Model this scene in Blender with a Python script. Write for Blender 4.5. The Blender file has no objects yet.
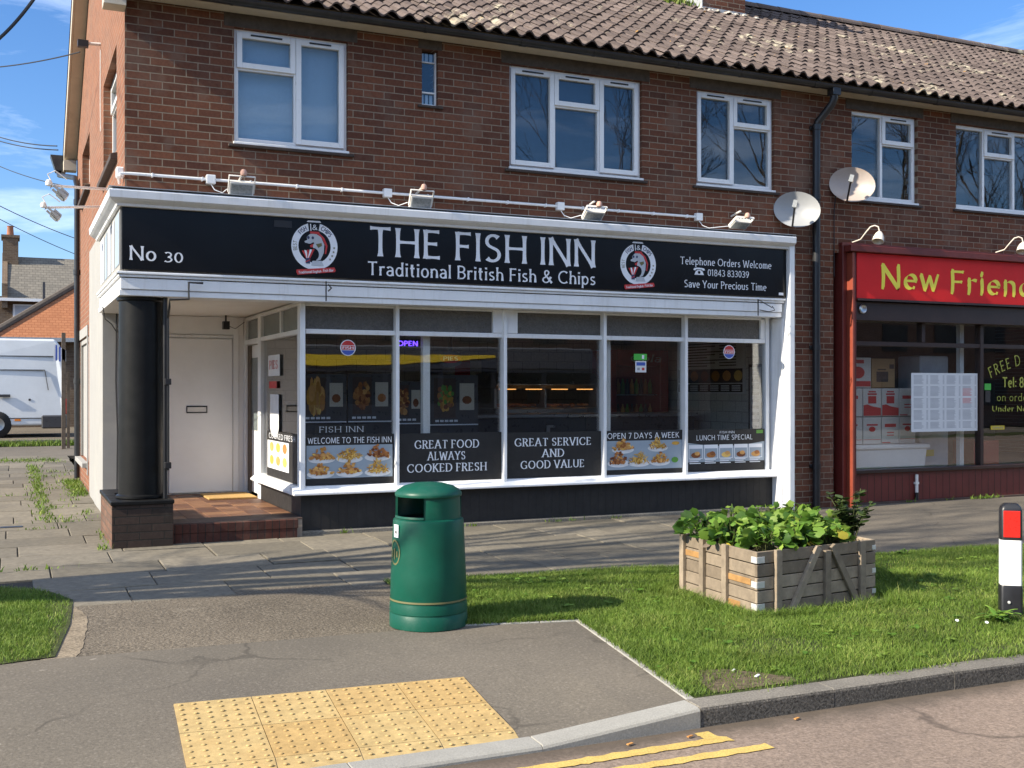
import bpy, bmesh, math, random
import numpy as np
from mathutils import Vector, Matrix
R = math.radians
random.seed(7); rng = np.random.default_rng(7)
sc = bpy.context.scene
C = sc.collection

# ------------------------------------------------------------------ camera, world, sun, exposure
cam_d = bpy.data.cameras.new('camera'); cam = bpy.data.objects.new('camera', cam_d); C.objects.link(cam)
cam.location = (0, 0, 1.5); cam.rotation_euler = (R(90), 0, R(-24.4))
cam_d.sensor_width = 36; cam_d.lens = 36 * 1106 / 1024; cam_d.shift_y = 6 / 1024 
cam_d.clip_start = .05; cam_d.clip_end = 2000
sc.camera = cam
SUN_EL, SUN_AZ = 33.0, 185.2       # azimuth of the sun seen from the scene, counted from +X towards +Y
w = bpy.data.worlds.new('World'); sc.world = w; w.use_nodes = True
nt = w.node_tree; nt.nodes.clear()
wo = nt.nodes.new('ShaderNodeOutputWorld'); bg = nt.nodes.new('ShaderNodeBackground')
sky = nt.nodes.new('ShaderNodeTexSky'); sky.sky_type = 'NISHITA'; sky.sun_disc = False
sky.sun_elevation = R(SUN_EL); sky.sun_rotation = R(90 - SUN_AZ)
sky.air_density = 1.0; sky.dust_density = .25; sky.ozone_density = 3.0
tc = nt.nodes.new('ShaderNodeTexCoord'); mp = nt.nodes.new('ShaderNodeMapping')
mp.inputs['Location'].default_value = (0.0, 0.0, 0.7); mp.inputs['Scale'].default_value = (1.2, 1.2, 5.5); mp.inputs['Rotation'].default_value = (.25, -.1, 1.3)
no = nt.nodes.new('ShaderNodeTexNoise'); no.inputs['Scale'].default_value = 2.3; no.inputs['Detail'].default_value = 9; no.inputs['Roughness'].default_value = .62; no.inputs['Distortion'].default_value = .5
cr = nt.nodes.new('ShaderNodeValToRGB'); cr.color_ramp.elements[0].position = .49; cr.color_ramp.elements[1].position = .86
cr.color_ramp.elements[1].color = (.8, .8, .8, 1)
mx = nt.nodes.new('ShaderNodeMixRGB'); mx.inputs[2].default_value = (10.0, 11.0, 12.6, 1)
hsv = nt.nodes.new('ShaderNodeHueSaturation'); hsv.inputs['Saturation'].default_value = 1.2
L = nt.links.new
sep = nt.nodes.new('ShaderNodeSeparateXYZ')
def wm(op, a, b):
    x = nt.nodes.new('ShaderNodeMath'); x.operation = op
    for i, v in ((0, a), (1, b)):
        if hasattr(v, 'is_linked'): nt.links.new(v, x.inputs[i])
        else: x.inputs[i].default_value = v
    return x.outputs[0]
L(tc.outputs['Generated'], mp.inputs[0]); L(mp.outputs[0], no.inputs['Vector']); L(tc.outputs['Generated'], sep.inputs[0])
fill_cloud = wm('MULTIPLY', wm('MAXIMUM', wm('MULTIPLY', sep.outputs[1], -1.0), 0.0), wm('MAXIMUM', wm('SUBTRACT', sep.outputs[2], .36), 0.0))   # unseen cloud added behind the view to brighten the shade
L(wm('ADD', no.outputs['Fac'], wm('MULTIPLY', fill_cloud, 1.3)), cr.inputs[0])
tn = nt.nodes.new('ShaderNodeMixRGB'); tn.blend_type = 'MULTIPLY'; tn.inputs[0].default_value = 1; tn.inputs[2].default_value = (.86, .89, 1.03, 1)
L(sky.outputs[0], hsv.inputs['Color']); L(hsv.outputs[0], tn.inputs[1]); L(tn.outputs[0], mx.inputs[1]); L(cr.outputs[0], mx.inputs[0]); L(mx.outputs[0], bg.inputs[0]); L(bg.outputs[0], wo.inputs[0])
bg.inputs[1].default_value = .10
sd = bpy.data.lights.new('sun', 'SUN'); sun = bpy.data.objects.new('sun', sd); C.objects.link(sun)
sd.energy = 5.0; sd.angle = R(.53); sd.color = (1, .90, .735)
sv = Vector((math.cos(R(SUN_EL)) * math.cos(R(SUN_AZ)), math.cos(R(SUN_EL)) * math.sin(R(SUN_AZ)), math.sin(R(SUN_EL))))
sun.rotation_euler = sv.to_track_quat('Z', 'Y').to_euler(); sun.location = (-20, 12, 14)
vs = sc.view_settings; vs.view_transform = 'Standard'; vs.look = 'None'; vs.gamma = 1; vs.use_curve_mapping = False; vs.exposure = 0.95
sc.render.engine = 'CYCLES'; cy = sc.cycles
cy.max_bounces = 10; cy.transparent_max_bounces = 24; cy.diffuse_bounces = 4; cy.glossy_bounces = 4; cy.transmission_bounces = 6
cy.caustics_reflective = False; cy.caustics_refractive = False; cy.sample_clamp_indirect = 6

# ------------------------------------------------------------------ materials
class NT:
    def __init__(s, name):
        s.m = bpy.data.materials.new(name); s.m.use_nodes = True; s.t = s.m.node_tree; s.t.nodes.clear()
        s.out = s.n('ShaderNodeOutputMaterial')
    def n(s, k, **kw):
        x = s.t.nodes.new(k)
        for a, b in kw.items():
            if a.startswith('_'): x.inputs[a[1:].replace('_', ' ')].default_value = b
            else: setattr(x, a, b)
        return x
    def l(s, a, b): s.t.links.new(a, b)
    def noise(s, vec, scale, detail=4, rough=.55, dist=0):
        x = s.n('ShaderNodeTexNoise'); x.inputs['Scale'].default_value = scale; x.inputs['Detail'].default_value = detail
        x.inputs['Roughness'].default_value = rough; x.inputs['Distortion'].default_value = dist; s.l(vec, x.inputs['Vector']); return x.outputs['Fac']
    def ramp(s, fac, p0, c0, p1, c1, mid=None):
        x = s.n('ShaderNodeValToRGB'); e = x.color_ramp.elements
        e[0].position = p0; e[0].color = (*c0, 1); e[1].position = p1; e[1].color = (*c1, 1)
        if mid: q = e.new(mid[0]); q.color = (*mid[1], 1)
        s.l(fac, x.inputs[0]); return x.outputs[0]
    def mix(s, f, a, b, mode='MIX'):
        x = s.n('ShaderNodeMixRGB', blend_type=mode)
        for i, v in ((0, f), (1, a), (2, b)):
            if hasattr(v, 'links') or hasattr(v, 'is_linked'): s.l(v, x.inputs[i])
            elif isinstance(v, (int, float)): x.inputs[i].default_value = v
            else: x.inputs[i].default_value = (*v, 1)
        return x.outputs[0]
    def math(s, op, a, b=0.0):
        x = s.n('ShaderNodeMath', operation=op)
        for i, v in ((0, a), (1, b)):
            if hasattr(v, 'is_linked'): s.l(v, x.inputs[i])
            else: x.inputs[i].default_value = v
        return x.outputs[0]
    def pos(s): return s.n('ShaderNodeNewGeometry').outputs['Position']
    def obj(s): return s.n('ShaderNodeTexCoord').outputs['Object']
    def bump(s, h, strength=.3, dist=.01):
        x = s.n('ShaderNodeBump'); x.inputs['Strength'].default_value = strength; x.inputs['Distance'].default_value = dist
        s.l(h, x.inputs['Height']); return x.outputs[0]
    def bsdf(s, col, rough=.6, metal=0, bump=None, spec=.5, coat=0):
        b = s.n('ShaderNodeBsdfPrincipled')
        if hasattr(col, 'is_linked'): s.l(col, b.inputs['Base Color'])
        else: b.inputs['Base Color'].default_value = (*col, 1)
        if hasattr(rough, 'is_linked'): s.l(rough, b.inputs['Roughness'])
        else: b.inputs['Roughness'].default_value = rough
        b.inputs['Metallic'].default_value = metal; b.inputs['Specular IOR Level'].default_value = spec
        b.inputs['Coat Weight'].default_value = coat; b.inputs['Coat Roughness'].default_value = .08
        if bump is not None: s.l(bump, b.inputs['Normal'])
        s.l(b.outputs[0], s.out.inputs[0]); return b

def paint(name, col, rough=.45, var=.12, scale=6, bump=.05, dirt=None, dirt_amt=.5, metal=0, coat=0, spec=.5):
    t = NT(name); p = t.obj()
    f = t.noise(p, scale, 6, .65)
    a = tuple(c * (1 - var) for c in col); b = tuple(min(1, c * (1 + var)) for c in col)
    c = t.ramp(f, .3, a, .7, b)
    if dirt:
        g = t.ramp(t.noise(p, scale * .45, 8, .7, .6), .52, (0, 0, 0), .75, (dirt_amt,) * 3)
        c = t.mix(g, c, dirt)
    r = t.math('ADD', t.math('MULTIPLY', t.noise(p, scale * 2.3, 5), .25), rough - .12)
    t.bsdf(c, r, metal, t.bump(t.noise(p, scale * 14, 4), bump, .003), spec, coat); return t.m

def brick(name, axes, c1, c2, mortar, bw=.225, rh=.075, ms=.006, off=.5, stain=(.2, .17, .14), patch=None):
    t = NT(name); p = t.pos(); sx = t.n('ShaderNodeSeparateXYZ'); cx = t.n('ShaderNodeCombineXYZ'); t.l(p, sx.inputs[0])
    wob = t.noise(p, 9, 2); 
    for i, a in enumerate(axes): t.l(sx.outputs[a], cx.inputs[i])
    add = t.n('ShaderNodeVectorMath', operation='ADD'); ws = t.n('ShaderNodeVectorMath', operation='SCALE'); ws.inputs['Scale'].default_value = .006
    t.l(t.n('ShaderNodeTexNoise', _Scale=12.0).outputs['Color'], ws.inputs[0]); t.l(cx.outputs[0], add.inputs[0]); t.l(ws.outputs[0], add.inputs[1])
    br = t.n('ShaderNodeTexBrick'); br.offset = off
    for k, v in (('Scale', 1), ('Brick Width', bw), ('Row Height', rh), ('Mortar Size', ms), ('Mortar Smooth', .3), ('Bias', -.1)): br.inputs[k].default_value = v
    br.inputs['Color1'].default_value = (*c1, 1); br.inputs['Color2'].default_value = (*c2, 1); br.inputs['Mortar'].default_value = (*mortar, 1)
    t.l(add.outputs[0], br.inputs['Vector'])
    c = t.mix(.55, br.outputs['Color'], t.ramp(t.noise(p, 34, 6, .7), .3, (.62, .6, .6), .72, (1.3, 1.25, 1.2)), 'MULTIPLY')
    c = t.mix(t.ramp(t.noise(p, 1.6, 6, .65, .4), .5, (0, 0, 0), .78, (.38,) * 3), c, stain)
    if patch: c = t.mix(t.ramp(t.noise(p, 2.7, 3, .5, .2), .6, (0, 0, 0), .68, (.55,) * 3), c, patch)
    h = t.math('SUBTRACT', t.math('MULTIPLY', t.noise(p, 60, 5, .7), .35), br.outputs['Fac'])
    t.bsdf(c, .9, 0, t.bump(h, .8, .006), .25); return t.m

def speckle(name, c, scale=120, var=.5, rough=.9, bump=.6, big=.25, bigscale=.9, light=None, lightamt=.3, dark=None, bd=.006):
    t = NT(name); p = t.pos()
    f = t.noise(p, scale, 3, .8); b = t.noise(p, bigscale, 7, .65, .3)
    cc = t.ramp(f, .32, tuple(x * (1 - var) for x in c), .68, tuple(x * (1 + var) for x in c))
    cc = t.mix(1, cc, t.ramp(b, .3, (1 - big,) * 3, .7, (1 + big,) * 3), 'MULTIPLY')
    if light:
        v = t.n('ShaderNodeTexVoronoi', _Scale=scale * .55); t.l(p, v.inputs['Vector'])
        s = t.ramp(v.outputs['Distance'], .12, (lightamt,) * 3, .3, (0, 0, 0)); cc = t.mix(s, cc, light)
        s2 = t.ramp(t.noise(p, bigscale * 2.2, 6, .7, 1), .62, (0, 0, 0), .72, (lightamt * .6,) * 3); cc = t.mix(s2, cc, light)
    if dark:
        s3 = t.ramp(t.noise(p, bigscale * 1.1, 9, .75, .8), .56, (0, 0, 0), .75, (.7,) * 3); cc = t.mix(s3, cc, dark)
    t.bsdf(cc, rough, 0, t.bump(f, bump, bd), .3); return t.m

def attrmat(name, c0, c1, rough=.85, mid=None, bump=.4, bscale=60, spot=None, spot_amt=.5, transl=0, spec=.3, var=.25, stain=None):
    t = NT(name); p = t.pos(); a = t.n('ShaderNodeAttribute', attribute_name='rnd')
    c = t.ramp(a.outputs['Fac'], 0, c0, 1, c1, mid)
    if var: c = t.mix(1, c, t.ramp(t.noise(p, bscale * .25, 7, .7), .3, (1 - var,) * 3, .7, (1 + var,) * 3), 'MULTIPLY')
    if spot: c = t.mix(t.ramp(t.noise(p, 7, 8, .75, .3), .58, (0, 0, 0), .66, (spot_amt,) * 3), c, spot)
    if stain: c = t.mix(t.ramp(t.noise(p, 2.1, 8, .7, .6), .48, (0, 0, 0), .72, (.6,) * 3), c, stain)
    b = t.bsdf(c, rough, 0, t.bump(t.noise(p, bscale, 4), bump, .004) if bump else None, spec)
    if transl:
        tr = t.n('ShaderNodeBsdfTranslucent'); t.l(c, tr.inputs[0]); ms = t.n('ShaderNodeMixShader'); ms.inputs[0].default_value = transl
        t.l(b.outputs[0], ms.inputs[1]); t.l(tr.outputs[0], ms.inputs[2]); t.l(ms.outputs[0], t.out.inputs[0])
    return t.m

def glassmat(name, base=.05, mul=1.3, tint=(.93, .96, .95), rough=0.0, wob=.0):
    t = NT(name); ge = t.n('ShaderNodeNewGeometry'); dt = t.n('ShaderNodeVectorMath', operation='DOT_PRODUCT'); t.l(ge.outputs['Incoming'], dt.inputs[0]); t.l(ge.outputs['Normal'], dt.inputs[1])
    q = t.math('POWER', t.math('SUBTRACT', 1.0, t.math('ABSOLUTE', dt.outputs['Value'])), 5.0); f = t.math('ADD', t.math('MULTIPLY', q, .9), base * mul)
    f = t.math('MINIMUM', f, 1.0)
    tr = t.n('ShaderNodeBsdfTransparent'); tr.inputs[0].default_value = (*tint, 1)
    gl = t.n('ShaderNodeBsdfGlossy'); gl.inputs['Roughness'].default_value = rough
    if wob: bm = t.bump(t.noise(t.pos(), 1.3, 2), wob, .02); t.l(bm, gl.inputs['Normal'])
    ms = t.n('ShaderNodeMixShader'); t.l(f, ms.inputs[0]); t.l(tr.outputs[0], ms.inputs[1]); t.l(gl.outputs[0], ms.inputs[2])
    t.l(ms.outputs[0], t.out.inputs[0]); return t.m

def emit(name, c, s):
    t = NT(name); e = t.n('ShaderNodeEmission'); e.inputs[0].default_value = (*c, 1); e.inputs[1].default_value = s; t.l(e.outputs[0], t.out.inputs[0]); return t.m

M = {}
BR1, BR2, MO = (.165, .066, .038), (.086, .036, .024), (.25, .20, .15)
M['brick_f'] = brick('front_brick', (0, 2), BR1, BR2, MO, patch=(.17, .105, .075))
M['brick_s'] = brick('side_brick', (1, 2), (.26, .115, .067), (.20, .09, .055), (.27, .21, .16))  # front brick again, made paler to carry the sunlight on this wall
M['brick_plinth'] = brick('dark_plinth_brick', (0, 2), (.055, .038, .031), (.032, .025, .021), (.028, .025, .022)); M['brick_plinth_s'] = brick('dark_plinth_brick', (1, 2), (.17, .095, .065), (.11, .065, .048), (.09, .075, .06))  # one plinth brick in two tones: front darkened for shade, sides lightened for sun
M['brick_soldier'] = brick('step_brick', (0, 2), (.085, .032, .023), (.055, .023, .018), (.03, .025, .022), .073, .215, .005, 0)
def streaky(name, col, rough, dirt, amt):
    t = NT(name); p = t.pos(); mpp = t.n('ShaderNodeMapping'); mpp.inputs['Scale'].default_value = (9, 9, .9); t.l(p, mpp.inputs[0])
    c = t.ramp(t.noise(p, 4, 5), .3, tuple(x * .94 for x in col), .7, tuple(min(1, x * 1.03) for x in col))
    st = t.ramp(t.noise(mpp.outputs[0], 1.6, 8, .7, .3), .52, (0, 0, 0), .75, (amt,) * 3); c = t.mix(st, c, dirt)
    ch = t.ramp(t.noise(p, 26, 6, .8, .4), .70, (0, 0, 0), .73, (amt * 1.3,) * 3); c = t.mix(ch, c, tuple(x * .55 for x in dirt))
    t.bsdf(c, rough, 0, t.bump(t.noise(p, 60, 4), .08, .003)); return t.m
M['white'] = streaky('white_gloss_paint', (.80, .81, .82), .35, (.44, .42, .37), .34)
M['whitewall'] = paint('white_masonry_paint', (.31, .305, .29), .8, .06, 3, .25, (.45, .42, .36), .35)
M['upvc'] = paint('white_plastic', (.8, .81, .81), .3, .03, 4, .02, (.5, .5, .47), .15)
M['black'] = paint('black_gloss_paint', (.008, .008, .008), .42, .3, 5, .06, (.03, .03, .028), .2, spec=.22)
M['blackboard'] = paint('black_stall_board', (.013, .012, .012), .6, .3, 8, .12, (.04, .038, .035), .4)
M['sign'] = paint('black_sign_gloss', (.006, .006, .007), .2, .2, 2, .01, None, spec=.28)
M['letter'] = paint('white_sign_vinyl', (.78, .80, .84), .4, .03, 6, .01)
M['plasticblack'] = paint('black_plastic', (.014, .014, .016), .38, .2, 8, .04, (.06, .055, .05), .35)
M['gutter'] = paint('grey_black_gutter', (.016, .017, .02), .35, .3, 5, .05, (.08, .075, .065), .4)
M['cream'] = paint('cream_soffit_paint', (.56, .5, .40), .55, .08, 5, .1, (.3, .27, .22), .4)
M['lintel'] = paint('dark_concrete_lintel', (.07, .058, .05), .9, .3, 14, .4)
M['silltile'] = paint('dark_sill_tile', (.05, .036, .03), .8, .3, 14, .3)
M['glass'] = glassmat('shop_glass', .11, 1.0, (.965, .975, .97), 0, .05)
M['upglass'] = glassmat('window_glass', .085, 1.0, (.82, .88, .92), .0, .06)
t = NT('obscured_glass'); p = t.pos(); b = t.bsdf(t.ramp(t.noise(p, 40, 5, .8), .3, (.055, .05, .045), .75, (.15, .14, .125)), .3, 0, t.bump(t.noise(p, 45, 3), 1.0, .02), .6); M['frost'] = t.m
M['frost_side'] = paint('side_obscured_glass', (.16, .19, .19), .2, .1, 20, .3)
M['blind'] = paint('pale_blind', (.66, .76, .84), .7, .04, 30, .1)
M['dark'] = paint('dark_interior', (.05, .045, .042), .8, .3, 3)
M['darkblue'] = paint('closed_dark_blind', (.03, .05, .075), .7, .2, 3)  # no real blind: reflected sky put into a sheet behind the glass
M['steel'] = paint('stainless_steel', (.45, .46, .47), .3, .08, 7, .03, metal=.9)
M['whitetile'] = brick('white_wall_tile', (1, 2), (.62, .62, .6), (.58, .58, .56), (.35, .34, .33), .3, .15, .006, .5, (.5, .5, .48))
M['whitetile_b'] = brick('white_back_tile', (0, 2), (.62, .62, .6), (.58, .58, .56), (.35, .34, .33), .3, .15, .006, .5, (.5, .5, .48))
M['quarry'] = attrmat('quarry_tile', (.085, .04, .027), (.22, .115, .062), .5, (.5, (.135, .066, .04)), .2, 40)
M['grout'] = paint('tile_grout', (.30, .25, .2), .9)
M['mat'] = paint('coir_mat', (.42, .26, .09), .95, .25, 40, .6)
M['nosing'] = paint('dark_step_nosing', (.07, .045, .035), .7, .3, 12, .2)
M['slab'] = attrmat('paving_slab', (.125, .111, .085), (.20, .176, .135), .9, None, .5, 70, (.085, .08, .065), .45, stain=(.10, .09, .075))
M['joint'] = speckle('slab_joint', (.05, .043, .033), 60)
M['gravel'] = speckle('worn_gravel_tarmac', (.135, .112, .083), 55, .6, .95, 1.0, .22, .8, (.30, .26, .2), .55, (.085, .072, .058), .012)
def tarmac_mat(name, c, scale=62, var=.3, light=(.33, .29, .24), crack=.55, gum=True):
    t = NT(name); p = t.pos(); f = t.noise(p, scale, 4, .8)
    cc = t.ramp(f, .3, tuple(x * (1 - var) for x in c), .7, tuple(x * (1 + var) for x in c))
    cc = t.mix(1, cc, t.ramp(t.noise(p, .55, 7, .62, .5), .3, (.80,) * 3, .7, (1.18, 1.16, 1.12)), 'MULTIPLY')
    cc = t.mix(t.ramp(t.noise(p, 1.9, 9, .78, 1.2), .60, (0, 0, 0), .74, (.5,) * 3), cc, tuple(x * .6 for x in c))
    v = t.n('ShaderNodeTexVoronoi', _Scale=scale * .5); t.l(p, v.inputs['Vector']); cc = t.mix(t.ramp(v.outputs['Distance'], .12, (.22,) * 3, .3, (0, 0, 0)), cc, light)
    wv = t.n('ShaderNodeVectorMath', operation='ADD'); sc2 = t.n('ShaderNodeVectorMath', operation='SCALE'); sc2.inputs['Scale'].default_value = .35
    nz = t.n('ShaderNodeTexNoise', _Scale=2.2); nz.inputs['Detail'].default_value = 6; t.l(p, nz.inputs['Vector']); t.l(nz.outputs['Color'], sc2.inputs[0]); t.l(p, wv.inputs[0]); t.l(sc2.outputs[0], wv.inputs[1])
    ck = t.n('ShaderNodeTexVoronoi', feature='DISTANCE_TO_EDGE', _Scale=.55); t.l(wv.outputs[0], ck.inputs['Vector'])
    gate = t.ramp(t.noise(p, .8, 3), .50, (0, 0, 0), .58, (crack,) * 3)
    cc = t.mix(t.math('MULTIPLY', t.ramp(ck.outputs['Distance'], .002, (1,) * 3, .009, (0, 0, 0)), gate), cc, tuple(x * .3 for x in c))
    if gum:
        g = t.n('ShaderNodeTexVoronoi', _Scale=2.6); g.inputs['Randomness'].default_value = 1; t.l(wv.outputs[0], g.inputs['Vector'])
        cc = t.mix(t.ramp(g.outputs['Distance'], .035, (.55,) * 3, .05, (0, 0, 0)), cc, light)
        cc = t.mix(t.ramp(t.noise(p, 6.5, 9, .8, 1.5), .68, (0, 0, 0), .73, (.55,) * 3), cc, tuple(min(1, x * 1.5) for x in light))
    t.bsdf(cc, .9, 0, t.bump(f, .5, .006), .3); return t.m
M['tarmac'] = tarmac_mat('footway_tarmac', (.130, .114, .092))
M['road'] = tarmac_mat('chipped_road', (.215, .165, .130), 58, .5, (.42, .34, .29), .7, False)
# chipped road with grit gathered along the kerb
def road_mat():
    m_ = M['road']; nt_ = m_.node_tree; b = [n for n in nt_.nodes if n.type == 'BSDF_PRINCIPLED'][0]; src = b.inputs['Base Color'].links[0].from_socket
    g = nt_.nodes.new('ShaderNodeNewGeometry'); sx = nt_.nodes.new('ShaderNodeSeparateXYZ'); nz = nt_.nodes.new('ShaderNodeTexNoise'); nz.inputs['Scale'].default_value = 3.5; nz.inputs['Detail'].default_value = 8; nz.inputs['Roughness'].default_value = .75
    ad = nt_.nodes.new('ShaderNodeMath'); ad.operation = 'MULTIPLY_ADD'; ad.inputs[1].default_value = .42; rp = nt_.nodes.new('ShaderNodeValToRGB'); rp.color_ramp.elements[0].position = .0; rp.color_ramp.elements[1].position = 1
    mr = nt_.nodes.new('ShaderNodeMapRange'); mr.inputs['From Min'].default_value = 4.68; mr.inputs['From Max'].default_value = 4.88; mr.inputs['To Max'].default_value = .85
    mxx = nt_.nodes.new('ShaderNodeMixRGB'); mxx.inputs[2].default_value = (.075, .06, .045, 1); l = nt_.links.new
    l(g.outputs['Position'], sx.inputs[0]); l(g.outputs['Position'], nz.inputs['Vector']); l(nz.outputs['Fac'], ad.inputs[0]); l(sx.outputs[1], ad.inputs[2]); l(ad.outputs[0], mr.inputs['Value']); l(mr.outputs[0], mxx.inputs[0]); l(src, mxx.inputs[1]); l(mxx.outputs[0], b.inputs['Base Color'])
road_mat()
M['gutterdirt'] = speckle('kerb_channel_dirt', (.085, .067, .05), 70, .6, .95, 1.0, .3, 2, (.2, .16, .12), .4)
M['kerb_new'] = speckle('pale_concrete_kerb', (.29, .28, .25), 110, .16, .85, .3, .12, 2, None, 0, (.2, .185, .16))
M['kerb_old'] = speckle('old_aggregate_kerb', (.10, .092, .08), 75, .75, .9, 1.2, .25, 2, (.25, .22, .18), .5, None, .012)
M['kerb_top'] = speckle('old_kerb_top', (.17, .155, .13), 90, .4, .9, .5, .25, 2, None, 0, (.10, .09, .07))
M['yellow'] = speckle('road_yellow_paint', (.54, .38, .11), 90, .3, .8, .5, .15, 5, (.36, .26, .14), .5)
M['tactile'] = attrmat('buff_tactile', (.40, .29, .125), (.385, .255, .10), .85, (.45, (.42, .305, .135)), .3, 60, (.31, .20, .09), .4, stain=(.42, .265, .10))
M['soil'] = speckle('verge_soil', (.11, .085, .052), 45, .5, 1, 1, .3, 2)
M['dust'] = speckle('dusty_worn_edge', (.21, .17, .12), 50, .5, 1, .8, .35, 3)
M['turf'] = speckle('turf_ground', (.05, .062, .018), 45, .6, 1, 1, .3, 1.5, None, 0, (.085, .066, .036))
M['grass'] = attrmat('grass_blade', (.085, .155, .018), (.44, .45, .14), .6, (.55, (.175, .255, .042)), 0, 10, transl=.35, var=.3)
M['leaf'] = attrmat('planter_leaf', (.035, .09, .012), (.25, .36, .06), .5, (.55, (.10, .205, .026)), 0, 12, transl=.3, var=.2)
M['yleaf'] = attrmat('yellow_leaf', (.42, .36, .03), (.5, .42, .06), .5, None, 0, 12, transl=.3)
M['dleaf'] = attrmat('shrub_leaf', (.028, .05, .012), (.075, .11, .03), .42, None, 0, 12, transl=.2, spec=.5)
M['stem'] = paint('green_stem', (.07, .08, .025), .7)
M['wood'] = attrmat('weathered_pallet_wood', (.15, .118, .084), (.36, .293, .215), .85, None, .5, 45, (.20, .13, .08), .35)
M['woodnew'] = attrmat('orange_replacement_board', (.30, .165, .06), (.34, .19, .07), .8, None, .4, 45)
M['galv'] = paint('galvanised_bracket', (.62, .62, .6), .4, .1, 20, .1, metal=.3)
M['bin'] = paint('green_bin_plastic', (.003, .070, .044), .42, .12, 5, .15, (.05, .105, .085), .7, spec=.3)
M['gold'] = paint('gold_line', (.13, .125, .05), .6)
M['red_refl'] = paint('red_reflector', (.72, .018, .012), .3, .06, 30)
M['white_refl'] = paint('white_reflective_band', (.82, .82, .82), .4, .04, 6, .03, (.5, .48, .44), .2)
t = NT('roof_tile'); p = t.pos(); a = t.n('ShaderNodeAttribute', attribute_name='rnd')
c = t.ramp(a.outputs['Fac'], 0, (.075, .058, .052), 1, (.155, .122, .108), (.5, (.115, .09, .08)))
c = t.mix(1, c, t.ramp(t.noise(p, 30, 6, .7), .3, (.75,) * 3, .7, (1.25,) * 3), 'MULTIPLY')
sx = t.n('ShaderNodeSeparateXYZ'); t.l(p, sx.inputs[0])
ly = t.ramp(t.math('MULTIPLY', t.math('ADD', t.noise(p, 3.1, 8, .78, .3), t.math('MULTIPLY', t.noise(p, .7, 3), .55)), 1), .86, (0, 0, 0), .98, (.85,) * 3)
c = t.mix(ly, c, (.42, .38, .28)); 
lo = t.ramp(t.noise(p, 5.3, 6, .7, .4), .66, (0, 0, 0), .72, (.85,) * 3); c = t.mix(lo, c, (.52, .27, .03))
t.bsdf(c, .92, 0, t.bump(t.noise(p, 90, 4), .4, .004), .2); M['roof'] = t.m
M['mortar'] = paint('cement_mortar', (.42, .39, .34), .95, .15, 15, .5)
M['lead'] = paint('grey_lead', (.34, .36, .38), .6, .2, 12, .15, (.55, .56, .56), .5)
M['clay'] = paint('terracotta', (.36, .15, .085), .85, .15, 10, .2)
M['redpaint'] = paint('red_sign_board', (.66, .022, .022), .5, .08, 2, .02, (.55, .022, .025), .4, spec=.2)
M['maroon'] = paint('maroon_frame_paint', (.125, .021, .016), .45, .15, 5, .06)
M['orange_red'] = paint('orange_red_frame_paint', (.25, .052, .028), .45, .15, 5, .06)  # maroon frame paint with the sun put into a brighter red
M['brownframe'] = paint('dark_brown_frame', (.035, .017, .014), .4, .2, 5, .05)
M['yellowgreen'] = paint('lime_yellow_vinyl', (.88, .76, .07), .45, .05, 6, .01)
M['dimlime'] = paint('dim_lime_vinyl', (.36, .37, .05), .5, .05, 6, .01)
M['paper'] = paint('white_paper', (.66, .67, .68), .7, .03, 5, .02)
M['ink'] = paint('grey_ink', (.30, .31, .34), .7)
M['boxwhite'] = paint('white_card_box', (.60, .57, .54), .8, .05, 4, .05)
M['boxred'] = paint('red_box_print', (.50, .05, .045), .8, .05, 4)
M['card'] = paint('brown_card', (.34, .21, .10), .85, .08, 8, .1)
M['poly'] = paint('polystyrene', (.72, .73, .73), .9, .05, 30, .2)
M['van'] = paint('white_van_paint', (.66, .69, .72), .22, .05, 2, .01, (.4, .38, .34), .2, coat=.4)
M['tyre'] = paint('tyre_rubber', (.015, .015, .015), .85)
M['ralight'] = paint('red_lamp_lens', (.45, .02, .015), .25)
M['amber'] = paint('amber_lens', (.7, .2, .02), .3)
M['slate'] = brick('far_slate', (0, 2), (.20, .185, .155), (.15, .14, .12), (.09, .083, .072), .22, .12, .008, .5, (.1, .095, .08))
M['orangetile'] = brick('far_clay_tile', (0, 2), (.36, .155, .075), (.30, .125, .06), (.25, .09, .04), .17, .085, .008, .5, (.34, .13, .06))
M['farbrick'] = brick('far_brick', (0, 2), (.17, .12, .08), (.12, .08, .055), (.2, .17, .13))
M['fencewood'] = paint('grey_brown_wood', (.13, .10, .075), .9, .3, 12, .4)
M['bark'] = paint('bark', (.10, .08, .062), .95, .3, 12, .8)
M['cable'] = paint('black_cable', (.02, .02, .022), .6)
M['dish'] = paint('grey_dish_metal', (.30, .31, .32), .36, .06, 5, .03)
M['dish_rust'] = paint('rusting_dish_metal', (.36, .31, .28), .4, .1, 5, .05, (.36, .20, .10), .7)
M['lampwhite'] = paint('white_lamp_metal', (.72, .70, .66), .35, .06, 10, .03)
M['lampcream'] = paint('cream_lamp_metal', (.62, .57, .50), .4, .05, 10, .03)
M['lens'] = paint('grey_lamp_glass', (.28, .29, .29), .2, .3, 40, .2)
M['pink'] = paint('faded_pink_knuckle', (.55, .33, .26), .7)
M['foodposter'] = paint('pale_poster_blue', (.30, .36, .42), .5, .1, 2, .01)
M['plate'] = paint('plate_white', (.66, .67, .68), .5)
M['chip'] = attrmat('golden_chip', (.34, .14, .025), (.78, .52, .15), .6, (.5, (.60, .33, .06)), 0, 40)
M['chicken'] = attrmat('brown_fried_food', (.12, .03, .012), (.48, .19, .06), .6, None, 0, 40)
M['batter'] = attrmat('batter_orange', (.30, .10, .025), (.70, .38, .12), .6, None, 0, 40)
M['greenprint'] = paint('green_print', (.10, .28, .04), .6)
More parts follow.
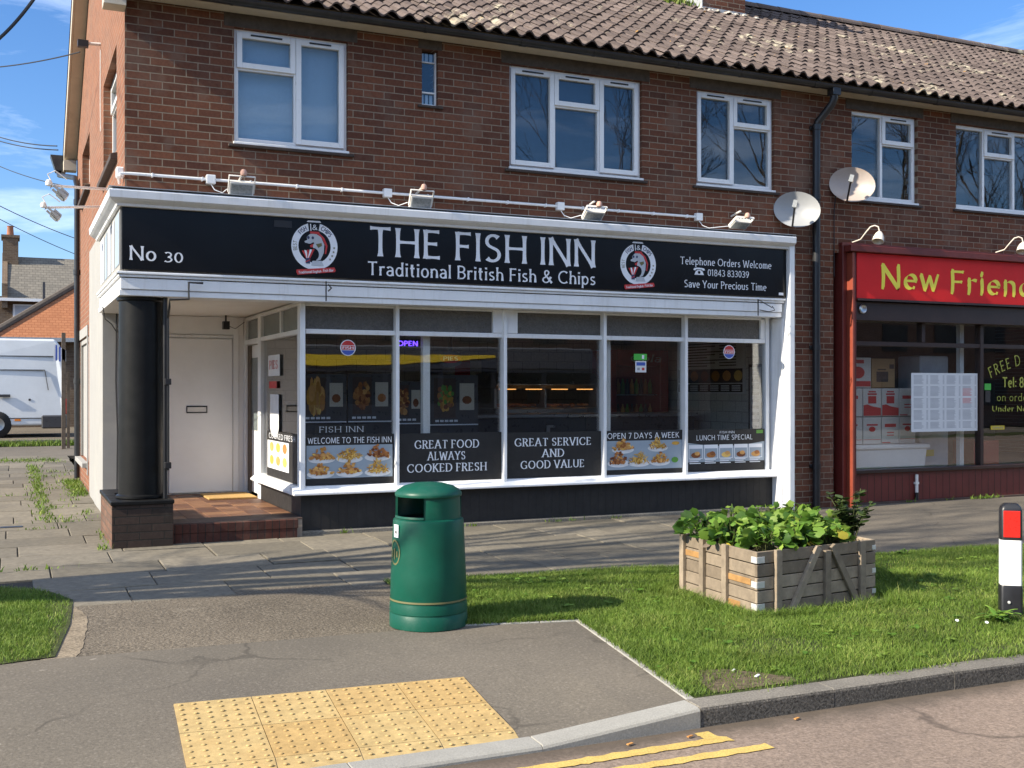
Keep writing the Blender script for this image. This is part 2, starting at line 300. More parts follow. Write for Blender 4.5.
M['greensign'] = paint('bright_green_sign', (.07, .45, .06), .5)
M['yellowprint'] = paint('yellow_print', (.6, .45, .03), .6)
M['redprint'] = paint('red_print', (.5, .03, .03), .5)
M['blueprint'] = paint('blue_print', (.05, .10, .42), .5)
M['fishgrey'] = paint('emblem_grey', (.45, .48, .52), .5)
M['navy'] = paint('navy_print', (.02, .03, .09), .5)
M['fridge'] = paint('red_fridge', (.26, .012, .012), .35)
M['heat'] = emit('heat_lamp', (1, .45, .12), 1.0)
M['led'] = emit('blue_led', (.12, .05, 1), 2.5)
M['busyellow'] = paint('yellow_bus_stripe', (.85, .58, .02), .35)
M['busdark'] = paint('dark_bus_body', (.055, .055, .06), .3)
M['doorwhite'] = paint('white_door_paint', (.80, .80, .80), .5, .03, 3, .05, (.6, .58, .55), .2)
M['ceil'] = paint('lobby_ceiling_paint', (.74, .72, .68), .7, .04, 3, .05)
M['oppbrick'] = brick('opposite_brick', (0, 2), (.26, .12, .08), (.2, .09, .06), (.3, .26, .2))
M['cloth'] = paint('striped_cloth', (.62, .64, .70), .9)

# ------------------------------------------------------------------ mesh helpers
def tag(o, label=None, cat=None, group=None, kind=None):
    if label: o['label'] = label
    if cat: o['category'] = cat
    if group: o['group'] = group
    if kind: o['kind'] = kind
    return o
def empty(name, loc, label, cat, group=None):
    o = bpy.data.objects.new(name, None); o.empty_display_size = .1; C.objects.link(o); o.location = loc
    return tag(o, label, cat, group)

class MB:
    def __init__(s): s.v = []; s.f = []; s.mi = []; s.rn = []; s.T = None; s.sm = []
    def add(s, vs, fs, m=0, r=None, smooth=False):
        k = len(s.v); r = random.random() if r is None else r
        for q in vs: s.v.append(tuple(s.T(q)) if s.T else tuple(q)); s.rn.append(r)
        for q in fs: s.f.append([i + k for i in q]); s.mi.append(m); s.sm.append(smooth)
        return s
    def box(s, x0, x1, y0, y1, z0, z1, m=0, r=None):
        return s.add([(x0, y0, z0), (x1, y0, z0), (x1, y1, z0), (x0, y1, z0), (x0, y0, z1), (x1, y0, z1), (x1, y1, z1), (x0, y1, z1)],
                     [(0, 3, 2, 1), (4, 5, 6, 7), (0, 1, 5, 4), (1, 2, 6, 5), (2, 3, 7, 6), (3, 0, 4, 7)], m, r)
    def obox(s, c, ax, ay, az, m=0, r=None):
        c, ax, ay, az = map(Vector, (c, ax, ay, az)); P = []
        for k in (-1, 1):
            for i, j in ((-1, -1), (1, -1), (1, 1), (-1, 1)): P.append(c + ax * i * .5 + ay * j * .5 + az * k * .5)
        return s.add(P, [(0, 3, 2, 1), (4, 5, 6, 7), (0, 1, 5, 4), (1, 2, 6, 5), (2, 3, 7, 6), (3, 0, 4, 7)], m, r)
    def bar(s, a, b, wd, th, up=(0, 0, 1), m=0, r=None):
        a, b, up = Vector(a), Vector(b), Vector(up); d = b - a; x = d.cross(up).normalized(); y = x.cross(d).normalized()
        return s.obox((a + b) / 2, d, x * wd, y * th, m, r)
    def prism(s, poly, off, m=0, r=None, caps=True):
        n = len(poly); off = Vector(off); P = [Vector(q) for q in poly] + [Vector(q) + off for q in poly]
        F = [(i, (i + 1) % n, n + (i + 1) % n, n + i) for i in range(n)]
        if caps: F += [tuple(reversed(range(n))), tuple(range(n, 2 * n))]
        return s.add(P, F, m, r)
    def quad(s, a, b, c, d, m=0, r=None): return s.add([a, b, c, d], [(0, 1, 2, 3)], m, r)
    def poly(s, pts, m=0, r=None): return s.add(pts, [tuple(range(len(pts)))], m, r)
    def tube(s, path, rad, n=8, m=0, r=None, cap=True):
        path = [Vector(q) for q in path]; P = []; F = []; ref = None
        for i, q in enumerate(path):
            d = (path[min(i + 1, len(path) - 1)] - path[max(i - 1, 0)]).normalized()
            if ref is None: ref = d.orthogonal().normalized()
            u = (ref - d * ref.dot(d)).normalized(); ref = u; v = d.cross(u); rr = rad[i] if isinstance(rad, (list, tuple)) else rad
            for k in range(n): a = 2 * math.pi * k / n; P.append(q + (u * math.cos(a) + v * math.sin(a)) * rr)
        for i in range(len(path) - 1):
            for k in range(n): F.append((i * n + k, i * n + (k + 1) % n, (i + 1) * n + (k + 1) % n, (i + 1) * n + k))
        if cap: F += [tuple(reversed(range(n))), tuple(range((len(path) - 1) * n, len(path) * n))]
        return s.add(P, F, m, r, True)
    def lathe(s, prof, c=(0, 0, 0), n=32, a0=0, a1=360, m=0, r=None, axis=None):
        full = abs(a1 - a0) >= 360; k = n if full else n + 1; P = []; F = []; c = Vector(c)
        q = Vector((0, 0, 1)).rotation_difference(Vector(axis).normalized()) if axis else None
        for (rr, z) in prof:
            for i in range(k):
                a = R(a0 + (a1 - a0) * i / n); p = Vector((rr * math.cos(a), rr * math.sin(a), z)); p = q @ p if q else p; P.append(c + p)
        for j in range(len(prof) - 1):
            for i in range(n): F.append((j * k + i, j * k + (i + 1) % k, (j + 1) * k + (i + 1) % k, (j + 1) * k + i))
        return s.add(P, F, m, r, True)
    def build(s, name, mats, parent=None, loc=None, bevel=0, seg=1, auto=True):
        if not isinstance(mats, (list, tuple)): mats = [mats]
        o0 = Vector(loc) if loc is not None else (Vector((0, 0, 0)))
        base = o0.copy(); q = parent
        while q is not None: base += q.location; q = q.parent
        me = bpy.data.meshes.new(name); me.from_pydata([tuple(Vector(q) - base) for q in s.v], [], s.f)
        for mm in mats: me.materials.append(M[mm] if isinstance(mm, str) else mm)
        me.polygons.foreach_set('material_index', s.mi); me.polygons.foreach_set('use_smooth', s.sm)
        at = me.attributes.new('rnd', 'FLOAT', 'POINT'); at.data.foreach_set('value', s.rn)
        me.update(); o = bpy.data.objects.new(name, me); C.objects.link(o); o.location = o0
        if parent: o.parent = parent
        if auto and any(s.sm):
            try: me.set_sharp_from_angle(angle=R(40))
            except Exception: pass
        if bevel:
            b = o.modifiers.new('bevel', 'BEVEL'); b.width = bevel; b.segments = seg; b.limit_method = 'ANGLE'; b.angle_limit = R(50)
        return o
    def thing(s, name, mats, label, cat, group=None, kind=None, bevel=0, seg=1, base=None):
        if base is None:
            a = np.array(s.v); base = ((a[:, 0].min() + a[:, 0].max()) / 2, (a[:, 1].min() + a[:, 1].max()) / 2, a[:, 2].min())
        return tag(s.build(name, mats, None, base, bevel, seg), label, cat, group, kind)
def bx(name, mat, parent, *b, bevel=.003, seg=1):
    m = MB(); m.box(*b); return m.build(name, mat, parent, bevel=bevel, seg=seg)
def wall_holes(m, x0, x1, z0, z1, holes, y0, depth):
    xs = sorted({x0, x1, *[h[0] for h in holes], *[h[1] for h in holes]}); zs = sorted({z0, z1, *[h[2] for h in holes], *[h[3] for h in holes]})
    xs = [x for x in xs if x0 <= x <= x1]; zs = [z for z in zs if z0 <= z <= z1]
    inh = lambda x, z: any(h[0] < x < h[1] and h[2] < z < h[3] for h in holes)
    for i in range(len(xs) - 1):
        for j in range(len(zs) - 1):
            a, b, c, d = xs[i], xs[i + 1], zs[j], zs[j + 1]
            if inh((a + b) / 2, (c + d) / 2): continue
            m.quad((a, y0, c), (b, y0, c), (b, y0, d), (a, y0, d)); m.quad((a, y0 + depth, c), (a, y0 + depth, d), (b, y0 + depth, d), (b, y0 + depth, c))
    for a, b, c, d in holes:
        y1 = y0 + depth
        if a > x0: m.quad((a, y0, c), (a, y0, d), (a, y1, d), (a, y1, c))
        if b < x1: m.quad((b, y0, c), (b, y1, c), (b, y1, d), (b, y0, d))
        if c > z0: m.quad((a, y0, c), (a, y1, c), (b, y1, c), (b, y0, c))
        m.quad((a, y0, d), (b, y0, d), (b, y1, d), (a, y1, d))

# ------------------------------------------------------------------ lettering (a pen font of my own)
def arc(cx, cy, rx, ry, a0, a1, n=12): return [(cx + rx * math.cos(R(a0 + (a1 - a0) * i / n)), cy + ry * math.sin(R(a0 + (a1 - a0) * i / n))) for i in range(n + 1)]
G = {
 'A': (.8, [[(.03, 0), (.4, 1)], [(.4, 1), (.77, 0)], [(.17, .34), (.63, .34)]]),
 'B': (.62, [[(.08, 0), (.08, 1)], [(.08, .96)] + arc(.3, .74, .23, .22, 90, -90) + [(.08, .52)], [(.08, .52)] + arc(.31, .28, .26, .24, 90, -90) + [(.08, .04)]]),
 'C': (.8, [arc(.46, .5, .41, .46, 48, 312, 18)]),
 'D': (.8, [[(.08, 0), (.08, 1)], [(.08, .96)] + arc(.3, .5, .44, .46, 90, -90, 16) + [(.08, .04)]]),
 'E': (.58, [[(.08, 0), (.08, 1)], [(.08, .95), (.53, .95)], [(.08, .52), (.46, .52)], [(.08, .05), (.55, .05)]]),
 'F': (.55, [[(.08, 0), (.08, 1)], [(.08, .95), (.53, .95)], [(.08, .50), (.46, .50)]]),
 'G': (.86, [arc(.46, .5, .41, .46, 48, 318, 18), [(.78, .44), (.78, .08)], [(.55, .42), (.80, .42)]]),
 'H': (.78, [[(.08, 0), (.08, 1)], [(.70, 0), (.70, 1)], [(.08, .52), (.70, .52)]]),
 'I': (.18, [[(.09, 0), (.09, 1)]]),
 'K': (.68, [[(.08, 0), (.08, 1)], [(.60, 1), (.12, .47)], [(.24, .60), (.66, 0)]]),
 'L': (.54, [[(.08, 0), (.08, 1)], [(.08, .05), (.52, .05)]]),
 'M': (.98, [[(.06, 0), (.14, 1)], [(.14, 1), (.49, .06)], [(.49, .06), (.84, 1)], [(.84, 1), (.92, 0)]]),
 'N': (.80, [[(.08, 0), (.08, 1)], [(.06, 1), (.72, 0)], [(.72, 0), (.72, 1)]]),
 'O': (.92, [arc(.46, .5, .41, .46, 90, 450, 26)]),
 'P': (.60, [[(.08, 0), (.08, 1)], [(.08, .95)] + arc(.3, .71, .25, .24, 90, -90) + [(.08, .47)]]),
 'R': (.66, [[(.08, 0), (.08, 1)], [(.08, .95)] + arc(.3, .73, .24, .22, 90, -90) + [(.08, .51)], [(.3, .51), (.64, 0)]]),
 'S': (.58, [arc(.30, .735, .22, .215, 38, 250, 12)[:-1] + arc(.28, .265, .235, .225, 75, -142, 14)]),
 'T': (.70, [[(.02, .95), (.68, .95)], [(.35, 0), (.35, .95)]]),
 'U': (.76, [[(.08, 1), (.08, .34)] + arc(.38, .34, .30, .30, 180, 360) + [(.68, 1)]]),
 'V': (.76, [[(.02, 1), (.38, 0)], [(.38, 0), (.74, 1)]]),
 'W': (1.06, [[(.02, 1), (.27, 0)], [(.27, 0), (.53, .9)], [(.53, .9), (.79, 0)], [(.79, 0), (1.04, 1)]]),
 'Y': (.70, [[(.02, 1), (.35, .46)], [(.68, 1), (.35, .46)], [(.35, .5), (.35, 0)]]),
 '0': (.60, [arc(.30, .5, .24, .46, 90, 450, 22)]),
 '1': (.36, [[(.20, 0), (.20, 1)], [(.20, .97), (.03, .82)]]),
 '3': (.56, [arc(.26, .74, .22, .22, 140, -90, 11), arc(.25, .27, .26, .23, 90, -140, 13)]),
 '4': (.62, [[(.44, 0), (.44, 1)], [(.44, .98), (.04, .28)], [(.04, .28), (.60, .28)]]),
 '7': (.56, [[(.03, .95), (.53, .95)], [(.52, .95), (.2, 0)]]),
 '8': (.60, [arc(.30, .74, .21, .22, 90, 450, 18), arc(.30, .27, .25, .24, 90, 450, 18)]),
 '9': (.60, [arc(.30, .68, .24, .28, 0, 360, 18), [(.54, .66), (.52, .4), (.24, .0)]]),
 '&': (.82, [[(.78, 0), (.22, .66)] + arc(.36, .80, .16, .16, 190, -30, 8) + [(.2, .40)] + arc(.30, .24, .25, .21, 130, 330, 10) + [(.70, .48)]]),
 'a': (.52, [arc(.24, .46, .2, .19, 150, 0, 8) + [(.44, 0)], [(.44, .38)] + arc(.24, .19, .19, .17, 80, 320, 10)]),
 'c': (.48, [arc(.28, .33, .24, .31, 52, 308)]),
 'd': (.58, [arc(.27, .32, .22, .30, 40, 320, 14), [(.49, 0), (.49, 1.02)]]),
 'e': (.54, [[(.06, .36), (.49, .36)], arc(.28, .33, .23, .31, 5, 305, 14)]),
 'g': (.58, [arc(.27, .34, .22, .29, 40, 320, 14), [(.49, .66), (.49, -.08)] + arc(.28, -.08, .21, .18, 0, -150, 8)]),
 'h': (.56, [[(.08, 0), (.08, 1.02)], [(.08, .34)] + arc(.28, .42, .2, .22, 170, 0, 8) + [(.48, 0)]]),
 'i': (.18, [[(.09, 0), (.09, .66)], [(.09, .83), (.09, .96)]]),
 'l': (.18, [[(.09, 0), (.09, 1.02)]]),
 'm': (.86, [[(.08, 0), (.08, .66)], [(.08, .36)] + arc(.25, .43, .17, .21, 170, 0, 8) + [(.42, 0)], [(.42, .36)] + arc(.60, .43, .18, .21, 170, 0, 8) + [(.78, 0)]]),
 'n': (.56, [[(.08, 0), (.08, .66)], [(.08, .34)] + arc(.28, .42, .2, .22, 170, 0, 8) + [(.48, 0)]]),
 'o': (.56, [arc(.28, .33, .23, .31, 90, 450, 20)]),
 'p': (.58, [[(.08, -.28), (.08, .66)], arc(.30, .33, .22, .30, 145, -145, 14)]),
 'r': (.38, [[(.08, 0), (.08, .66)], [(.08, .36)] + arc(.27, .42, .19, .21, 170, 55, 6)]),
 's': (.44, [arc(.23, .485, .16, .145, 40, 250, 10)[:-1] + arc(.21, .175, .175, .14, 75, -145, 10)]),
 't': (.38, [[(.16, .90), (.16, .14)] + arc(.27, .14, .11, .11, 180, 290, 5), [(.02, .62), (.34, .62)]]),
 'u': (.56, [[(.08, .66), (.08, .22)] + arc(.27, .22, .19, .2, 180, 350, 8), [(.48, .66), (.48, 0)]]),
 'v': (.50, [[(.02, .66), (.25, 0)], [(.25, 0), (.48, .66)]]),
 'w': (.76, [[(.02, .66), (.2, 0)], [(.2, 0), (.38, .6)], [(.38, .6), (.56, 0)], [(.56, 0), (.74, .66)]]),
 ':': (.2, [[(.1, .05), (.1, .18)], [(.1, .5), (.1, .63)]]),
}
STY = {  # half stroke when vertical, when horizontal, flare, serif, letter gap
 'flare': (.066, .046, .55, 0, .14), 'serif': (.082, .030, 0, .085, .17), 'sans': (.062, .056, 0, 0, .16), 'bold': (.095, .075, 0, 0, .14), 'thin': (.040, .032, 0, .05, .16), 'nib': None, 'gap_nib': .17}
def glyph_polys(ch, style):
    wd, strokes = G[ch]; out = []
    for st in strokes:
        P = [Vector(q) for q in st]; n = len(P)
        if style == 'nib':
            N = Vector((math.cos(R(36)), math.sin(R(36)))) * .088
            if n == 2 and abs(P[1].x - P[0].x) < .02 and abs(P[1].y - P[0].y) > .3:      # stems get a slight bow and a hooked foot
                a, b = P; P = [a + (b - a) * k / 6 + Vector((.02 * math.sin(k / 6 * math.pi), 0)) for k in range(7)]; n = 7
            for i in range(n - 1): out.append([P[i] - N, P[i + 1] - N, P[i + 1] + N, P[i] + N])
            for i in (0, n - 1): out.append([P[i] + Vector((-.06, -.05)), P[i] + Vector((.02, -.075)), P[i] + Vector((.06, .05)), P[i] + Vector((-.02, .075))])
            continue
        hv, hh, fl, ser, _ = STY[style]
        closed = (P[0] - P[-1]).length < 1e-4
        if n == 2: P = [P[0] + (P[1] - P[0]) * k / 8 for k in range(9)]; n = 9
        acc = [0]
        for i in range(1, n): acc.append(acc[-1] + (P[i] - P[i - 1]).length)
        tot = acc[-1]; Lp = []; Rp = []
        for i in range(n):
            a = P[i - 1] if i else (P[-2] if closed else P[0]); b = P[i + 1] if i < n - 1 else (P[1] if closed else P[-1])
            d = (b - a).normalized(); nn = Vector((-d.y, d.x)); h = hh + (hv - hh) * abs(d.y)
            if fl and not closed:
                e = min(acc[i], tot - acc[i]); h *= (.92 + fl * math.exp(-e / .10))
            Lp.append(P[i] + nn * h); Rp.append(P[i] - nn * h)
        for i in range(n - 1): out.append([Lp[i], Rp[i], Rp[i + 1], Lp[i + 1]])
        if ser and not closed:
            for k, q in ((0, P[0]), (-1, P[-1])):
                d = (P[1] - P[0]) if k == 0 else (P[-1] - P[-2])
                if d.length and abs(d.normalized().y) > .72 and (q.y < .03 or q.y > .97) and len(st) == 2:
                    up = q.y > .5; y0 = q.y - (.05 if up else 0)
                    out.append([Vector((q.x - hv - ser, y0)), Vector((q.x + hv + ser, y0)), Vector((q.x + hv + ser, y0 + .05)), Vector((q.x - hv - ser, y0 + .05))])
                elif d.length and abs(d.normalized().x) > .9 and len(st) == 2 and q.x > .4 and not .3 < q.y < .7 and ch in 'EFLT':
                    s_ = -1 if q.y > .6 else 1
                    out.append([q + Vector((-.16, 0)), q + Vector((.02, 0)), q + Vector((.03, s_ * .17)), q + Vector((-.02, s_ * .17))])
                elif len(st) > 6 and ch in 'CGS':
                    out.append([q + Vector((-.03, -.14 if q.y > .5 else -.04)), q + Vector((.05, -.14 if q.y > .5 else -.04)), q + Vector((.05, .10 if q.y > .5 else .16)), q + Vector((-.03, .10 if q.y > .5 else .16))])
    return out, wd
def text_polys(s, style):
    x = 0; res = []; gap = STY['gap_nib'] if style == 'nib' else STY[style][4]
    for ch in s:
        if ch == ' ': x += .36; continue
        ps, wd = glyph_polys(ch, style)
        if style == 'serif' and ch.isupper(): x += .03
        res.append((x, wd, ps)); x += wd + gap
    return res, x - gap
def put_text(m, s, style, x0, x1, zb, cap, P, mi=0, d0=.002, center=None, slant=0):
    """Letters on a surface; P(x, z, d) gives the point at d in front of it."""
    chars, W = text_polys(s, style); k = (x1 - x0) / W if x1 is not None else cap * .8
    if center is not None: x0 = center - W * k / 2
    j = 0
    for cx, wd, ps in chars:
        for q in ps:
            d = d0 + (j % 7) * .00022; j += 1
            m.add([P(x0 + (cx + v.x) * k + slant * v.y * cap, zb + v.y * cap, d) for v in q], [(0, 1, 2, 3)], mi)
def put_arc_text(m, s, style, c, rad, a_mid, size, P, mi=0, d0=.004, sweep=None):
    chars, W = text_polys(s, style); k = size * .8; tot = W * k / rad if sweep is None else R(sweep)
    for n_, (cx, wd, ps) in enumerate(chars):
        a = R(a_mid) + tot / 2 - tot * ((cx + wd / 2) / W); ca, sa = math.cos(a), math.sin(a)
        for j, q in enumerate(ps):
            V = []
            for v in q:
                lx = (v.x - wd / 2) * k; lz = (v.y - .5) * size + rad
                V.append(P(c[0] + lx * sa + lz * ca, c[1] - lx * ca + lz * sa, d0 + (j % 5) * .00022))
            m.add(V, [(0, 1, 2, 3)], mi)
def ell(cx, cz, rx, rz, P, d, n=24, a0=0, a1=360): return [P(cx + rx * math.cos(R(a0 + (a1 - a0) * i / n)), cz + rz * math.sin(R(a0 + (a1 - a0) * i / n)), d) for i in range(n + (0 if a1 - a0 >= 360 else 1))]
def ring(m, cx, cz, r0, r1, P, d, mi, n=40):
    for i in range(n):
        a, b = 2 * math.pi * i / n, 2 * math.pi * (i + 1) / n
        m.quad(*[P(cx + r * math.cos(t_), cz + r * math.sin(t_), d) for r, t_ in ((r0, a), (r1, a), (r1, b), (r0, b))], mi)

# ------------------------------------------------------------------ ground heights
def sst(x): x = min(1, max(0, x)); return x * x * (3 - 2 * x)
def gh(x, y):
    h = .014 * (y - 11) if y > 11 else -.12 * (11 - y) / 6.25
    return h - .07 * sst((3.25 - x) / .9) * sst((6.0 - y) / 1.1)
def sheet(name, poly, mat, lift, kind='structure', step=.5, label=None, skirt=.06):
    """A ground sheet over a polygon, following the fall of the land."""
    bm = bmesh.new(); vs_ = [bm.verts.new((x, y, 0)) for x, y in poly]; bm.faces.new(vs_)
    xs = [q[0] for q in poly]; ys = [q[1] for q in poly]
    for a, b, nrm in ((min(xs), max(xs), (1, 0, 0)), (min(ys), max(ys), (0, 1, 0))):
        k = max(1, int((b - a) / step))
        if k > 160: k = 160
        for i in range(1, k):
            t_ = a + (b - a) * i / k; bmesh.ops.bisect_plane(bm, geom=bm.verts[:] + bm.edges[:] + bm.faces[:], plane_co=(t_, 0, 0) if nrm[0] else (0, t_, 0), plane_no=nrm)
    for v in bm.verts: v.co.z = gh(v.co.x, v.co.y) + lift
    if skirt:
        e = [q for q in bm.edges if q.is_boundary]; r = bmesh.ops.extrude_edge_only(bm, edges=e)
        for v in [q for q in r['geom'] if isinstance(q, bmesh.types.BMVert)]: v.co.z -= skirt
    bmesh.ops.recalc_face_normals(bm, faces=bm.faces)
    me = bpy.data.meshes.new(name); bm.to_mesh(me); bm.free(); me.materials.append(M[mat]); o = bpy.data.objects.new(name, me); C.objects.link(o); o['kind'] = kind
    return o
VERGE_R = [(2.74, 8.56), (2.70, 6.93), (3.55, 6.73), (3.25, 4.87), (40, 4.87), (40, 6.6), (12, 7.75), (7.75, 8.1), (5.34, 8.23), (3.53, 8.44)]
VERGE_L = [(-9, 9.9), (-3, 9.6), (-.1, 9.42), (.28, 9.1), (.42, 8.72), (.36, 7.9), (.24, 7.05), (-.05, 6.99), (-9, 6.9)]
def flat(name, x0, x1, y0, y1, z, mat):
    m = MB(); m.quad((x0, y0, z), (x1, y0, z), (x1, y1, z), (x0, y1, z)); o = m.build(name, mat); o['kind'] = 'structure'; return o
flat('ground', -300, 300, -300, 300, -.45, 'turf')
m = MB()
for i in range(90):
    for j in range(16):
        x0 = -30 + i; y0 = -7 + j * .7325
        zz = lambda y: -.215 + .03 * min(1, max(0, (3.8 - y) / 4))
        m.quad((x0, y0, zz(y0)), (x0 + 1, y0, zz(y0)), (x0 + 1, y0 + .7325, zz(y0 + .7325)), (x0, y0 + .7325, zz(y0 + .7325)))
o = m.build('road', 'road'); o['kind'] = 'structure'
flat('far_pavement', -30, 60, -11, -7, -.08, 'tarmac')
sheet('tarmac_footway', [(-9, 4.85), (3.22, 4.85), (3.52, 6.70), (2.72, 6.90), (.24, 7.02), (-9, 6.92)], 'tarmac', 0, step=.3)
sheet('gravel_path', [(-9, 6.88), (.24, 6.98), (2.72, 6.88), (2.80, 8.62), (.30, 8.72), (-9, 9.95)], 'gravel', -.004, step=.5)
sheet('pavement_bed', [(-12, 8.4), (2.7, 8.4), (2.75, 7.6), (40, 6.2), (40, 11.6), (1.0, 11.6), (1.0, 24), (-12, 24)], 'joint', -.014, step=1.0)
sheet('pavement_tarmac', [(7.0, 7.6), (40, 6.2), (40, 11.34), (7.0, 11.34)], 'tarmac', .001, step=1.0)
sheet('verge', VERGE_R, 'turf', .006, step=.5, skirt=0)
sheet('verge_left', VERGE_L, 'turf', .006, step=.5, skirt=0)
sheet('worn_edge', [(.16, 7.02)] + [(.34 + .13 * math.sin(k * .1) + .012 * math.sin(k * .35 + 1) + random.gauss(0, .004), 7.0 + k * .06) for k in range(32)] + [(.36, 8.95), (.30, 8.6), (.26, 7.9)], 'dust', -.001, step=.3, skirt=0)
sheet('bare_soil', [(3.40, 4.9), (3.45, 5.12), (3.58, 5.3), (3.72, 5.28), (3.88, 5.12), (3.98, 4.98), (3.95, 4.9)], 'soil', .011, step=.2, skirt=0)
sheet('back_path', [(-14, 23.9), (1.9, 23.9), (1.9, 27.2), (-14, 27.2)], 'tarmac', 0, step=1)
sheet('yard', [(-30, 27.6), (14, 27.6), (14, 70), (-30, 70)], 'gravel', .02, step=4)
# paving slabs: each one slightly out of level
m = MB(); y = 8.50; row = 0
while y < 24:
    d = .60; x = -11 + random.uniform(0, .6)
    x_end = 7.0 if y < 11.2 else 1.05
    while x < x_end:
        l = random.choice((.6, .75, .9, .9)); x1 = min(x + l, x_end); y1 = y + d
        if y < 11.3 and y1 > 11.3 and x1 > 1.0: y1 = 11.36
        cut = not (y < 9.95 and (x + x1) / 2 < .2 and y1 > 8.6 and (y + d / 2) < 9.5 - .0 * x)
        if x1 - x > .1 and cut:
            g = .005; t1, t2, dz = random.gauss(0, .003), random.gauss(0, .003), random.gauss(0, .0022); r = random.random()
            P = []
            for (a, b) in ((x + g, y + g), (x1 - g, y + g), (x1 - g, y1 - g), (x + g, y1 - g)):
                P.append((a, b, gh(a, b) + dz + t1 * (a - x) + t2 * (b - y)))
            e = .006; Q = [(a + (e if a < (x + x1) / 2 else -e), b + (e if b < (y + y1) / 2 else -e), c_ + .0) for a, b, c_ in P]
            P2 = [(a, b, c_ - .005) for a, b, c_ in P]; P3 = [(a, b, c_ - .05) for a, b, c_ in P]
            m.add(Q + P2 + P3, [(0, 1, 2, 3)] + [(i + 4, (i + 1) % 4 + 4, (i + 1) % 4, i) for i in range(4)] + [(i + 8, (i + 1) % 4 + 8, (i + 1) % 4 + 4, i + 4) for i in range(4)], 0, r)
        x = x1
    y += d; row += 1
o = m.build('pavement_slabs', 'slab'); o['kind'] = 'structure'
# extra row that fills in front of the verge on the right
m = MB(); x = 2.78
while x < 7.0:
    l = random.choice((.6, .75, .9)); P = [(x + .005, 7.9, 0), (x + l - .005, 7.9, 0), (x + l - .005, 8.49, 0), (x + .005, 8.49, 0)]; r = random.random()
    m.add([(a, b, gh(a, b) - .0005) for a, b, _ in P], [(0, 1, 2, 3)], 0, r); x += l
o = m.build('pavement_slabs', 'slab'); o['kind'] = 'structure'
# kerbs
def kerb(m, x0, x1, zt0, zt1, y0=4.715, y1=4.86, zb=-.30, m0=0, m1=1, ch=.018):
    x0 += .0015; x1 -= .0015
    prof = lambda x, zt: [(x, y0, zb), (x, y0, zt - ch), (x, y0 + ch * .4, zt - ch * .35), (x, y0 + ch, zt), (x, y1, zt + .004), (x, y1, zb)]
    A, B = prof(x0, zt0), prof(x1, zt1); n = 6
    m.add(A + B, [(0, 1, 7, 6), (1, 2, 8, 7)], m0); m.add(A + B, [(2, 3, 9, 8), (3, 4, 10, 9), (4, 5, 11, 10), (0, 5, 4, 3, 2, 1), (6, 7, 8, 9, 10, 11)], m1)
m = MB(); x = 2.30
kerb(m, 2.30, 3.19, -.186, -.112, m0=0, m1=0)
while x > -9: kerb(m, x - .915, x, -.186, -.186, m0=0, m1=0); x -= .915
# thin concrete edging round the tarmac
for a, b in (((2.72, 6.90), (3.56, 6.72)), ((3.55, 6.72), (3.235, 4.87))):
    n = 3
    for k in range(n):
        p = Vector(a).lerp(Vector(b), k / n + .004); q = Vector(a).lerp(Vector(b), (k + 1) / n - .004)
        d = (q - p).normalized(); nn = Vector((-d.y, d.x)) * -.025
        m.obox(((p.x + q.x) / 2, (p.y + q.y) / 2, (gh(*p) + gh(*q)) / 2 - .035), (q.x - p.x, q.y - p.y, gh(*q) - gh(*p)), (nn.x * 2, nn.y * 2, 0), (0, 0, .085))
o = m.build('dropped_kerb', ['kerb_new', 'kerb_new'], bevel=.004); o['kind'] = 'structure'
m = MB(); x = 3.192; xs_ = [3.262, 4.92]
while x < 40:
    x1 = 4.05 if x < 3.5 else (4.92 if x < 4.5 else x + .915); kerb(m, x, x1, -.112 + random.uniform(-.003, .003), -.112 + random.uniform(-.003, .003), y0=4.715 + random.uniform(0, .006)); x = x1
o = m.build('kerb', ['kerb_old', 'kerb_top'], bevel=.003); o['kind'] = 'structure'
# yellow lines, worn at the edges
m = MB()
def line(x0, x1, yc, wd, slope=0):
    n = int((x1 - x0) / .035); P = [(x0 + (x1 - x0) * i / n, yc + slope * (x0 + (x1 - x0) * i / n - x1)) for i in range(n + 1)]; jt = [(random.gauss(0, .005), random.gauss(0, .005)) for _ in P]
    for i in range(n):
        a, b = P[i], P[i + 1]
        m.quad((a[0], a[1] - wd / 2 + jt[i][0], -.2105), (b[0], b[1] - wd / 2 + jt[i + 1][0], -.2105), (b[0], b[1] + wd / 2 + jt[i + 1][1], -.2105), (a[0], a[1] + wd / 2 + jt[i][1], -.2105))
line(-8, 3.22, 4.51, .075); line(-8, 3.33, 4.335, .075)
for i in range(7): m.quad((3.10 + .0 * i, 4.53 + .016 * i, -.2098), (3.185 + random.uniform(-.006, .006), 4.53 + .016 * i, -.2098), (3.185, 4.546 + .016 * i, -.2098), (3.10 + random.uniform(-.006, .006), 4.546 + .016 * i, -.2098))
o = m.build('yellow_lines', 'yellow'); o['kind'] = 'structure'
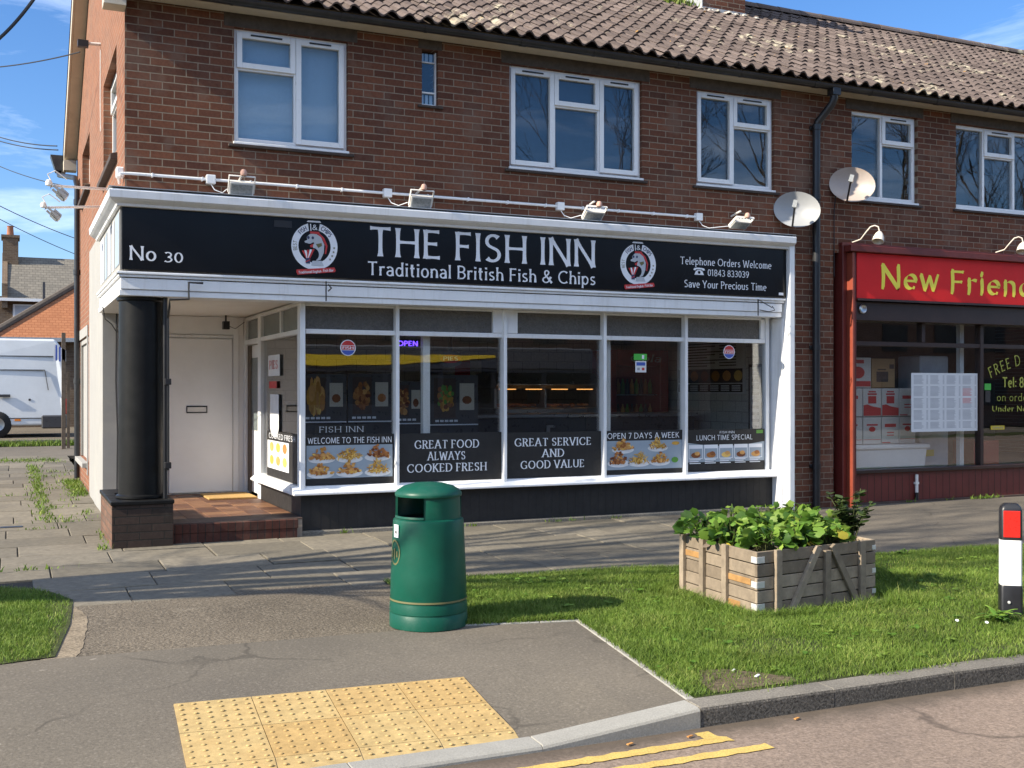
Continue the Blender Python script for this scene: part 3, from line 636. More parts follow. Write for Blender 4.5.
# tactile paving
m = MB(); O = Vector((.755, 5.84)); ux = Vector((math.cos(R(-3.3)), math.sin(R(-3.3)))); uy = Vector((ux.y, -ux.x)); TS = .39
for i in range(4):
    for j in range(3):
        r = {(1, 1): .95, (2, 0): .8, (3, 0): .9, (3, 1): .7}.get((i, j), random.uniform(.1, .4)); mi_ = 0
        def pt(a, b, z=0): q = O + ux * (i + a) * TS + uy * (j + b) * TS; return (q.x, min(99, q.y), gh(q.x, q.y) + .006 + z)
        e = .006; Q = [pt(e, e), pt(1 - e, e), pt(1 - e, 1 - e), pt(e, 1 - e)]
        if min(q[1] for q in Q) < 4.86:
            if max(q[1] for q in Q) < 4.95: continue
            Q = [(a, max(b, 4.862), c_) for a, b, c_ in Q]
        m.add([Q[3], Q[2], Q[1], Q[0]] + [(a, b, c_ - .05) for a, b, c_ in (Q[3], Q[2], Q[1], Q[0])], [(0, 1, 2, 3)] + [(k, (k + 4), (k + 1) % 4 + 4, (k + 1) % 4) for k in range(4)], mi_, r)
        for a in range(6):
            for b in range(6):
                u_, v_ = (a + .5) / 6, (b + .5) / 6; c_ = pt(u_, v_); zc = [pt(*q)[2] for q in ((0, 0), (1, 0), (1, 1), (0, 1))]; c_ = (c_[0], c_[1], max(c_[2], zc[0] * (1 - u_) * (1 - v_) + zc[1] * u_ * (1 - v_) + zc[2] * u_ * v_ + zc[3] * (1 - u_) * v_) + .0003)
                if c_[1] < 4.89: continue
                m.lathe([(.0115, 0), (.0098, .0038), (.006, .0052), (0, .0055)], c_, 9, m=mi_, r=r)
o = m.build('tactile_paving', ['tactile']); o['kind'] = 'structure'

# ------------------------------------------------------------------ the terrace building
D = 11.2; XR = 19.4
bld = empty('brick_building', (1.0, 11.2, 0), 'two storey dark brick terrace with pantile roof above the two shops', 'building')
WINS = [(2.035, 3.204), (5.05, 6.76), (7.52, 8.67), (9.90, 11.02), (11.71, 13.42), (14.4, 15.55)]
WZ = (3.985, 5.125)
m = MB(); holes = [(a, b, *WZ) for a, b in WINS] + [(4.02, 4.205, 4.56, 5.16), (1.0, 8.80, 0, 3.26), (9.60, 16.2, 0, 3.26)]
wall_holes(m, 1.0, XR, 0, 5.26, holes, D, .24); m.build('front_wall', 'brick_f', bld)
m = MB(); m.T = lambda q: (1.0 + (q[1] - 11.2), q[0], q[2])
SH = [(12.1, 13.86, 3.985, 5.08), (16.35, 18.05, 4.38, 5.08), (11.2, 13.78, 0, 3.3), (16.55, 18.75, .47, 2.27)]
wall_holes(m, 11.2, 19.5, 0, 5.26, SH, 11.2, .24)
m.T = None
m.poly([(1.0, 11.2, 5.26), (1.0, 19.5, 5.26), (1.0, 15.35, 7.70)]); m.poly([(1.24, 11.2, 5.26), (1.24, 19.5, 5.26), (1.24, 15.35, 7.70)])
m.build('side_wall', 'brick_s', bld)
m = MB(); m.box(1.0, XR, 19.26, 19.5, 0, 5.26); m.box(XR - .24, XR, 11.44, 19.26, 0, 5.26); m.build('back_wall', 'brick_f', bld)
m = MB(); m.box(1.25, XR - .3, 11.45, 19.2, 3.18, 3.28); m.box(1.25, XR - .3, 11.45, 19.2, 5.2, 5.255); m.box(9.25, 9.45, 11.45, 19.2, 0, 3.17); m.box(9.25, 9.45, 11.45, 19.2, 3.29, 5.19); m.box(1.25, XR, 13.9, 14.0, 3.29, 5.19); m.build('internal_walls', 'dark', bld)
for a, b in WINS: m = MB(); m.box(a - .1, b + .1, D - .008, D + .02, 5.128, 5.262); m.build('lintel', 'lintel', bld, bevel=.004)
m = MB(); m.box(3.98, 4.25, D - .008, D + .02, 5.163, 5.262); m.build('lintel', 'lintel', bld, bevel=.004)
# eaves
m = MB(); m.box(.80, XR, 11.0, D - .002, 5.264, 5.282); m.box(.80, XR, 10.982, 10.998, 5.258, 5.36); m.build('soffit', 'cream', bld, bevel=.002)
RS = math.tan(R(30)); EY, EZ = 10.86, 5.345
rz = lambda y: EZ + (y - EY) * RS if y <= 15.35 else EZ + (15.35 - EY) * RS - (y - 15.35) * RS
m = MB()
for (ya, yb) in ((11.02, 15.35), (19.66, 15.35)):
    for dx0, dx1, dz0, dz1 in ((.80, .83, -.23, -.03), (.832, .998, -.23, -.21)):
        m.prism([(dx0, ya, rz(ya) + dz0), (dx0, yb, rz(yb) + dz0), (dx0, yb, rz(yb) + dz1), (dx0, ya, rz(ya) + dz1)], (dx1 - dx0, 0, 0))
m.box(.795, .995, 10.98, 11.19, 5.12, 5.262); m.box(.795, .995, 19.51, 19.72, 5.10, 5.27)
m.build('bargeboard', 'cream', bld, bevel=.003)
# pantiles
m = MB(); wl = .195; gauge = .268; SL = math.hypot(15.35 - EY, (15.35 - EY) * RS); nc = int((XR + .2 - .79) / wl); nr = int(SL / gauge)
up = Vector((0, math.cos(R(30)), math.sin(R(30)))); nm = Vector((0, -math.sin(R(30)), math.cos(R(30)))); org = Vector((.79, EY, EZ)); NP = 8
for j in range(nr + 1):
    v0 = j * gauge; v1 = min(v0 + gauge + .06, SL)
    for i in range(nc):
        r = min(1, max(0, random.gauss(.45, .24))); lift = random.gauss(0, .003); tl = random.gauss(0, .004); jx = random.gauss(0, .003); P = []
        dv = random.gauss(0, .004)
        for v, l in ((v0 + dv, .030), (v1, .004)):
            for k in range(NP + 1):
                u = k / NP; h = .030 * math.sin(2 * math.pi * u) * (1.15 if u > .5 else .95)
                P.append(org + Vector(((i + u) * wl + jx + (.004 if k == NP else 0), 0, 0)) + up * v + nm * (h + l + lift + tl * (u - .5)))
        P += [q - nm * .018 for q in P[:NP + 1]]
        F = [(k, k + 1, NP + 2 + k, NP + 1 + k) for k in range(NP)] + [(2 * NP + 2 + k, 2 * NP + 3 + k, k + 1, k) for k in range(NP)]
        m.add(P, F, 0, r)
P0 = Vector((.79, 15.35, rz(15.35) + .02)); 
m.quad((.79, 15.35, rz(15.35) + .01), (XR + .2, 15.35, rz(15.35) + .01), (XR + .2, 19.85, rz(19.85)), (.79, 19.85, rz(19.85)))
m.quad((.82, 10.93, rz(10.93) - .04), (XR + .2, 10.93, rz(10.93) - .04), (XR + .2, 15.35, rz(15.35) - .04), (.82, 15.35, rz(15.35) - .04))
roof = m.build('roof', 'roof', bld)
m = MB(); x = .79
while x < XR:
    m.lathe([(.105, 0), (.11, .425)], (x, 15.35, rz(15.35) + .0 + random.uniform(-.006, .006)), 10, 0, 180, axis=(1, 0, 0)) if False else None
    r = random.random(); P = []
    for xx, rr in ((x, .125), (x + .452, .119)):
        for k in range(9): a = math.pi * k / 8; P.append((xx, 15.35 + rr * math.cos(a), rz(15.35) + .0 + rr * .9 * math.sin(a)))
    m.add(P, [(k, k + 1, 10 + k, 9 + k) for k in range(8)] + [tuple(range(9))], 0, r); x += .445
m.build('ridge_tiles', 'roof', roof)
# chimney stack
ch = bx('chimney', 'brick_f', bld, 9.76, 10.57, 14.38, 15.9, 6.9, 9.1, bevel=.006)
m = MB(); m.box(9.70, 10.63, 14.32, 15.96, 9.1, 9.2); m.build('cap', 'mortar', ch)
for k, yy in enumerate((14.75, 15.5)): m = MB(); m.lathe([(.13, 9.18), (.11, 9.6), (.13, 9.62), (.13, 9.66), (.09, 9.66), (.09, 9.2)], (10.16, yy, 0), 16); m.build('chimney_pot', 'clay', ch)
m = MB(); m.box(9.752, 10.578, 14.366, 14.378, 7.22, 7.44)
for k in range(7): y0 = 14.366 + k * .14; m.box(9.746, 9.757, y0, y0 + .142, rz(y0) - .05, rz(y0) + .20)
m.build('flashing', 'lead', ch)
m = MB()
for k in range(26): m.lathe([(random.uniform(.03, .06), 0), (.03, .03), (0, .04)], (9.62 + random.random() * 1.1, 14.20 + random.random() * .13, rz(14.26) + .03), 6)
m.build('mortar_fillet', 'mortar', ch)
m = MB()       # moss and weeds growing on the tiles beside the stack
for k in range(520):
    x = 9.28 + random.gauss(0, .17); y = 14.62 + random.gauss(0, .13); z = rz(y) + .03; a = random.random() * 6.3; h = random.uniform(.05, .16)
    m.add([(x, y, z), (x + .03 * math.cos(a), y + .03 * math.sin(a), z), (x + .05 * math.cos(a + .8), y + .05 * math.sin(a + .8), z + h)], [(0, 1, 2)])
m.thing('roof_moss', 'grass', 'bright green clump of moss growing on the roof beside the chimney', 'moss')

def window(parent, x0, x1, z0, z1, cols, T=None, glass='upglass', blind_or_backing=None, y=D + .055, sill=True):
    """A plastic window. cols: (x of right edge, kinds bottom to top as (z top, opening sash?))."""
    m = MB(); m.T = T; f = .05; yb = y + .06
    m.box(x0, x0 + f, y, yb, z0, z1); m.box(x1 - f, x1, y, yb, z0, z1); m.box(x0 + f, x1 - f, y, yb, z1 - f, z1); m.box(x0 + f, x1 - f, y, yb, z0, z0 + f)
    win = None; panes = []; sashes = []; xa = x0 + f
    for ci, (xe, rows) in enumerate(cols):
        last = ci == len(cols) - 1; xb = x1 - f if last else xe - .02
        za = z0 + f
        for ri, (zt, opening) in enumerate(rows):
            zb_ = z1 - f if ri == len(rows) - 1 else zt - .02
            if ri < len(rows) - 1: m.box(xa, xb, y, yb, zb_, zb_ + .04)
            if opening:
                s = MB(); s.T = T; g = .006; q = .055; ys, ye = y - .022, y + .03
                s.box(xa - .018, xa + q - .018, ys, ye, za - .018, zb_ + .018); s.box(xb - q + .018, xb + .018, ys, ye, za - .018, zb_ + .018)
                s.box(xa + q - .018, xb - q + .018, ys, ye, za - .018, za + q - .018); s.box(xa + q - .018, xb - q + .018, ys, ye, zb_ - q + .018, zb_ + .018)
                if xb - xa > .3: s.box(xa + .12, xb - .12, ys - .008, ys - .0005, zb_ - .012, zb_ + .006, 1)
                sashes.append((s, None)); panes.append((xa + q - .02, xb - q + .02, za + q - .02, zb_ - q + .02, y + .012))
            else: panes.append((xa - .004, xb + .004, za - .004, zb_ + .004, y + .03))
            za = zb_ + .04
        if not last: m.box(xb, xb + .04, y - .002, yb, z0 + f, z1 - f)
        xa = xb + .04
    win = m.build('window', 'upvc', parent, bevel=.004, seg=2)
    for s, _ in sashes: s.build('sash', ['upvc', 'plasticblack'], win, bevel=.005, seg=2)
    for a, b, c_, d, yy in panes:
        m = MB(); m.T = T; m.box(a, b, yy, yy + .02, c_, d); m.build('pane', glass, win)
    m = MB(); m.T = T; m.box(x0 - .01, x1 + .01, y - .075, y + .02, z0 - .028, z0 - .002); m.build('window_sill', 'upvc', win, bevel=.004)
    if sill: m = MB(); m.T = T; m.box(x0 - .06, x1 + .06, D - .035, D + .06, z0 - .058, z0 - .030); m.build('tile_sill', 'silltile', win, bevel=.004)
    if blind_or_backing:
        m = MB(); m.T = T; n = int((z1 - z0) / .03)
        if blind_or_backing == 'blind':
            for k in range(n): zz = z0 + .02 + k * .03; m.add([(x0 + .03, y + .125, zz), (x1 - .03, y + .125, zz), (x1 - .03, y + .115, zz + .031), (x0 + .03, y + .115, zz + .031)], [(0, 1, 2, 3)])
        else: m.box(x0 + .03, x1 - .03, y + .15, y + .16, z0, z1)
        m.build('blind', blind_or_backing, win)
    return win
ZT = 4.735
two = lambda a, b, k: [(k, [(9, True)]), (b, [(ZT, False), (9, True)])]
window(bld, *WINS[0], *WZ, [(2.665, [(ZT, False), (9, True)]), (9, [(9, True)])], blind_or_backing='blind')
window(bld, *WINS[1], *WZ, [(5.625, [(9, True)]), (6.21, [(ZT, False), (9, True)]), (9, [(9, True)])], blind_or_backing='darkblue')
window(bld, *WINS[2], *WZ, [(8.08, [(9, True)]), (9, [(ZT, False), (9, True)])])
window(bld, *WINS[3], *WZ, [(10.44, [(9, False)]), (9, [(ZT, False), (9, True)])])
window(bld, *WINS[4], *WZ, [(12.27, [(9, False)]), (12.85, [(ZT, False), (9, True)]), (9, [(9, False)])])
window(bld, *WINS[5], *WZ, [(14.9, [(9, True)]), (9, [(ZT, False), (9, True)])])
TS_ = lambda q: (1.0 + (q[1] - 11.2), q[0], q[2])
window(bld, 12.1, 13.86, 3.985, 5.08, [(12.98, [(9, True)]), (9, [(ZT, False), (9, True)])], T=TS_, y=11.2 + .10, sill=False)
window(bld, 16.35, 18.05, 4.38, 5.08, [(17.2, [(9, True)]), (9, [(9, False)])], T=TS_, y=11.2 + .10, sill=False)
for a, b, z in ((12.0, 13.95, 3.955), (16.25, 18.15, 4.35)):
    m = MB(); m.T = TS_; m.prism([(a, 11.2 + .1, z + .01), (a, 11.13, z - .03), (a, 11.13, z - .09), (a, 11.2 + .1, z - .09)], (b - a, 0, 0))
    m.build('side_sill', 'silltile', bld, bevel=.004)
m = MB()       # narrow slit window
m.box(4.022, 4.203, D + .05, D + .09, 4.562, 4.585); m.box(4.185, 4.203, D + .05, D + .09, 4.585, 5.15); m.box(4.022, 4.034, D + .05, D + .09, 4.585, 5.15)
m.box(4.034, 4.185, D + .055, D + .085, 4.70, 4.718); m.box(4.034, 4.185, D + .055, D + .085, 5.03, 5.045)
sw = m.build('window', 'upvc', bld, bevel=.003)
m = MB(); m.box(4.03, 4.19, D + .07, D + .08, 4.58, 5.15); m.build('pane', 'upglass', sw)
m = MB()
for z0, z1 in ((4.59, 4.695), (5.05, 5.14)):
    for k in range(3): m.box(4.04 + k * .05, 4.072 + k * .05, D + .095, D + .10, z0, z1)
m.build('louvre', 'upvc', sw)
m = MB(); m.box(3.97, 4.255, D - .03, D + .05, 4.53, 4.556); m.build('tile_sill', 'silltile', sw, bevel=.004)
# boarded white window low on the side wall
m = MB(); m.T = TS_; y = 11.2 + .015
m.box(16.55, 16.83, y, y + .06, .47, 2.27); m.box(18.67, 18.75, y, y + .06, .47, 2.27); m.box(16.83, 18.67, y, y + .06, 2.19, 2.27); m.box(16.83, 18.67, y + .03, y + .05, .47, 2.19); m.box(16.7, 18.8, 11.12, y + .05, .40, .468)
m.build('boarded_window', 'whitewall', bld, bevel=.004)
m = MB(); m.T = TS_; m.box(16.62, 18.9, 11.185, 11.198, 2.274, 2.42); m.box(16.60, 16.74, 11.185, 11.198, .30, 2.27); m.build('white_lintel_band', 'whitewall', bld)

# gutter and rainwater pipes
gt = empty('roof_gutter', (1, 10.93, 5.25), 'black half round gutter running along the front eaves under the tiles', 'gutter')
def halfpipe(m, a, b, r, n=9, th=.006):
    a, b = Vector(a), Vector(b); d = (b - a).normalized(); s_ = Vector((0, 0, 1)).cross(d).normalized(); P = []
    for q in (a, b):
        for rr in (r, r - th):
            for k in range(n): an = math.pi + math.pi * k / (n - 1); P.append(q + s_ * rr * math.cos(an) + Vector((0, 0, rr * math.sin(an))))
    N = n; F = [(k, k + 1, 2 * N + k + 1, 2 * N + k) for k in range(N - 1)] + [(N + k, 3 * N + k, 3 * N + k + 1, N + k + 1) for k in range(N - 1)]
    F += [(0, 2 * N, 3 * N, N), (N - 1, 2 * N - 1, 4 * N - 1, 3 * N - 1)] + [(k, N + k, N + k + 1, k + 1) for k in range(N - 1)]
    m.add(P, F, 0, .5, True)
m = MB(); halfpipe(m, (.80, 10.925, 5.305), (XR + .2, 10.925, 5.305), .058); m.build('channel', 'gutter', gt)
m = MB()
for k in range(9):
    x = 1.05 + k * 2.0; m = MB(); halfpipe(m, (x, 10.925, 5.306), (x + .07, 10.925, 5.306), .065); m.build('joint', 'gutter', gt)
    m = MB(); halfpipe(m, (x + .9, 10.925, 5.306), (x + .925, 10.925, 5.306), .064); m.build('bracket', 'gutter', gt)
dp = empty('drainpipe', (9.36, D - .05, 0), 'black drainpipe running down the brickwork between the two shops', 'drainpipe', 'rainwater pipes')
m = MB(); m.tube([(9.38, 10.93, 5.26), (9.38, 10.93, 5.15), (9.37, 10.96, 5.08), (9.28, 11.12, 4.88), (9.27, 11.13, 4.80), (9.27, 11.13, .02)], .048, 14); m.build('pipe', 'gutter', dp)
m = MB(); m.box(9.32, 9.44, 10.87, 10.99, 5.18, 5.27); m.build('gutter_outlet', 'gutter', dp, bevel=.003)
for z in (4.78, 3.9, 2.0, .5):
    m = MB(); m.lathe([(.048, z), (.056, z), (.056, z + .07), (.048, z + .07)], (9.27, 11.13, 0), 14); m.box(9.21, 9.33, 11.165, 11.198, z + .01, z + .06)
    m.build('collar', 'gutter', dp, bevel=.003)
dp = empty('drainpipe', (.95, 18.56, 0), 'tall dark drainpipe with a hopper at the back corner of the side wall', 'drainpipe', 'rainwater pipes')
m = MB(); m.tube([(.72, 19.9, 5.2), (.74, 19.75, 5.05), (.93, 18.75, 4.85), (.95, 18.56, 4.70), (.95, 18.56, .12)], .042, 10); m.build('pipe', 'gutter', dp)
m = MB()
for z in (4.4, 3.3, 1.6): m = MB(); m.lathe([(.042, z), (.052, z), (.052, z + .08), (.042, z + .08)], (.95, 18.56, 0), 12); m.build('collar', 'gutter', dp)
m = MB(); m.prism([(.60, 19.72, 5.38), (.88, 19.72, 5.38), (.84, 19.72, 5.12), (.68, 19.72, 5.12)], (0, .26, 0)); m.build('hopper', 'gutter', dp, bevel=.005)
# ------------------------------------------------------------------ the fish shop front
sh = empty('fish_and_chip_shop', (1.0, 11.2, 0), 'white framed fish and chip shop front with a recessed corner entrance', 'shop')
m = MB()       # cornice with a moulded profile, front run and left return
prof = [(0, 3.235), (-.05, 3.235), (-.06, 3.26), (-.10, 3.285), (-.125, 3.305), (-.13, 3.372), (-.12, 3.385), (0, 3.40)]
def run_x(m, x0, x1, yb, prof, mi0=0.0, mi1=0.0):
    n = len(prof); A = [(x0 + mi0 * p[0], yb + p[0], p[1]) for p in prof]; B = [(x1 - mi1 * p[0], yb + p[0], p[1]) for p in prof]
    m.add(A + B, [(i, (i + 1) % n, n + (i + 1) % n, n + i) for i in range(n)] + [tuple(reversed(range(n))), tuple(range(n, 2 * n))])
def run_y(m, y0, y1, xb, prof, mi0=0.0):
    n = len(prof); A = [(xb + p[0], y0 + mi0 * p[0], p[1]) for p in prof]; B = [(xb + p[0], y1, p[1]) for p in prof]
    m.add(A + B, [(i, n + i, n + (i + 1) % n, (i + 1) % n) for i in range(n)] + [tuple(range(n)), tuple(reversed(range(n, 2 * n)))])
run_x(m, .965, 8.80, 11.06, prof, 1); run_y(m, 11.06, 13.78, .965, prof, 1)
m.box(.97, 8.80, 11.061, 11.45, 3.30, 3.383); m.box(.966, 1.24, 11.46, 13.78, 3.30, 3.383)
m.build('cornice', 'white', sh, bevel=.004)
# flat grey lead cover over the cornice
m = MB()
for k in range(8): m.box(.835 + k * .995, .835 + (k + 1) * .995 - .004, 10.93, 11.196, 3.402, 3.408)
m.build('lead_cover', 'lead', sh)
m = MB()       # beam under the sign
m.box(.95, 8.70, 11.082, 11.40, 2.46, 2.566); m.box(.93, 8.72, 11.068, 11.40, 2.575, 2.60); m.box(.915, 8.73, 11.05, 11.12, 2.602, 2.628); m.box(.94, 8.70, 11.096, 11.40, 2.40, 2.457)
m.box(.95, 1.2, 11.401, 13.78, 2.46, 2.566); m.box(.93, 1.2, 11.401, 13.78, 2.575, 2.60); m.box(.915, .98, 11.051, 13.78, 2.602, 2.628); m.box(.94, 1.2, 11.401, 13.78, 2.40, 2.457)
m.build('beam', 'white', sh, bevel=.006, seg=2)
m = MB(); m.box(.99, 8.76, 11.085, 11.4, 2.63, 3.232); m.box(.985, 1.2, 11.41, 13.77, 2.63, 3.232); m.build('sign_backing', 'whitewall', sh)
m = MB(); m.box(8.74, 8.815, 10.985, 11.46, 0, 3.36); m.box(8.726, 8.739, 11.12, 11.45, 0.02, 2.39); m.build('pilaster', 'white', sh, bevel=.006, seg=2)
m = MB(); m.box(.98, 1.17, 13.765, 16.1, 0.0, 3.385); m.build('pier', 'whitewall', sh, bevel=.006)
# glazing bars
YG = 11.35; bars = [2.756, 3.784, 5.046, 6.318, 7.438, 8.66]
m = MB()
for i, x in enumerate(bars): h = .020 if 0 < i < 5 else .028; x -= .010 if i < 5 else 0; m.box(x - h, x + h, YG - (.075 if i < 5 else .03), YG + .05, .465 if i < 5 else .5, 2.40)
m.box(2.79, 8.626, YG - .026, YG + .046, 2.085, 2.135); m.box(4.905, 5.205, YG - .034, YG + .04, 2.136, 2.399)
m.box(8.56, 8.625, YG - .02, YG + .04, 2.136, 2.399)
m.box(2.79, 8.626, YG - .02, YG + .04, 2.375, 2.399)
m.build('glazing_bars', 'white', sh, bevel=.006, seg=2)
m = MB(); m.prism([(2.64, YG + .06, .503), (2.64, YG - .035, .500), (2.64, YG - .135, .440), (2.64, YG - .135, .415), (2.64, YG + .06, .415)], (6.09, 0, 0)); m.prism([(2.80, YG + .061, .502), (2.72, YG + .061, .498), (2.64, YG + .061, .440), (2.64, YG + .061, .415), (2.80, YG + .061, .415)], (0, 2.06, 0))
m.build('shop_sill', 'white', sh, bevel=.006, seg=2)
m = MB(); m.box(2.735, 8.735, YG - .035, YG + .05, .045, .418)
for k in range(1, 60): m.box(2.735 + k * .1, 2.738 + k * .1, YG - .0365, YG - .034, .05, .418)
m.box(2.735, 2.80, YG + .051, 13.4, .19, .418)
m.build('stall_riser', 'blackboard', sh)
m = MB(); m.box(2.68, 8.735, YG - .10, YG + .05, -.05, .043); m.build('footing', 'kerb_top', sh, bevel=.01)
def pane(a, b, c_, d, y, mat='glass', par=sh): m = MB(); m.box(a, b, y, y + .006, c_, d); return m.build('pane', mat, par)
for i in range(5): pane(bars[i] + .028, bars[i + 1] - .028, .50, 2.087, YG + .01)
for a, b in ((2.79, 3.756), (3.812, 4.907), (5.203, 6.29), (6.346, 7.41), (7.466, 8.562)): pane(a, b, 2.134, 2.377, YG + .012, 'frost')
# lobby side glazing (faces the open corner)
LX = 2.756; TL = lambda q: (LX + (q[1] - YG), q[0], q[2])
m = MB(); m.T = TL
m.box(13.30, 13.46, YG - .03, YG + .05, .19, 2.42); m.box(14.24, 14.34, YG - .03, YG + .05, .19, 2.42)
m.box(YG + .051, 13.30, YG - .026, YG + .046, 2.085, 2.135); m.box(13.46, 14.24, YG - .026, YG + .046, 2.07, 2.135); m.box(YG + .051, 14.24, YG - .026, YG + .046, 2.38, 2.42)
m.box(12.26, 12.31, YG - .02, YG + .04, 2.136, 2.379)
m.build('side_glazing_bars', 'white', sh, bevel=.006, seg=2)
def spane(a, b, c_, d, mat='glass'): m = MB(); m.T = TL; m.box(a, b, YG + .01, YG + .016, c_, d); return m.build('pane', mat, sh)
spane(YG + .05, 13.302, .50, 2.087); spane(YG + .05, 12.262, 2.134, 2.382, 'frost_side'); spane(12.308, 13.302, 2.134, 2.382, 'frost_side'); spane(13.458, 14.242, 2.134, 2.382, 'frost_side')
m = MB(); m.T = TL; m.box(13.47, 14.23, YG + .02, YG + .07, .22, 2.06); sd_ = m.build('shop_door', 'doorwhite', sh, bevel=.005)
m = MB(); m.T = TL; m.box(13.60, 14.10, YG + .012, YG + .019, 1.0, 1.9); m.build('door_glass', 'frost_side', sd_)
m = MB(); m.T = TL; m.box(14.05, 14.235, YG - .0, YG + .018, .22, 2.06); m.build('door_edge', 'fencewood', sd_)
# lobby back wall, ceiling and white door
m = MB(); m.box(1.17, 2.75, 14.36, 14.5, .1, 2.60); m.box(1.17, 2.72, 14.34, 14.358, 2.20, 2.43); m.box(2.60, 2.66, 14.33, 14.358, .2, 2.43); m.build('lobby_wall', 'doorwhite', sh, bevel=.004)
m = MB(); m.box(1.0, 2.79, 11.405, 14.5, 2.435, 2.458); m.build('lobby_ceiling', 'ceil', sh)
m = MB(); m.box(1.80, 2.58, 14.315, 14.355, .21, 2.15); wd_ = m.build('flat_door', 'doorwhite', sh, bevel=.004)
m = MB(); m.box(2.01, 2.265, 14.305, 14.314, 1.21, 1.225); m.box(2.01, 2.265, 14.305, 14.314, 1.285, 1.30); m.box(2.01, 2.022, 14.305, 14.314, 1.225, 1.285); m.box(2.253, 2.265, 14.305, 14.314, 1.225, 1.285); m.build('letter_plate', 'plasticblack', wd_)
m = MB(); m.box(2.02, 2.255, 14.308, 14.314, 1.226, 1.284); m.build('letter_flap', 'lampwhite', wd_)
m = MB(); m.box(1.70, 1.79, 14.325, 14.358, .2, 2.2); m.box(2.585, 2.6, 14.325, 14.358, .2, 2.2); m.box(1.79, 2.585, 14.325, 14.358, 2.155, 2.195); m.build('door_frame', 'white', sh, bevel=.004)
# step, plinth, column
st = empty('door_step', (2.0, 11.15, 0), 'tiled lobby step with a soldier course of red bricks in front', 'step')
m = MB(); m.box(1.432, 2.67, 11.15, 11.22, .095, .185); m.build('soldier_bricks', 'brick_soldier', st, bevel=.004)
m = MB(); m.box(1.432, 2.66, 11.155, 11.23, -.06, .093); m.build('lower_bricks', 'brick_soldier', st)
m = MB(); m.box(1.0, 2.73, 11.231, 14.34, -.06, .178); m.build('grout_bed', 'grout', st)
m = MB(); m.box(1.432, 2.732, 11.222, 11.62, .1785, .190, r=.1); m.build('nosing', 'nosing', st, bevel=.002)  # dark strip along the step edge, the column's shadow put into its colour
m = MB(); y = 11.626
while y < 14.2:
    for k in range(6): m.box(1.434 + k * .217, 1.434 + k * .217 + .211, y, y + .25, .1785, .190, r=random.choice((.1, .3, .5, .6, .9, 1)))
    y += .256
m.build('tiles', 'quarry', st, bevel=.002)
m = MB(); m.box(2.15, 2.72, 13.45, 14.15, .191, .212); m.thing('door_mat', 'mat', 'light brown coir door mat lying in the shop entrance', 'door mat', bevel=.004)
co = empty('black_column', (1.167, 11.36, 0), 'thick black painted round column on a brick plinth at the entrance corner', 'column')
m = MB(); m.lathe([(.235, .455), (.235, .475), (.212, .49), (.205, 2.36), (.225, 2.37), (.225, 2.40)], (1.167, 11.38, 0), 40)
m.build('shaft', 'black', co)
m = MB(); wall_holes(m, .872, 1.428, -.05, .405, [], 11.045, .12); m.build('plinth_front', 'brick_plinth', co)
m = MB(); m.quad((.872, 11.045, -.05), (.872, 11.045, .405), (.872, 12.45, .405), (.872, 12.45, -.05)); m.quad((1.428, 11.045, -.05), (1.428, 12.45, -.05), (1.428, 12.45, .405), (1.428, 11.045, .405)); m.quad((.872, 12.45, -.05), (.872, 12.45, .405), (1.428, 12.45, .405), (1.428, 12.45, -.05)); m.build('plinth_side', 'brick_plinth_s', co)
m = MB(); m.box(.86, 1.44, 11.032, 11.72, .406, .446); m.box(.86, .97, 11.72, 12.0, .406, .446); m.box(1.30, 1.44, 11.72, 12.0, .406, .446); m.box(.86, 1.44, 12.0, 12.46, .406, .446); m.build('plinth_cap', 'black', co, bevel=.008, seg=2)
cp = empty('cable_conduit', (1.36, 11.05, .4), 'thin black pipes dropping from the beam beside the black column', 'pipe')
m = MB(); m.tube([(1.70, 10.985, 2.535), (1.565, 10.985, 2.535), (1.565, 10.985, 2.375), (1.39, 11.0, 2.365), (1.39, 11.02, 2.3), (1.39, 11.13, 2.2), (1.395, 11.15, .72)], .012, 8); m.build('bent_pipe', 'plasticblack', cp)
m = MB(); m.tube([(1.372, 11.2, 2.42), (1.372, 11.2, .447)], .024, 10); m.build('straight_pipe', 'plasticblack', cp)
m = MB()
for z in (.74, 1.55): m.box(1.36, 1.42, 11.11, 11.18, z, z + .06)
m.build('clip', 'plasticblack', cp, bevel=.004)
m = MB(); m.tube([(1.14, 13.77, 2.4), (1.13, 13.772, 1.6), (1.15, 13.772, 1.0), (1.14, 13.772, .1)], .012, 6); m.tube([(.93, 13.0, 2.42), (.98, 13.3, 2.30), (1.06, 13.5, 2.26), (1.14, 13.77, 2.18)], .006, 5)
m.thing('hanging_cable', 'cable', 'loose dark cable down the white pier behind the black column', 'cable')
m = MB(); m.box(2.42, 2.50, 14.05, 14.14, 2.26, 2.36); m.tube([(2.46, 14.1, 2.36), (2.46, 14.1, 2.434)], .012, 6); m.tube([(2.5, 14.1, 2.3), (2.58, 14.12, 2.27), (2.7, 14.15, 2.36)], .005, 5)
m.thing('lobby_camera', 'plasticblack', 'small black security camera under the lobby ceiling', 'camera', bevel=.006)
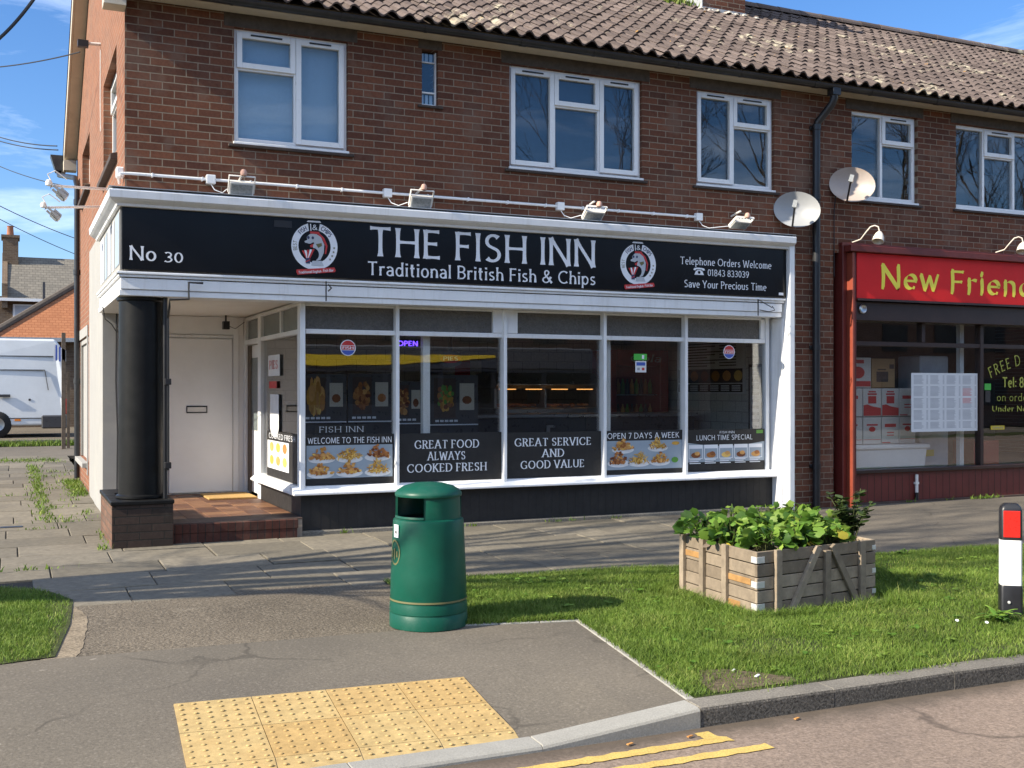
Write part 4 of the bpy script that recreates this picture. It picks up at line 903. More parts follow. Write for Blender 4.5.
for x, lab in ((2.93, 'short dark bracket stub under the sign above the left window'), (8.27, 'bent dark metal bracket under the sign near the right pilaster')):
    m = MB(); m.bar((x - .02, 10.97, 2.60), (x - .02, 10.97, 2.40), .012, .01, (0, 1, 0))
    if x > 8: m.bar((x - .02, 10.965, 2.595), (x + .16, 10.93, 2.50), .008, .008); m.tube([(x + .16, 10.93, 2.52), (x + .19, 10.92, 2.47), (x + .12, 10.94, 2.45), (x, 10.97, 2.47)], .006, 6)
    else: m.tube([(x, 10.965, 2.57), (x + .03, 10.95, 2.53), (x, 10.965, 2.50)], .008, 6)
    m.thing('sign_bracket', 'plasticblack', lab, 'bracket', 'brackets under the fish shop sign')

# main sign board
PF = lambda yy: (lambda x, z, d: (x, yy - d, z))
YS = 11.05
sg = empty('shop_sign', (4.8, YS, 2.64), 'long black fascia sign reading THE FISH INN in white letters', 'sign')
m = MB(); m.box(.962, 8.735, YS, YS + .03, 2.645, 3.234); m.build('board', 'sign', sg, bevel=.002)
P = PF(YS)
m = MB()
put_text(m, 'THE FISH INN', 'flare', 3.39, 6.05, 2.892, .305, P)
put_text(m, 'Traditional British Fish & Chips', 'flare', 3.37, 6.05, 2.692, .142, P)
put_text(m, 'No', 'flare', 1.03, 1.27, 2.735, .135, P); put_text(m, '30', 'flare', 1.345, 1.52, 2.728, .098, P)
put_text(m, 'Telephone Orders Welcome', 'flare', 7.19, 8.505, 2.985, .088, P)
put_text(m, '01843 833039', 'flare', 7.575, 8.17, 2.862, .078, P)
put_text(m, 'Save Your Precious Time', 'flare', 7.245, 8.43, 2.715, .088, P)
for q in ([(7.385, 2.868), (7.52, 2.868), (7.50, 2.91), (7.475, 2.925), (7.43, 2.925), (7.405, 2.91)], [(7.37, 2.925), (7.38, 2.945), (7.42, 2.953), (7.485, 2.953), (7.525, 2.945), (7.535, 2.925), (7.505, 2.918), (7.495, 2.933), (7.41, 2.933), (7.40, 2.918)]): m.poly([P(a, b, .003) for a, b in q])
m.box(8.62, 8.69, YS - .003, YS - .001, 2.668, 2.70)
m.build('lettering', 'letter', sg)
m = MB(); m.poly(ell(7.4525, 2.897, .018, .018, P, .004, 14)); m.build('telephone_dial', 'sign', sg)
m = MB(); m.box(2.40, 2.58, YS - .006, YS - .001, 3.13, 3.20); m.build('dark_patch', 'plasticblack', sg)
def emblem(cx, cz, r, par):
    m = MB(); mats = ['letter', 'navy', 'fishgrey', 'redprint', 'sign', 'gold']
    ring(m, cx, cz, r * .70, r, P, .0025, 0); m.poly(ell(cx, cz, r * .705, r * .705, P, .002, 36), 4)
    put_arc_text(m, 'FISH', 'bold', (cx, cz), r * .85, 128, r * .19, P, 1); put_arc_text(m, 'CHIPS', 'bold', (cx, cz), r * .85, 52, r * .19, P, 1); put_arc_text(m, 'BEST', 'sans', (cx, cz), r * .85, 180, r * .17, P, 5)
    for a in (-2, -14, -26, -38):
        m.poly([P(cx + r * .85 * math.cos(R(a)) + r * (.06 if k % 2 == 0 else .025) * math.cos(R(90 + 36 * k)), cz + r * .85 * math.sin(R(a)) + r * (.06 if k % 2 == 0 else .025) * math.sin(R(90 + 36 * k)), .0045) for k in range(10)], 5)
    S = lambda pts, d, mi: m.poly([P(cx + a * r, cz + b * r, d) for a, b in pts], mi)
    # hat, scarf, plain fish head and body
    S([(-.24, .62), (-.30, 1.03), (.24, 1.03), (.16, .62)], .0055, 4); S([(-.32, 1.02), (-.34, 1.05), (-.28, 1.09), (.22, 1.09), (.28, 1.05), (.26, 1.02)], .0058, 0)
    m.poly([P(cx + a * r, cz + b * r, .0062) for a, b in [(-.18, .66), (-.20, .95), (-.16, .95), (-.14, .66)]], 0)
    put_text(m, '&', 'sans', cx - .1 * r, cx + .12 * r, cz + .70 * r, .22 * r, P, 0, .0068)
    S([(-.20, .54), (-.20, .63), (.2, .63), (.2, .52)], .006, 3)
    S([(.2, .58), (.42, .38), (.56, .05), (.5, -.3), (.44, -.3), (.48, .02), (.34, .3), (.14, .5)], .004, 3)
    S([(-.34, .38), (-.2, .52), (.05, .55), (.28, .40), (.42, .10), (.40, -.25), (.26, -.55), (.08, -.62), (.05, -.35), (-.02, -.10), (-.12, .0), (-.02, .12), (-.05, .18), (-.20, .10), (-.42, .14), (-.44, .20), (-.32, .26)], .0045, 2)
    S([(-.20, .03), (-.05, .12), (-.08, -.04), (-.18, -.05)], .0052, 3)
    for a in (-.27, -.08): m.poly(ell(cx + a * r, cz + .36 * r, .055 * r, .065 * r, P, .0054, 10), 1)
    S([(.05, .1), (.3, .16), (.32, .04), (.16, -.06)], .0052, 5); 
    m.poly(ell(cx - .05 * r, cz - .34 * r, .24 * r, .27 * r, P, .005, 16), 4)
    for k, a in enumerate((-40, -20, 0, 20, 42)): 
        S([(-.32 + .0, -.62), (-.24, -.62), (-.27 + .5 * math.sin(R(a)) * .7 + .03, -.2 + .02 * k), (-.33 + .5 * math.sin(R(a)) * .7, -.2 + .02 * k)], .0056 + .0002 * k, (3, 0)[k % 2])
    S([(-.40, -.52), (-.2, -.5), (-.2, -.74), (-.38, -.74)], .0068, 1); S([(-.4, -.66), (-.2, -.56), (-.2, -.6), (-.4, -.7)], .007, 3)
    S([(-.1, -.62), (.3, -.6), (.4, -.82), (-.15, -.82)], .0052, 2)
    S([(-.78, -1.02), (.86, -.86), (.92, -.98), (.88, -1.06), (-.74, -1.24), (-.80, -1.12)], .0072, 3)
    put_text(m, 'Traditional English', 'bold', cx - .70 * r, cx + .28 * r, cz - 1.125 * r, .11 * r, lambda x, z, d: P(x, z + (x - cx) * .095, d), 0, .0078); put_text(m, 'Fish Bar', 'bold', cx + .36 * r, cx + .82 * r, cz - 1.11 * r, .11 * r, lambda x, z, d: P(x, z + (x - cx) * .095, d), 0, .0078)
    return m.build('emblem', mats, par)
emblem(2.812, 2.957, .238, sg); emblem(6.615, 2.953, .238, sg)
# side sign on the return
PS = lambda x, z, d: (.945 - d, x, z)
ss = empty('side_sign', (.945, 12.4, 2.64), 'pale picture panel sign on the left return of the fish shop', 'sign')
m = MB(); m.box(.948, .98, 11.09, 13.70, 2.645, 3.234); m.build('board', 'whitewall', ss)
m = MB()
for k, (a, b, mi) in enumerate(((11.13, 11.6, 0), (11.7, 11.95, 1), (12.1, 12.5, 2), (12.6, 12.9, 0), (13.0, 13.5, 3))): m.quad(PS(a, 2.70, .002), PS(b, 2.70, .002), PS(b, 3.2 - .05 * (k % 2), .002), PS(a, 3.2, .002), mi)
m.build('picture_print', ['foodposter', 'letter', 'fishgrey', 'paper'], ss)

# ------------------------------------------------------------------ posters and stickers in the window
YP = YG - .010
PP = PF(YP)
def plate(m, cx, cz, rx, kind, P, d=.003, sc_=1.0):
    m.poly(ell(cx, cz - rx * .18, rx, rx * .30, P, d, 20), 1)
    n = 64
    for k in range(n):
        a = random.uniform(0, 180); rr = random.uniform(0, .88); h = random.uniform(.16, .42) if kind == 'chip' else random.uniform(.2, .4)
        x = cx + rx * rr * math.cos(R(a)); z = cz - rx * .12 + rx * .98 * rr * math.sin(R(a)) * (1 - .5 * abs(math.cos(R(a)))); mi = {'chip': 2, 'chicken': 3, 'batter': 4}[kind]
        if k % 5 == 0 and kind == 'batter': mi = 2
        if k % 6 == 0 and kind == 'chicken': mi = 4
        an = random.uniform(0, 180); l, w_ = (rx * .26, rx * .045) if kind == 'chip' else (rx * random.uniform(.1, .22), rx * random.uniform(.07, .13))
        m.poly([P(x + l * math.cos(R(t_)) * math.cos(R(an)) - w_ * math.sin(R(t_)) * math.sin(R(an)), z + (l * math.cos(R(t_)) * math.sin(R(an)) + w_ * math.sin(R(t_)) * math.cos(R(an))) * .8, d + .0006 + k * .00012) for t_ in range(0, 360, 45)], mi)
    if kind == 'chicken': m.poly(ell(cx + rx * .3, cz - rx * .05, rx * .18, rx * .08, P, d + .0045, 8), 5)
FM = ['foodposter', 'plate', 'chip', 'chicken', 'batter', 'greenprint', 'blackboard', 'letter']
def poster(name, label, x0, x1, z0, z1, fn, cat='poster', group='posters stuck inside the shop window'):
    e = empty(name, ((x0 + x1) / 2, YP, z0), label, cat, group)
    m = MB(); m.box(x0, x1, YP + .0005, YP + .006, z0, z1); m.build('panel', 'blackboard', e)
    m = MB(); fn(m); m.build('print', FM, e); return e
def p_welcome(m):
    m.quad(PP(2.80, .575, .001), PP(3.735, .575, .001), PP(3.735, .92, .001), PP(2.80, .92, .001), 0)
    put_text(m, 'WELCOME TO THE FISH INN', 'sans', 2.815, 3.725, .940, .062, PP, 7)
    for i, (x, z, k) in enumerate(((2.96, .80, 'batter'), (3.26, .80, 'chip'), (3.57, .81, 'chicken'), (2.95, .645, 'batter'), (3.26, .65, 'batter'), (3.57, .65, 'chip'))): plate(m, x, z, .145, k, PP)
poster('food_poster', 'poster of six fried food plates headed WELCOME TO THE FISH INN', 2.795, 3.752, .505, 1.03, p_welcome)
def p_food(m):
    for i, (s, a, b) in enumerate((('GREAT FOOD', 3.985, 4.74), ('ALWAYS', 4.135, 4.575), ('COOKED FRESH', 3.90, 4.83))): put_text(m, s, 'serif', a, b, .862 - i * .128, .092, PP, 7)
poster('slogan_board', 'black window board reading GREAT FOOD ALWAYS COOKED FRESH', 3.815, 5.015, .505, 1.03, p_food)
def p_serv(m):
    for i, (s, a, b) in enumerate((('GREAT SERVICE', 5.175, 6.15), ('AND', 5.52, 5.80), ('GOOD VALUE', 5.25, 6.06))): put_text(m, s, 'serif', a, b, .862 - i * .128, .092, PP, 7)
poster('slogan_board', 'black window board reading GREAT SERVICE AND GOOD VALUE', 5.077, 6.287, .505, 1.02, p_serv)
def p_open(m):
    m.quad(PP(6.35, .56, .001), PP(7.405, .56, .001), PP(7.405, .90, .001), PP(6.35, .90, .001), 0)
    put_text(m, 'OPEN 7 DAYS A WEEK', 'sans', 6.37, 7.36, .925, .068, PP, 7)
    for x, z, k, r in ((6.58, .82, 'batter', .15), (7.06, .83, 'chip', .14), (6.52, .66, 'chicken', .15), (6.80, .66, 'chip', .15), (7.09, .66, 'batter', .14)): plate(m, x, z, r, k, PP)
    m.poly(ell(7.31, .86, .055, .022, PP, .003, 12), 2); m.poly(ell(7.30, .66, .05, .035, PP, .003, 12), 5)
poster('food_poster', 'poster of fish and chip plates headed OPEN 7 DAYS A WEEK', 6.349, 7.409, .505, 1.02, p_open)
def p_lunch(m):
    m.poly([PP(7.47, .86, .001)] + [PP(7.47 + 1.155 * k / 10, .86 - .05 * math.sin(math.pi * k / 10), .001) for k in range(1, 10)] + [PP(8.625, .86, .001), PP(8.625, .62, .001), PP(7.47, .62, .001)], 0)
    put_text(m, 'FISH INN', 'sans', 7.95, 8.17, .965, .03, PP, 7); put_text(m, 'LUNCH TIME SPECIAL', 'sans', 7.61, 8.44, .885, .062, PP, 7)
    for k in range(5):
        x = 7.50 + k * .222; m.quad(PP(x, .66, .002), PP(x + .20, .66, .002), PP(x + .20, .83, .002), PP(x, .83, .002), 7); m.quad(PP(x + .008, .668, .0025), PP(x + .192, .668, .0025), PP(x + .192, .785, .0025), PP(x + .008, .785, .0025), 0)
        m.poly(ell(x + .1, .705, .07, .035, PP, .003, 10), (3, 4, 2)[k % 3]); m.poly(ell(x + .12, .725, .04, .025, PP, .0035, 8), (4, 3, 4)[k % 3])
        for q in range(3): m.quad(PP(x + .01, .645 - q * .022, .002), PP(x + .17 - .03 * (q % 2), .645 - q * .022, .002), PP(x + .17 - .03 * (q % 2), .655 - q * .022, .002), PP(x + .01, .655 - q * .022, .002), 7)
    m.quad(PP(8.5, .96, .002), PP(8.6, .96, .002), PP(8.6, 1.0, .002), PP(8.5, 1.0, .002), 5)
poster('food_poster', 'poster headed LUNCH TIME SPECIAL with a row of five small meal boxes', 7.468, 8.628, .505, 1.015, p_lunch)
PSd = lambda x, z, d: (LX - .010 - d, -x, z)       # lobby side glazing seen from the left: x runs along -Y
e = empty('food_poster', (LX, 12.2, .5), 'sunlit poster of plated meals on the side glass by the entrance', 'poster', 'posters stuck inside the shop window')
m = MB(); m.box(LX - .0095, LX - .004, 11.47, 13.02, .505, 1.03); m.build('panel', 'blackboard', e)
m = MB(); m.quad(PSd(-12.98, .60, .001), PSd(-11.9, .60, .001), PSd(-11.9, .92, .001), PSd(-12.98, .92, .001), 7)
put_text(m, 'COOKED FRESH', 'sans', -12.9, -11.6, .945, .06, PSd, 7)
for k in range(6):
    x, z = -12.75 + (k % 3) * .33, .70 + (k // 3) * .15; m.poly(ell(x, z, .15, .07, PSd, .0025, 14), 1); m.poly(ell(x, z, .11, .055, PSd, .003, 12), 4 if k % 2 else 2)
m.build('print', FM, e)
def sticker(x, z, r, lab):
    m = MB(); m.poly(ell(x, z, r, r, PP, .001, 24), 0); m.poly(ell(x, z + .0, r * .9, r * .9, PP, .0015, 20, 20, 160), 1); m.poly(ell(x, z, r * .9, r * .9, PP, .0015, 20, 200, 340), 2)
    m.quad(PP(x - r * .85, z - r * .25, .002), PP(x + r * .85, z - r * .25, .002), PP(x + r * .85, z + r * .25, .002), PP(x - r * .85, z + r * .25, .002), 1); put_text(m, 'FISH', 'bold', x - r * .7, x + r * .7, z - r * .17, r * .34, PP, 0, .0025)
    m.thing('round_sticker', ['letter', 'redprint', 'blueprint'], lab, 'sticker', 'round stickers on the shop glass', base=(x, YP, z - r))
sticker(3.244, 1.945, .085, 'round red and blue sticker high on the left window over the welcome poster'); sticker(8.09, 1.97, .085, 'round red and blue sticker high on the last window by the pilaster')
m = MB(); m.box(6.73, 6.91, YP - .001, YP + .004, 1.855, 1.93); m.box(6.84, 6.87, YP - .002, YP - .0011, 1.87, 1.915, 1); m.thing('green_sticker', ['greensign', 'letter'], 'bright green notice stuck on the window above a white one', 'notice')
m = MB(); m.box(6.75, 6.90, YP - .001, YP + .004, 1.71, 1.845, 0); m.box(6.765, 6.885, YP - .002, YP - .0011, 1.79, 1.83, 1); m.box(6.775, 6.81, YP - .002, YP - .0011, 1.735, 1.765, 2); m.box(6.84, 6.875, YP - .002, YP - .0011, 1.735, 1.765, 3); m.thing('white_notice', ['paper', 'blueprint', 'ink', 'redprint'], 'small white rating notice stuck just below the green one', 'notice')
m = MB(); m.box(2.90, 3.45, YP + .02, YP + .03, 1.035, 1.13); put_text(m, 'FISH INN', 'thin', 2.94, 3.42, 1.055, .062, PF(YP + .02), 1); m.thing('name_plaque', ['blackboard', 'fishgrey'], 'small dark plaque reading FISH INN above the welcome poster', 'plaque')
# hanging notices on the lobby side pane
m = MB()
for a, b, z0, z1, mi in ((12.35, 12.95, 1.66, 1.90, 0), (12.5, 12.9, 1.52, 1.60, 1), (12.4, 12.85, 1.10, 1.45, 0)): m.quad(PSd(-b, z0, 0), PSd(-a, z0, 0), PSd(-a, z1, 0), PSd(-b, z1, 0), mi)
put_text(m, 'PIES', 'serif', -12.88, -12.45, 1.74, .1, PSd, 1, .002)
m.poly(ell(-12.62, 1.10, .225, .14, PSd, .0003, 16, 180, 360), 0)
m.thing('hanging_notice', ['plate', 'redprint'], 'white notices with red print on the side glass by the entrance', 'notice')

# ------------------------------------------------------------------ inside the fish shop
m = MB(); m.box(2.79, 9.24, 11.41, 15.9, .10, .16); o = m.build('shop_floor', 'nosing'); o['kind'] = 'structure'
m = MB(); m.box(2.79, 9.24, 11.41, 15.9, 2.62, 2.66); o = m.build('shop_ceiling', 'ceil'); o['kind'] = 'structure'
m = MB(); m.box(2.79, 9.24, 15.8, 15.9, .16, 2.62); o = m.build('shop_back_wall', 'whitetile_b'); o['kind'] = 'structure'
m = MB(); m.box(9.2, 9.245, 11.46, 15.8, .16, 2.62); m.box(2.81, 2.86, 14.5, 15.8, .16, 2.62); o = m.build('shop_side_wall', 'whitetile'); o['kind'] = 'structure'
e = empty('serving_counter', (6.6, 13.3, .16), 'stainless steel serving counter across the shop floor', 'counter')
m = MB(); m.box(5.2, 8.9, 13.2, 13.8, 1.13, 1.18); m.build('worktop', 'steel', e, bevel=.01, seg=2)
m = MB(); m.box(5.25, 8.85, 13.25, 13.75, .16, 1.128); 
for k in range(6): m.box(5.3 + k * .6, 5.32 + k * .6, 13.235, 13.249, .2, 1.1)
m.build('front_panel', 'busdark', e)
e = empty('frying_range', (7.2, 14.6, .16), 'stainless steel frying range with a lit heated cabinet', 'frying range')
m = MB(); m.box(6.3, 8.0, 14.45, 15.2, .16, 1.12); m.build('cabinet', 'steel', e, bevel=.01)
m = MB(); m.box(6.25, 8.05, 14.35, 15.2, 1.121, 1.24); m.build('shelf', 'steel', e, bevel=.02, seg=2)
m = MB(); m.prism([(6.3, 14.5, 1.52), (6.3, 14.42, 1.58), (6.3, 14.6, 1.75), (6.3, 15.2, 1.75), (6.3, 15.2, 1.52)], (1.7, 0, 0)); m.build('hood', 'steel', e, bevel=.01)
m = MB()
for k in range(4): m.box(6.4 + k * .42, 6.65 + k * .42, 14.52, 14.56, 1.505, 1.517)
m.build('heat_lamp', 'heat', e)
m = MB(); m.box(6.3, 6.34, 14.5, 15.1, 1.242, 1.518); m.box(7.1, 7.13, 14.5, 15.1, 1.242, 1.518); m.box(7.96, 8.0, 14.5, 15.1, 1.242, 1.518); m.build('divider', 'steel', e)
m = MB()
for k in range(60): m.obox((random.uniform(6.4, 7.9), random.uniform(14.6, 14.9), 1.26 + random.random() * .03), (random.uniform(.05, .12), .02, 0), (0, .04, .01), (0, 0, .02))
m.build('fried_food', 'batter', e)
m = MB(); m.box(6.5, 6.55, 13.21, 13.23, .75, 1.0); m.box(6.5, 6.62, 13.2, 13.23, 1.0, 1.03); m.thing('counter_tap', 'steel', 'pale handle standing on the counter front behind the slogan board', 'handle')
e = empty('drinks_fridge', (8.6, 14.6, .16), 'red drinks fridge with glass door and bottles at the back of the shop', 'fridge')
m = MB(); m.box(8.1, 8.2, 14.3, 14.9, .16, 2.1); m.box(8.95, 9.1, 14.3, 14.9, .16, 2.1); m.box(8.2, 8.95, 14.75, 14.9, .16, 1.86); m.box(8.2, 8.95, 14.3, 14.9, 1.86, 2.1); m.build('cabinet', 'fridge', e, bevel=.01)
m = MB(); put_text(m, 'Cola', 'flare', 8.42, 8.95, 1.92, .11, PF(14.299), 0, .002, slant=.3); m.build('lettering', 'plate', e)
m = MB()
for r_ in range(4):
    for k in range(9): m.lathe([(.032, .3 + r_ * .38), (.032, .45 + r_ * .38), (.012, .5 + r_ * .38), (.012, .53 + r_ * .38)], (8.25 + k * .08, 14.5, 0), 8, m=(r_ + k) % 3)
    m.box(8.2, 8.95, 14.38, 14.74, .28 + r_ * .38, .295 + r_ * .38, 3)
m.build('bottles', ['plasticblack', 'batter', 'greenprint', 'steel'], e)
e = empty('menu_board', (9.19, 13.2, 1.4), 'long menu board with food pictures on the right shop wall', 'menu board')
PW = lambda x, z, d: (9.195 - d, -x, z)
m = MB(); m.box(9.18, 9.198, 12.5, 14.2, 1.45, 2.25); m.build('board', 'plate', e)
m = MB()
m.quad(PW(-14.15, 1.60, .018), PW(-12.55, 1.60, .018), PW(-12.55, 1.80, .018), PW(-14.15, 1.80, .018), 6); m.quad(PW(-14.15, 1.47, .018), PW(-12.55, 1.47, .018), PW(-12.55, 1.585, .018), PW(-14.15, 1.585, .018), 6)
for k in range(6): m.poly(ell(-14.0 + k * .27, 1.70, .10, .075, PW, .019, 12), (3, 4, 3, 2, 4, 2)[k])
for k in range(6):
    for q in range(3): m.quad(PW(-14.1 + k * .26, 1.49 + q * .03, .019), PW(-13.9 + k * .26, 1.49 + q * .03, .019), PW(-13.9 + k * .26, 1.505 + q * .03, .019), PW(-14.1 + k * .26, 1.505 + q * .03, .019), 7)
for q in range(9): m.quad(PW(-14.1, 1.84 + q * .04, .018), PW(-13.4 + .2 * (q % 3), 1.84 + q * .04, .018), PW(-13.4 + .2 * (q % 3), 1.855 + q * .04, .018), PW(-14.1, 1.855 + q * .04, .018), 6); m.quad(PW(-13.1, 1.84 + q * .04, .018), PW(-12.7, 1.84 + q * .04, .018), PW(-12.7, 1.855 + q * .04, .018), PW(-13.1, 1.855 + q * .04, .018), 6)
m.build('print', FM, e)
e = empty('price_list', (9.19, 12.3, .9), 'tall narrow black framed price list on the right shop wall', 'price list')
m = MB(); m.box(9.18, 9.198, 12.1, 12.42, .9, 1.85); m.build('frame', 'plasticblack', e); m = MB(); m.box(9.174, 9.179, 12.14, 12.38, .94, 1.81)
m.build('sheet', 'plate', e); m = MB()
for q in range(9): m.box(9.170, 9.1735, 12.18, 12.34, .98 + q * .09, 1.02 + q * .09)
m.build('print', 'ink', e)
# framed food pictures standing in the left window bay
def framed(x0, x1, z0, z1, kind, lab, y=12.3):
    e = empty('framed_picture', ((x0 + x1) / 2, y, z0), lab, 'picture', 'framed food pictures in the left window')
    m = MB(); m.box(x0, x1, y, y + .02, z0, z1); m.build('board', 'busdark', e); Q = PF(y); m = MB()
    w_ = (x1 - x0); cx = x0 + w_ * .32; cz = z0 + (z1 - z0) * .55; m.quad(Q(cx - w_ * .22, z0 + .09, .002), Q(cx + w_ * .22, z0 + .09, .002), Q(cx + w_ * .22, z1 - .04, .002), Q(cx - w_ * .22, z1 - .04, .002), 9)
    for k in range(46): 
        a = random.random() * 360; rr = random.random() ** .6; m.poly(ell(cx + w_ * .16 * rr * math.cos(R(a)), cz + .15 * rr * math.sin(R(a)), random.uniform(.014, .036), random.uniform(.02, .045) if kind != 'chip' else .10, Q, .003 + k * .0002, 8), {'chip': (2, 4), 'chicken': (3, 4), 'fruit': (2, 5, 3)}[kind][k % (3 if kind == 'fruit' else 2)])
    m.quad(Q(x0 + w_ * .62, z0 + .18, .003), Q(x0 + w_ * .92, z0 + .18, .003), Q(x0 + w_ * .92, z1 - .1, .003), Q(x0 + w_ * .62, z1 - .1, .003), 8); m.poly(ell(x0 + w_ * .77, (z0 + z1) / 2, w_ * .1, .05, Q, .004, 10), 3)
    m.quad(Q(x0, z0 - .0, .003), Q(x1, z0, .003), Q(x1, z0 + .014, .003), Q(x0, z0 + .014, .003), 7)
    for k in range(5): m.quad(Q(cx - .12 + k * .06, z0 + .04, .003), Q(cx - .075 + k * .06, z0 + .04, .003), Q(cx - .075 + k * .06, z0 + .065, .003), Q(cx - .12 + k * .06, z0 + .065, .003), 7)
    m.build('print', FM + ['cream', 'nosing'], e)
framed(2.98, 3.50, 1.13, 1.68, 'chip', 'framed picture of a bundle of chips, leftmost in the left window'); framed(3.52, 4.04, 1.13, 1.69, 'chicken', 'framed picture of fried chicken pieces in the left window'); framed(4.06, 4.42, 1.10, 1.60, 'chicken', 'framed food picture partly behind the inner white post')
framed(4.50, 5.13, 1.08, 1.68, 'fruit', 'framed picture of a fruit bowl in the second window')
m = MB(); m.box(2.95, 5.2, 12.1, 12.5, .93, .97); m.box(3.0, 3.06, 12.15, 12.45, .16, .93); m.box(4.1, 4.16, 12.15, 12.45, .16, .93); m.box(5.1, 5.16, 12.15, 12.45, .16, .93)
for x0, x1 in ((2.98, 5.15),): m.box(x0, x1, 12.33, 12.36, .97, 1.14)
m.thing('display_shelf', 'busdark', 'dark display shelf carrying the framed food pictures', 'shelf')
m = MB(); m.box(4.12, 4.20, 11.44, 11.52, .16, 2.61); m.box(6.42, 6.47, 11.44, 11.50, .16, 2.61); o = m.thing('inner_post', 'white', 'white posts standing just inside the shop glass', 'post')
m = MB()
for k, ch_ in enumerate('OPEN'): pass
put_text(m, 'OPEN', 'bold', 3.98, 4.22, 2.0, .055, PF(11.9)); m.box(3.95, 4.25, 11.905, 11.92, 1.98, 2.075, 1); m.thing('led_sign', ['led', 'plasticblack'], 'small glowing blue OPEN sign inside the second window', 'sign')
m = MB(); m.poly(ell(4.62, 1.86, .15, .10, PF(11.9), 0, 20), 0); m.poly(ell(4.62, 1.86, .13, .05, PF(11.9), .002, 16), 1); put_text(m, 'PIES', 'bold', 4.53, 4.71, 1.84, .045, PF(11.9), 2, .004); m.box(4.60, 4.64, 11.9, 11.91, 1.95, 2.6, 3)
m.thing('pie_sign', ['busdark', 'redprint', 'letter', 'cable'], 'dark oval pie sign hanging inside the second window', 'sign')
m = MB()
for k in range(3): m.box(5.75 + k * .45, 6.0 + k * .45, 15.78, 15.795, 1.55 + .1 * (k % 2), 1.95, k % 2)
m.thing('wall_pictures', ['busdark', 'redprint'], 'dark pictures on the tiled wall behind the frying range', 'picture')

# ------------------------------------------------------------------ lamps, conduit and dishes on the front
cd = empty('lamp_conduit', (4.3, D, 3.55), 'white cable conduit along the brickwork above the fish shop sign', 'conduit')
m = MB(); m.tube([(.97, 11.42, 3.52), (.955, 11.3, 3.56), (.965, 11.165, 3.57), (1.05, 11.165, 3.575), (7.50, 11.165, 3.575)], .014, 8); m.build('pipe', 'white', cd)
m = MB()
for k in range(14): x = 1.25 + k * .47; m.box(x - .008, x + .008, 11.146, 11.198, 3.556, 3.594)
m.build('clip', 'white', cd, bevel=.002)
JB = [1.80, 3.62, 5.66, 7.52]; LXs = [2.065, 3.93, 5.99, 7.995]
for x in JB: m = MB(); m.box(x - .045, x + .045, 11.13, 11.198, 3.53, 3.62); m.build('junction_box', 'upvc', cd, bevel=.008, seg=2)
m = MB(); m.box(.93, 1.0, 11.25, 11.36, 3.55, 3.65); m.build('corner_box', 'upvc', cd, bevel=.008)
def floodlight(loc, ang, tilt, lab, reach=None):
    body = 'dish' if reach else 'lampwhite'
    e = empty('flood_light', loc, lab, 'flood light', 'flood lights above the fish shop sign'); c = Vector(loc)
    Rz = Matrix.Rotation(ang, 3, 'Z'); Rt = Rz @ Matrix.Rotation(tilt, 3, 'X'); A = lambda v: c + Rt @ Vector(v)
    X, Y, Z = (Rt @ Vector(v) * (.8 if reach else 1) for v in ((1, 0, 0), (0, 1, 0), (0, 0, 1)))
    m = MB(); m.obox(A((0, 0, 0)), X * .235, Y * .055, Z * .135); 
    for k in range(5): m.obox(A((-.085 + k * .0425, .040, 0)), X * .006, Y * .024, Z * .12)
    m.build('housing', body, e, bevel=.008, seg=2)
    m = MB(); m.obox(A((0, -.030, 0)), X * .205, Y * .006, Z * .105); m.build('lens', 'lens', e)
    m = MB(); m.obox(A((-.125, .0, .045)), X * .008, Y * .03, Z * .17); m.obox(A((.125, 0, .045)), X * .008, Y * .03, Z * .17); m.obox(A((0, 0, .128)), X * .258, Y * .03, Z * .008); m.build('bracket', body, e, bevel=.002)
    m = MB()
    if reach: m.tube([A((0, 0, .13)), reach], .014, 8); m.tube([A((.02, 0, .13)), c + Vector((-.10, .0, .14)), c + Vector((-.13, 0, .20)), c + Vector((-.06, 0, .24)), c + Vector((.05, 0, .16))], .006, 6)
    m.lathe([(.0, -.03), (.03, -.02), (.034, .01), (.02, .035), (0, .04)], A((.01, 0, .16)), 10)
    m.build('knuckle', 'lampwhite' if reach else 'pink', e)
    return e
for i, (x, jx) in enumerate(zip(LXs, JB)):
    z = (3.475, 3.475, 3.475, 3.50)[i]
    lab = ('flood light with grey front nearest the building corner', 'grey fronted flood light above the left emblem of the sign', 'white flood light above the end of INN', 'pale flood light tipped flat above the telephone number')[i]
    lab = ('flood light nearest the building corner above the plain end of the sign', 'flood light above the words THE FISH with a pink knuckle', 'flood light above the end of the word INN', 'flood light tipped nearly flat above Telephone Orders Welcome')[i]
    floodlight((x, 10.99, z), 0, (R(28), R(28), R(52), R(62))[i], lab)
    m = MB(); m.tube([(jx, 11.15, 3.53), (jx + .03, 11.12, 3.47), (jx + .10, 11.09, 3.44), (x - .13, 11.03, 3.47)], .005, 6); m.thing('lamp_flex', 'white', ('thin white flex looping to the flood light nearest the corner', 'thin white flex looping to the second flood light from the corner', 'thin white flex looping to the flood light above INN', 'thin white flex looping to the flattest flood light')[i], 'cable', 'flexes of the flood lights')
    m = MB(); m.tube([(x + .02, 11.19, z + .12), (x + .02, 11.0, z + .155)], .012, 8); m.build('wall_arm', 'lampwhite', bpy.data.objects[[o.name for o in bpy.data.objects if o.name.startswith('flood_light')][-1]])
floodlight((.47, 12.0, 3.46), R(-90), R(48), 'upper flood light on a long arm from the side wall', (.99, 12.4, 3.62)); floodlight((.45, 13.2, 3.42), R(-90), R(48), 'lower flood light on the farther arm from the side wall', (.99, 13.6, 3.62))

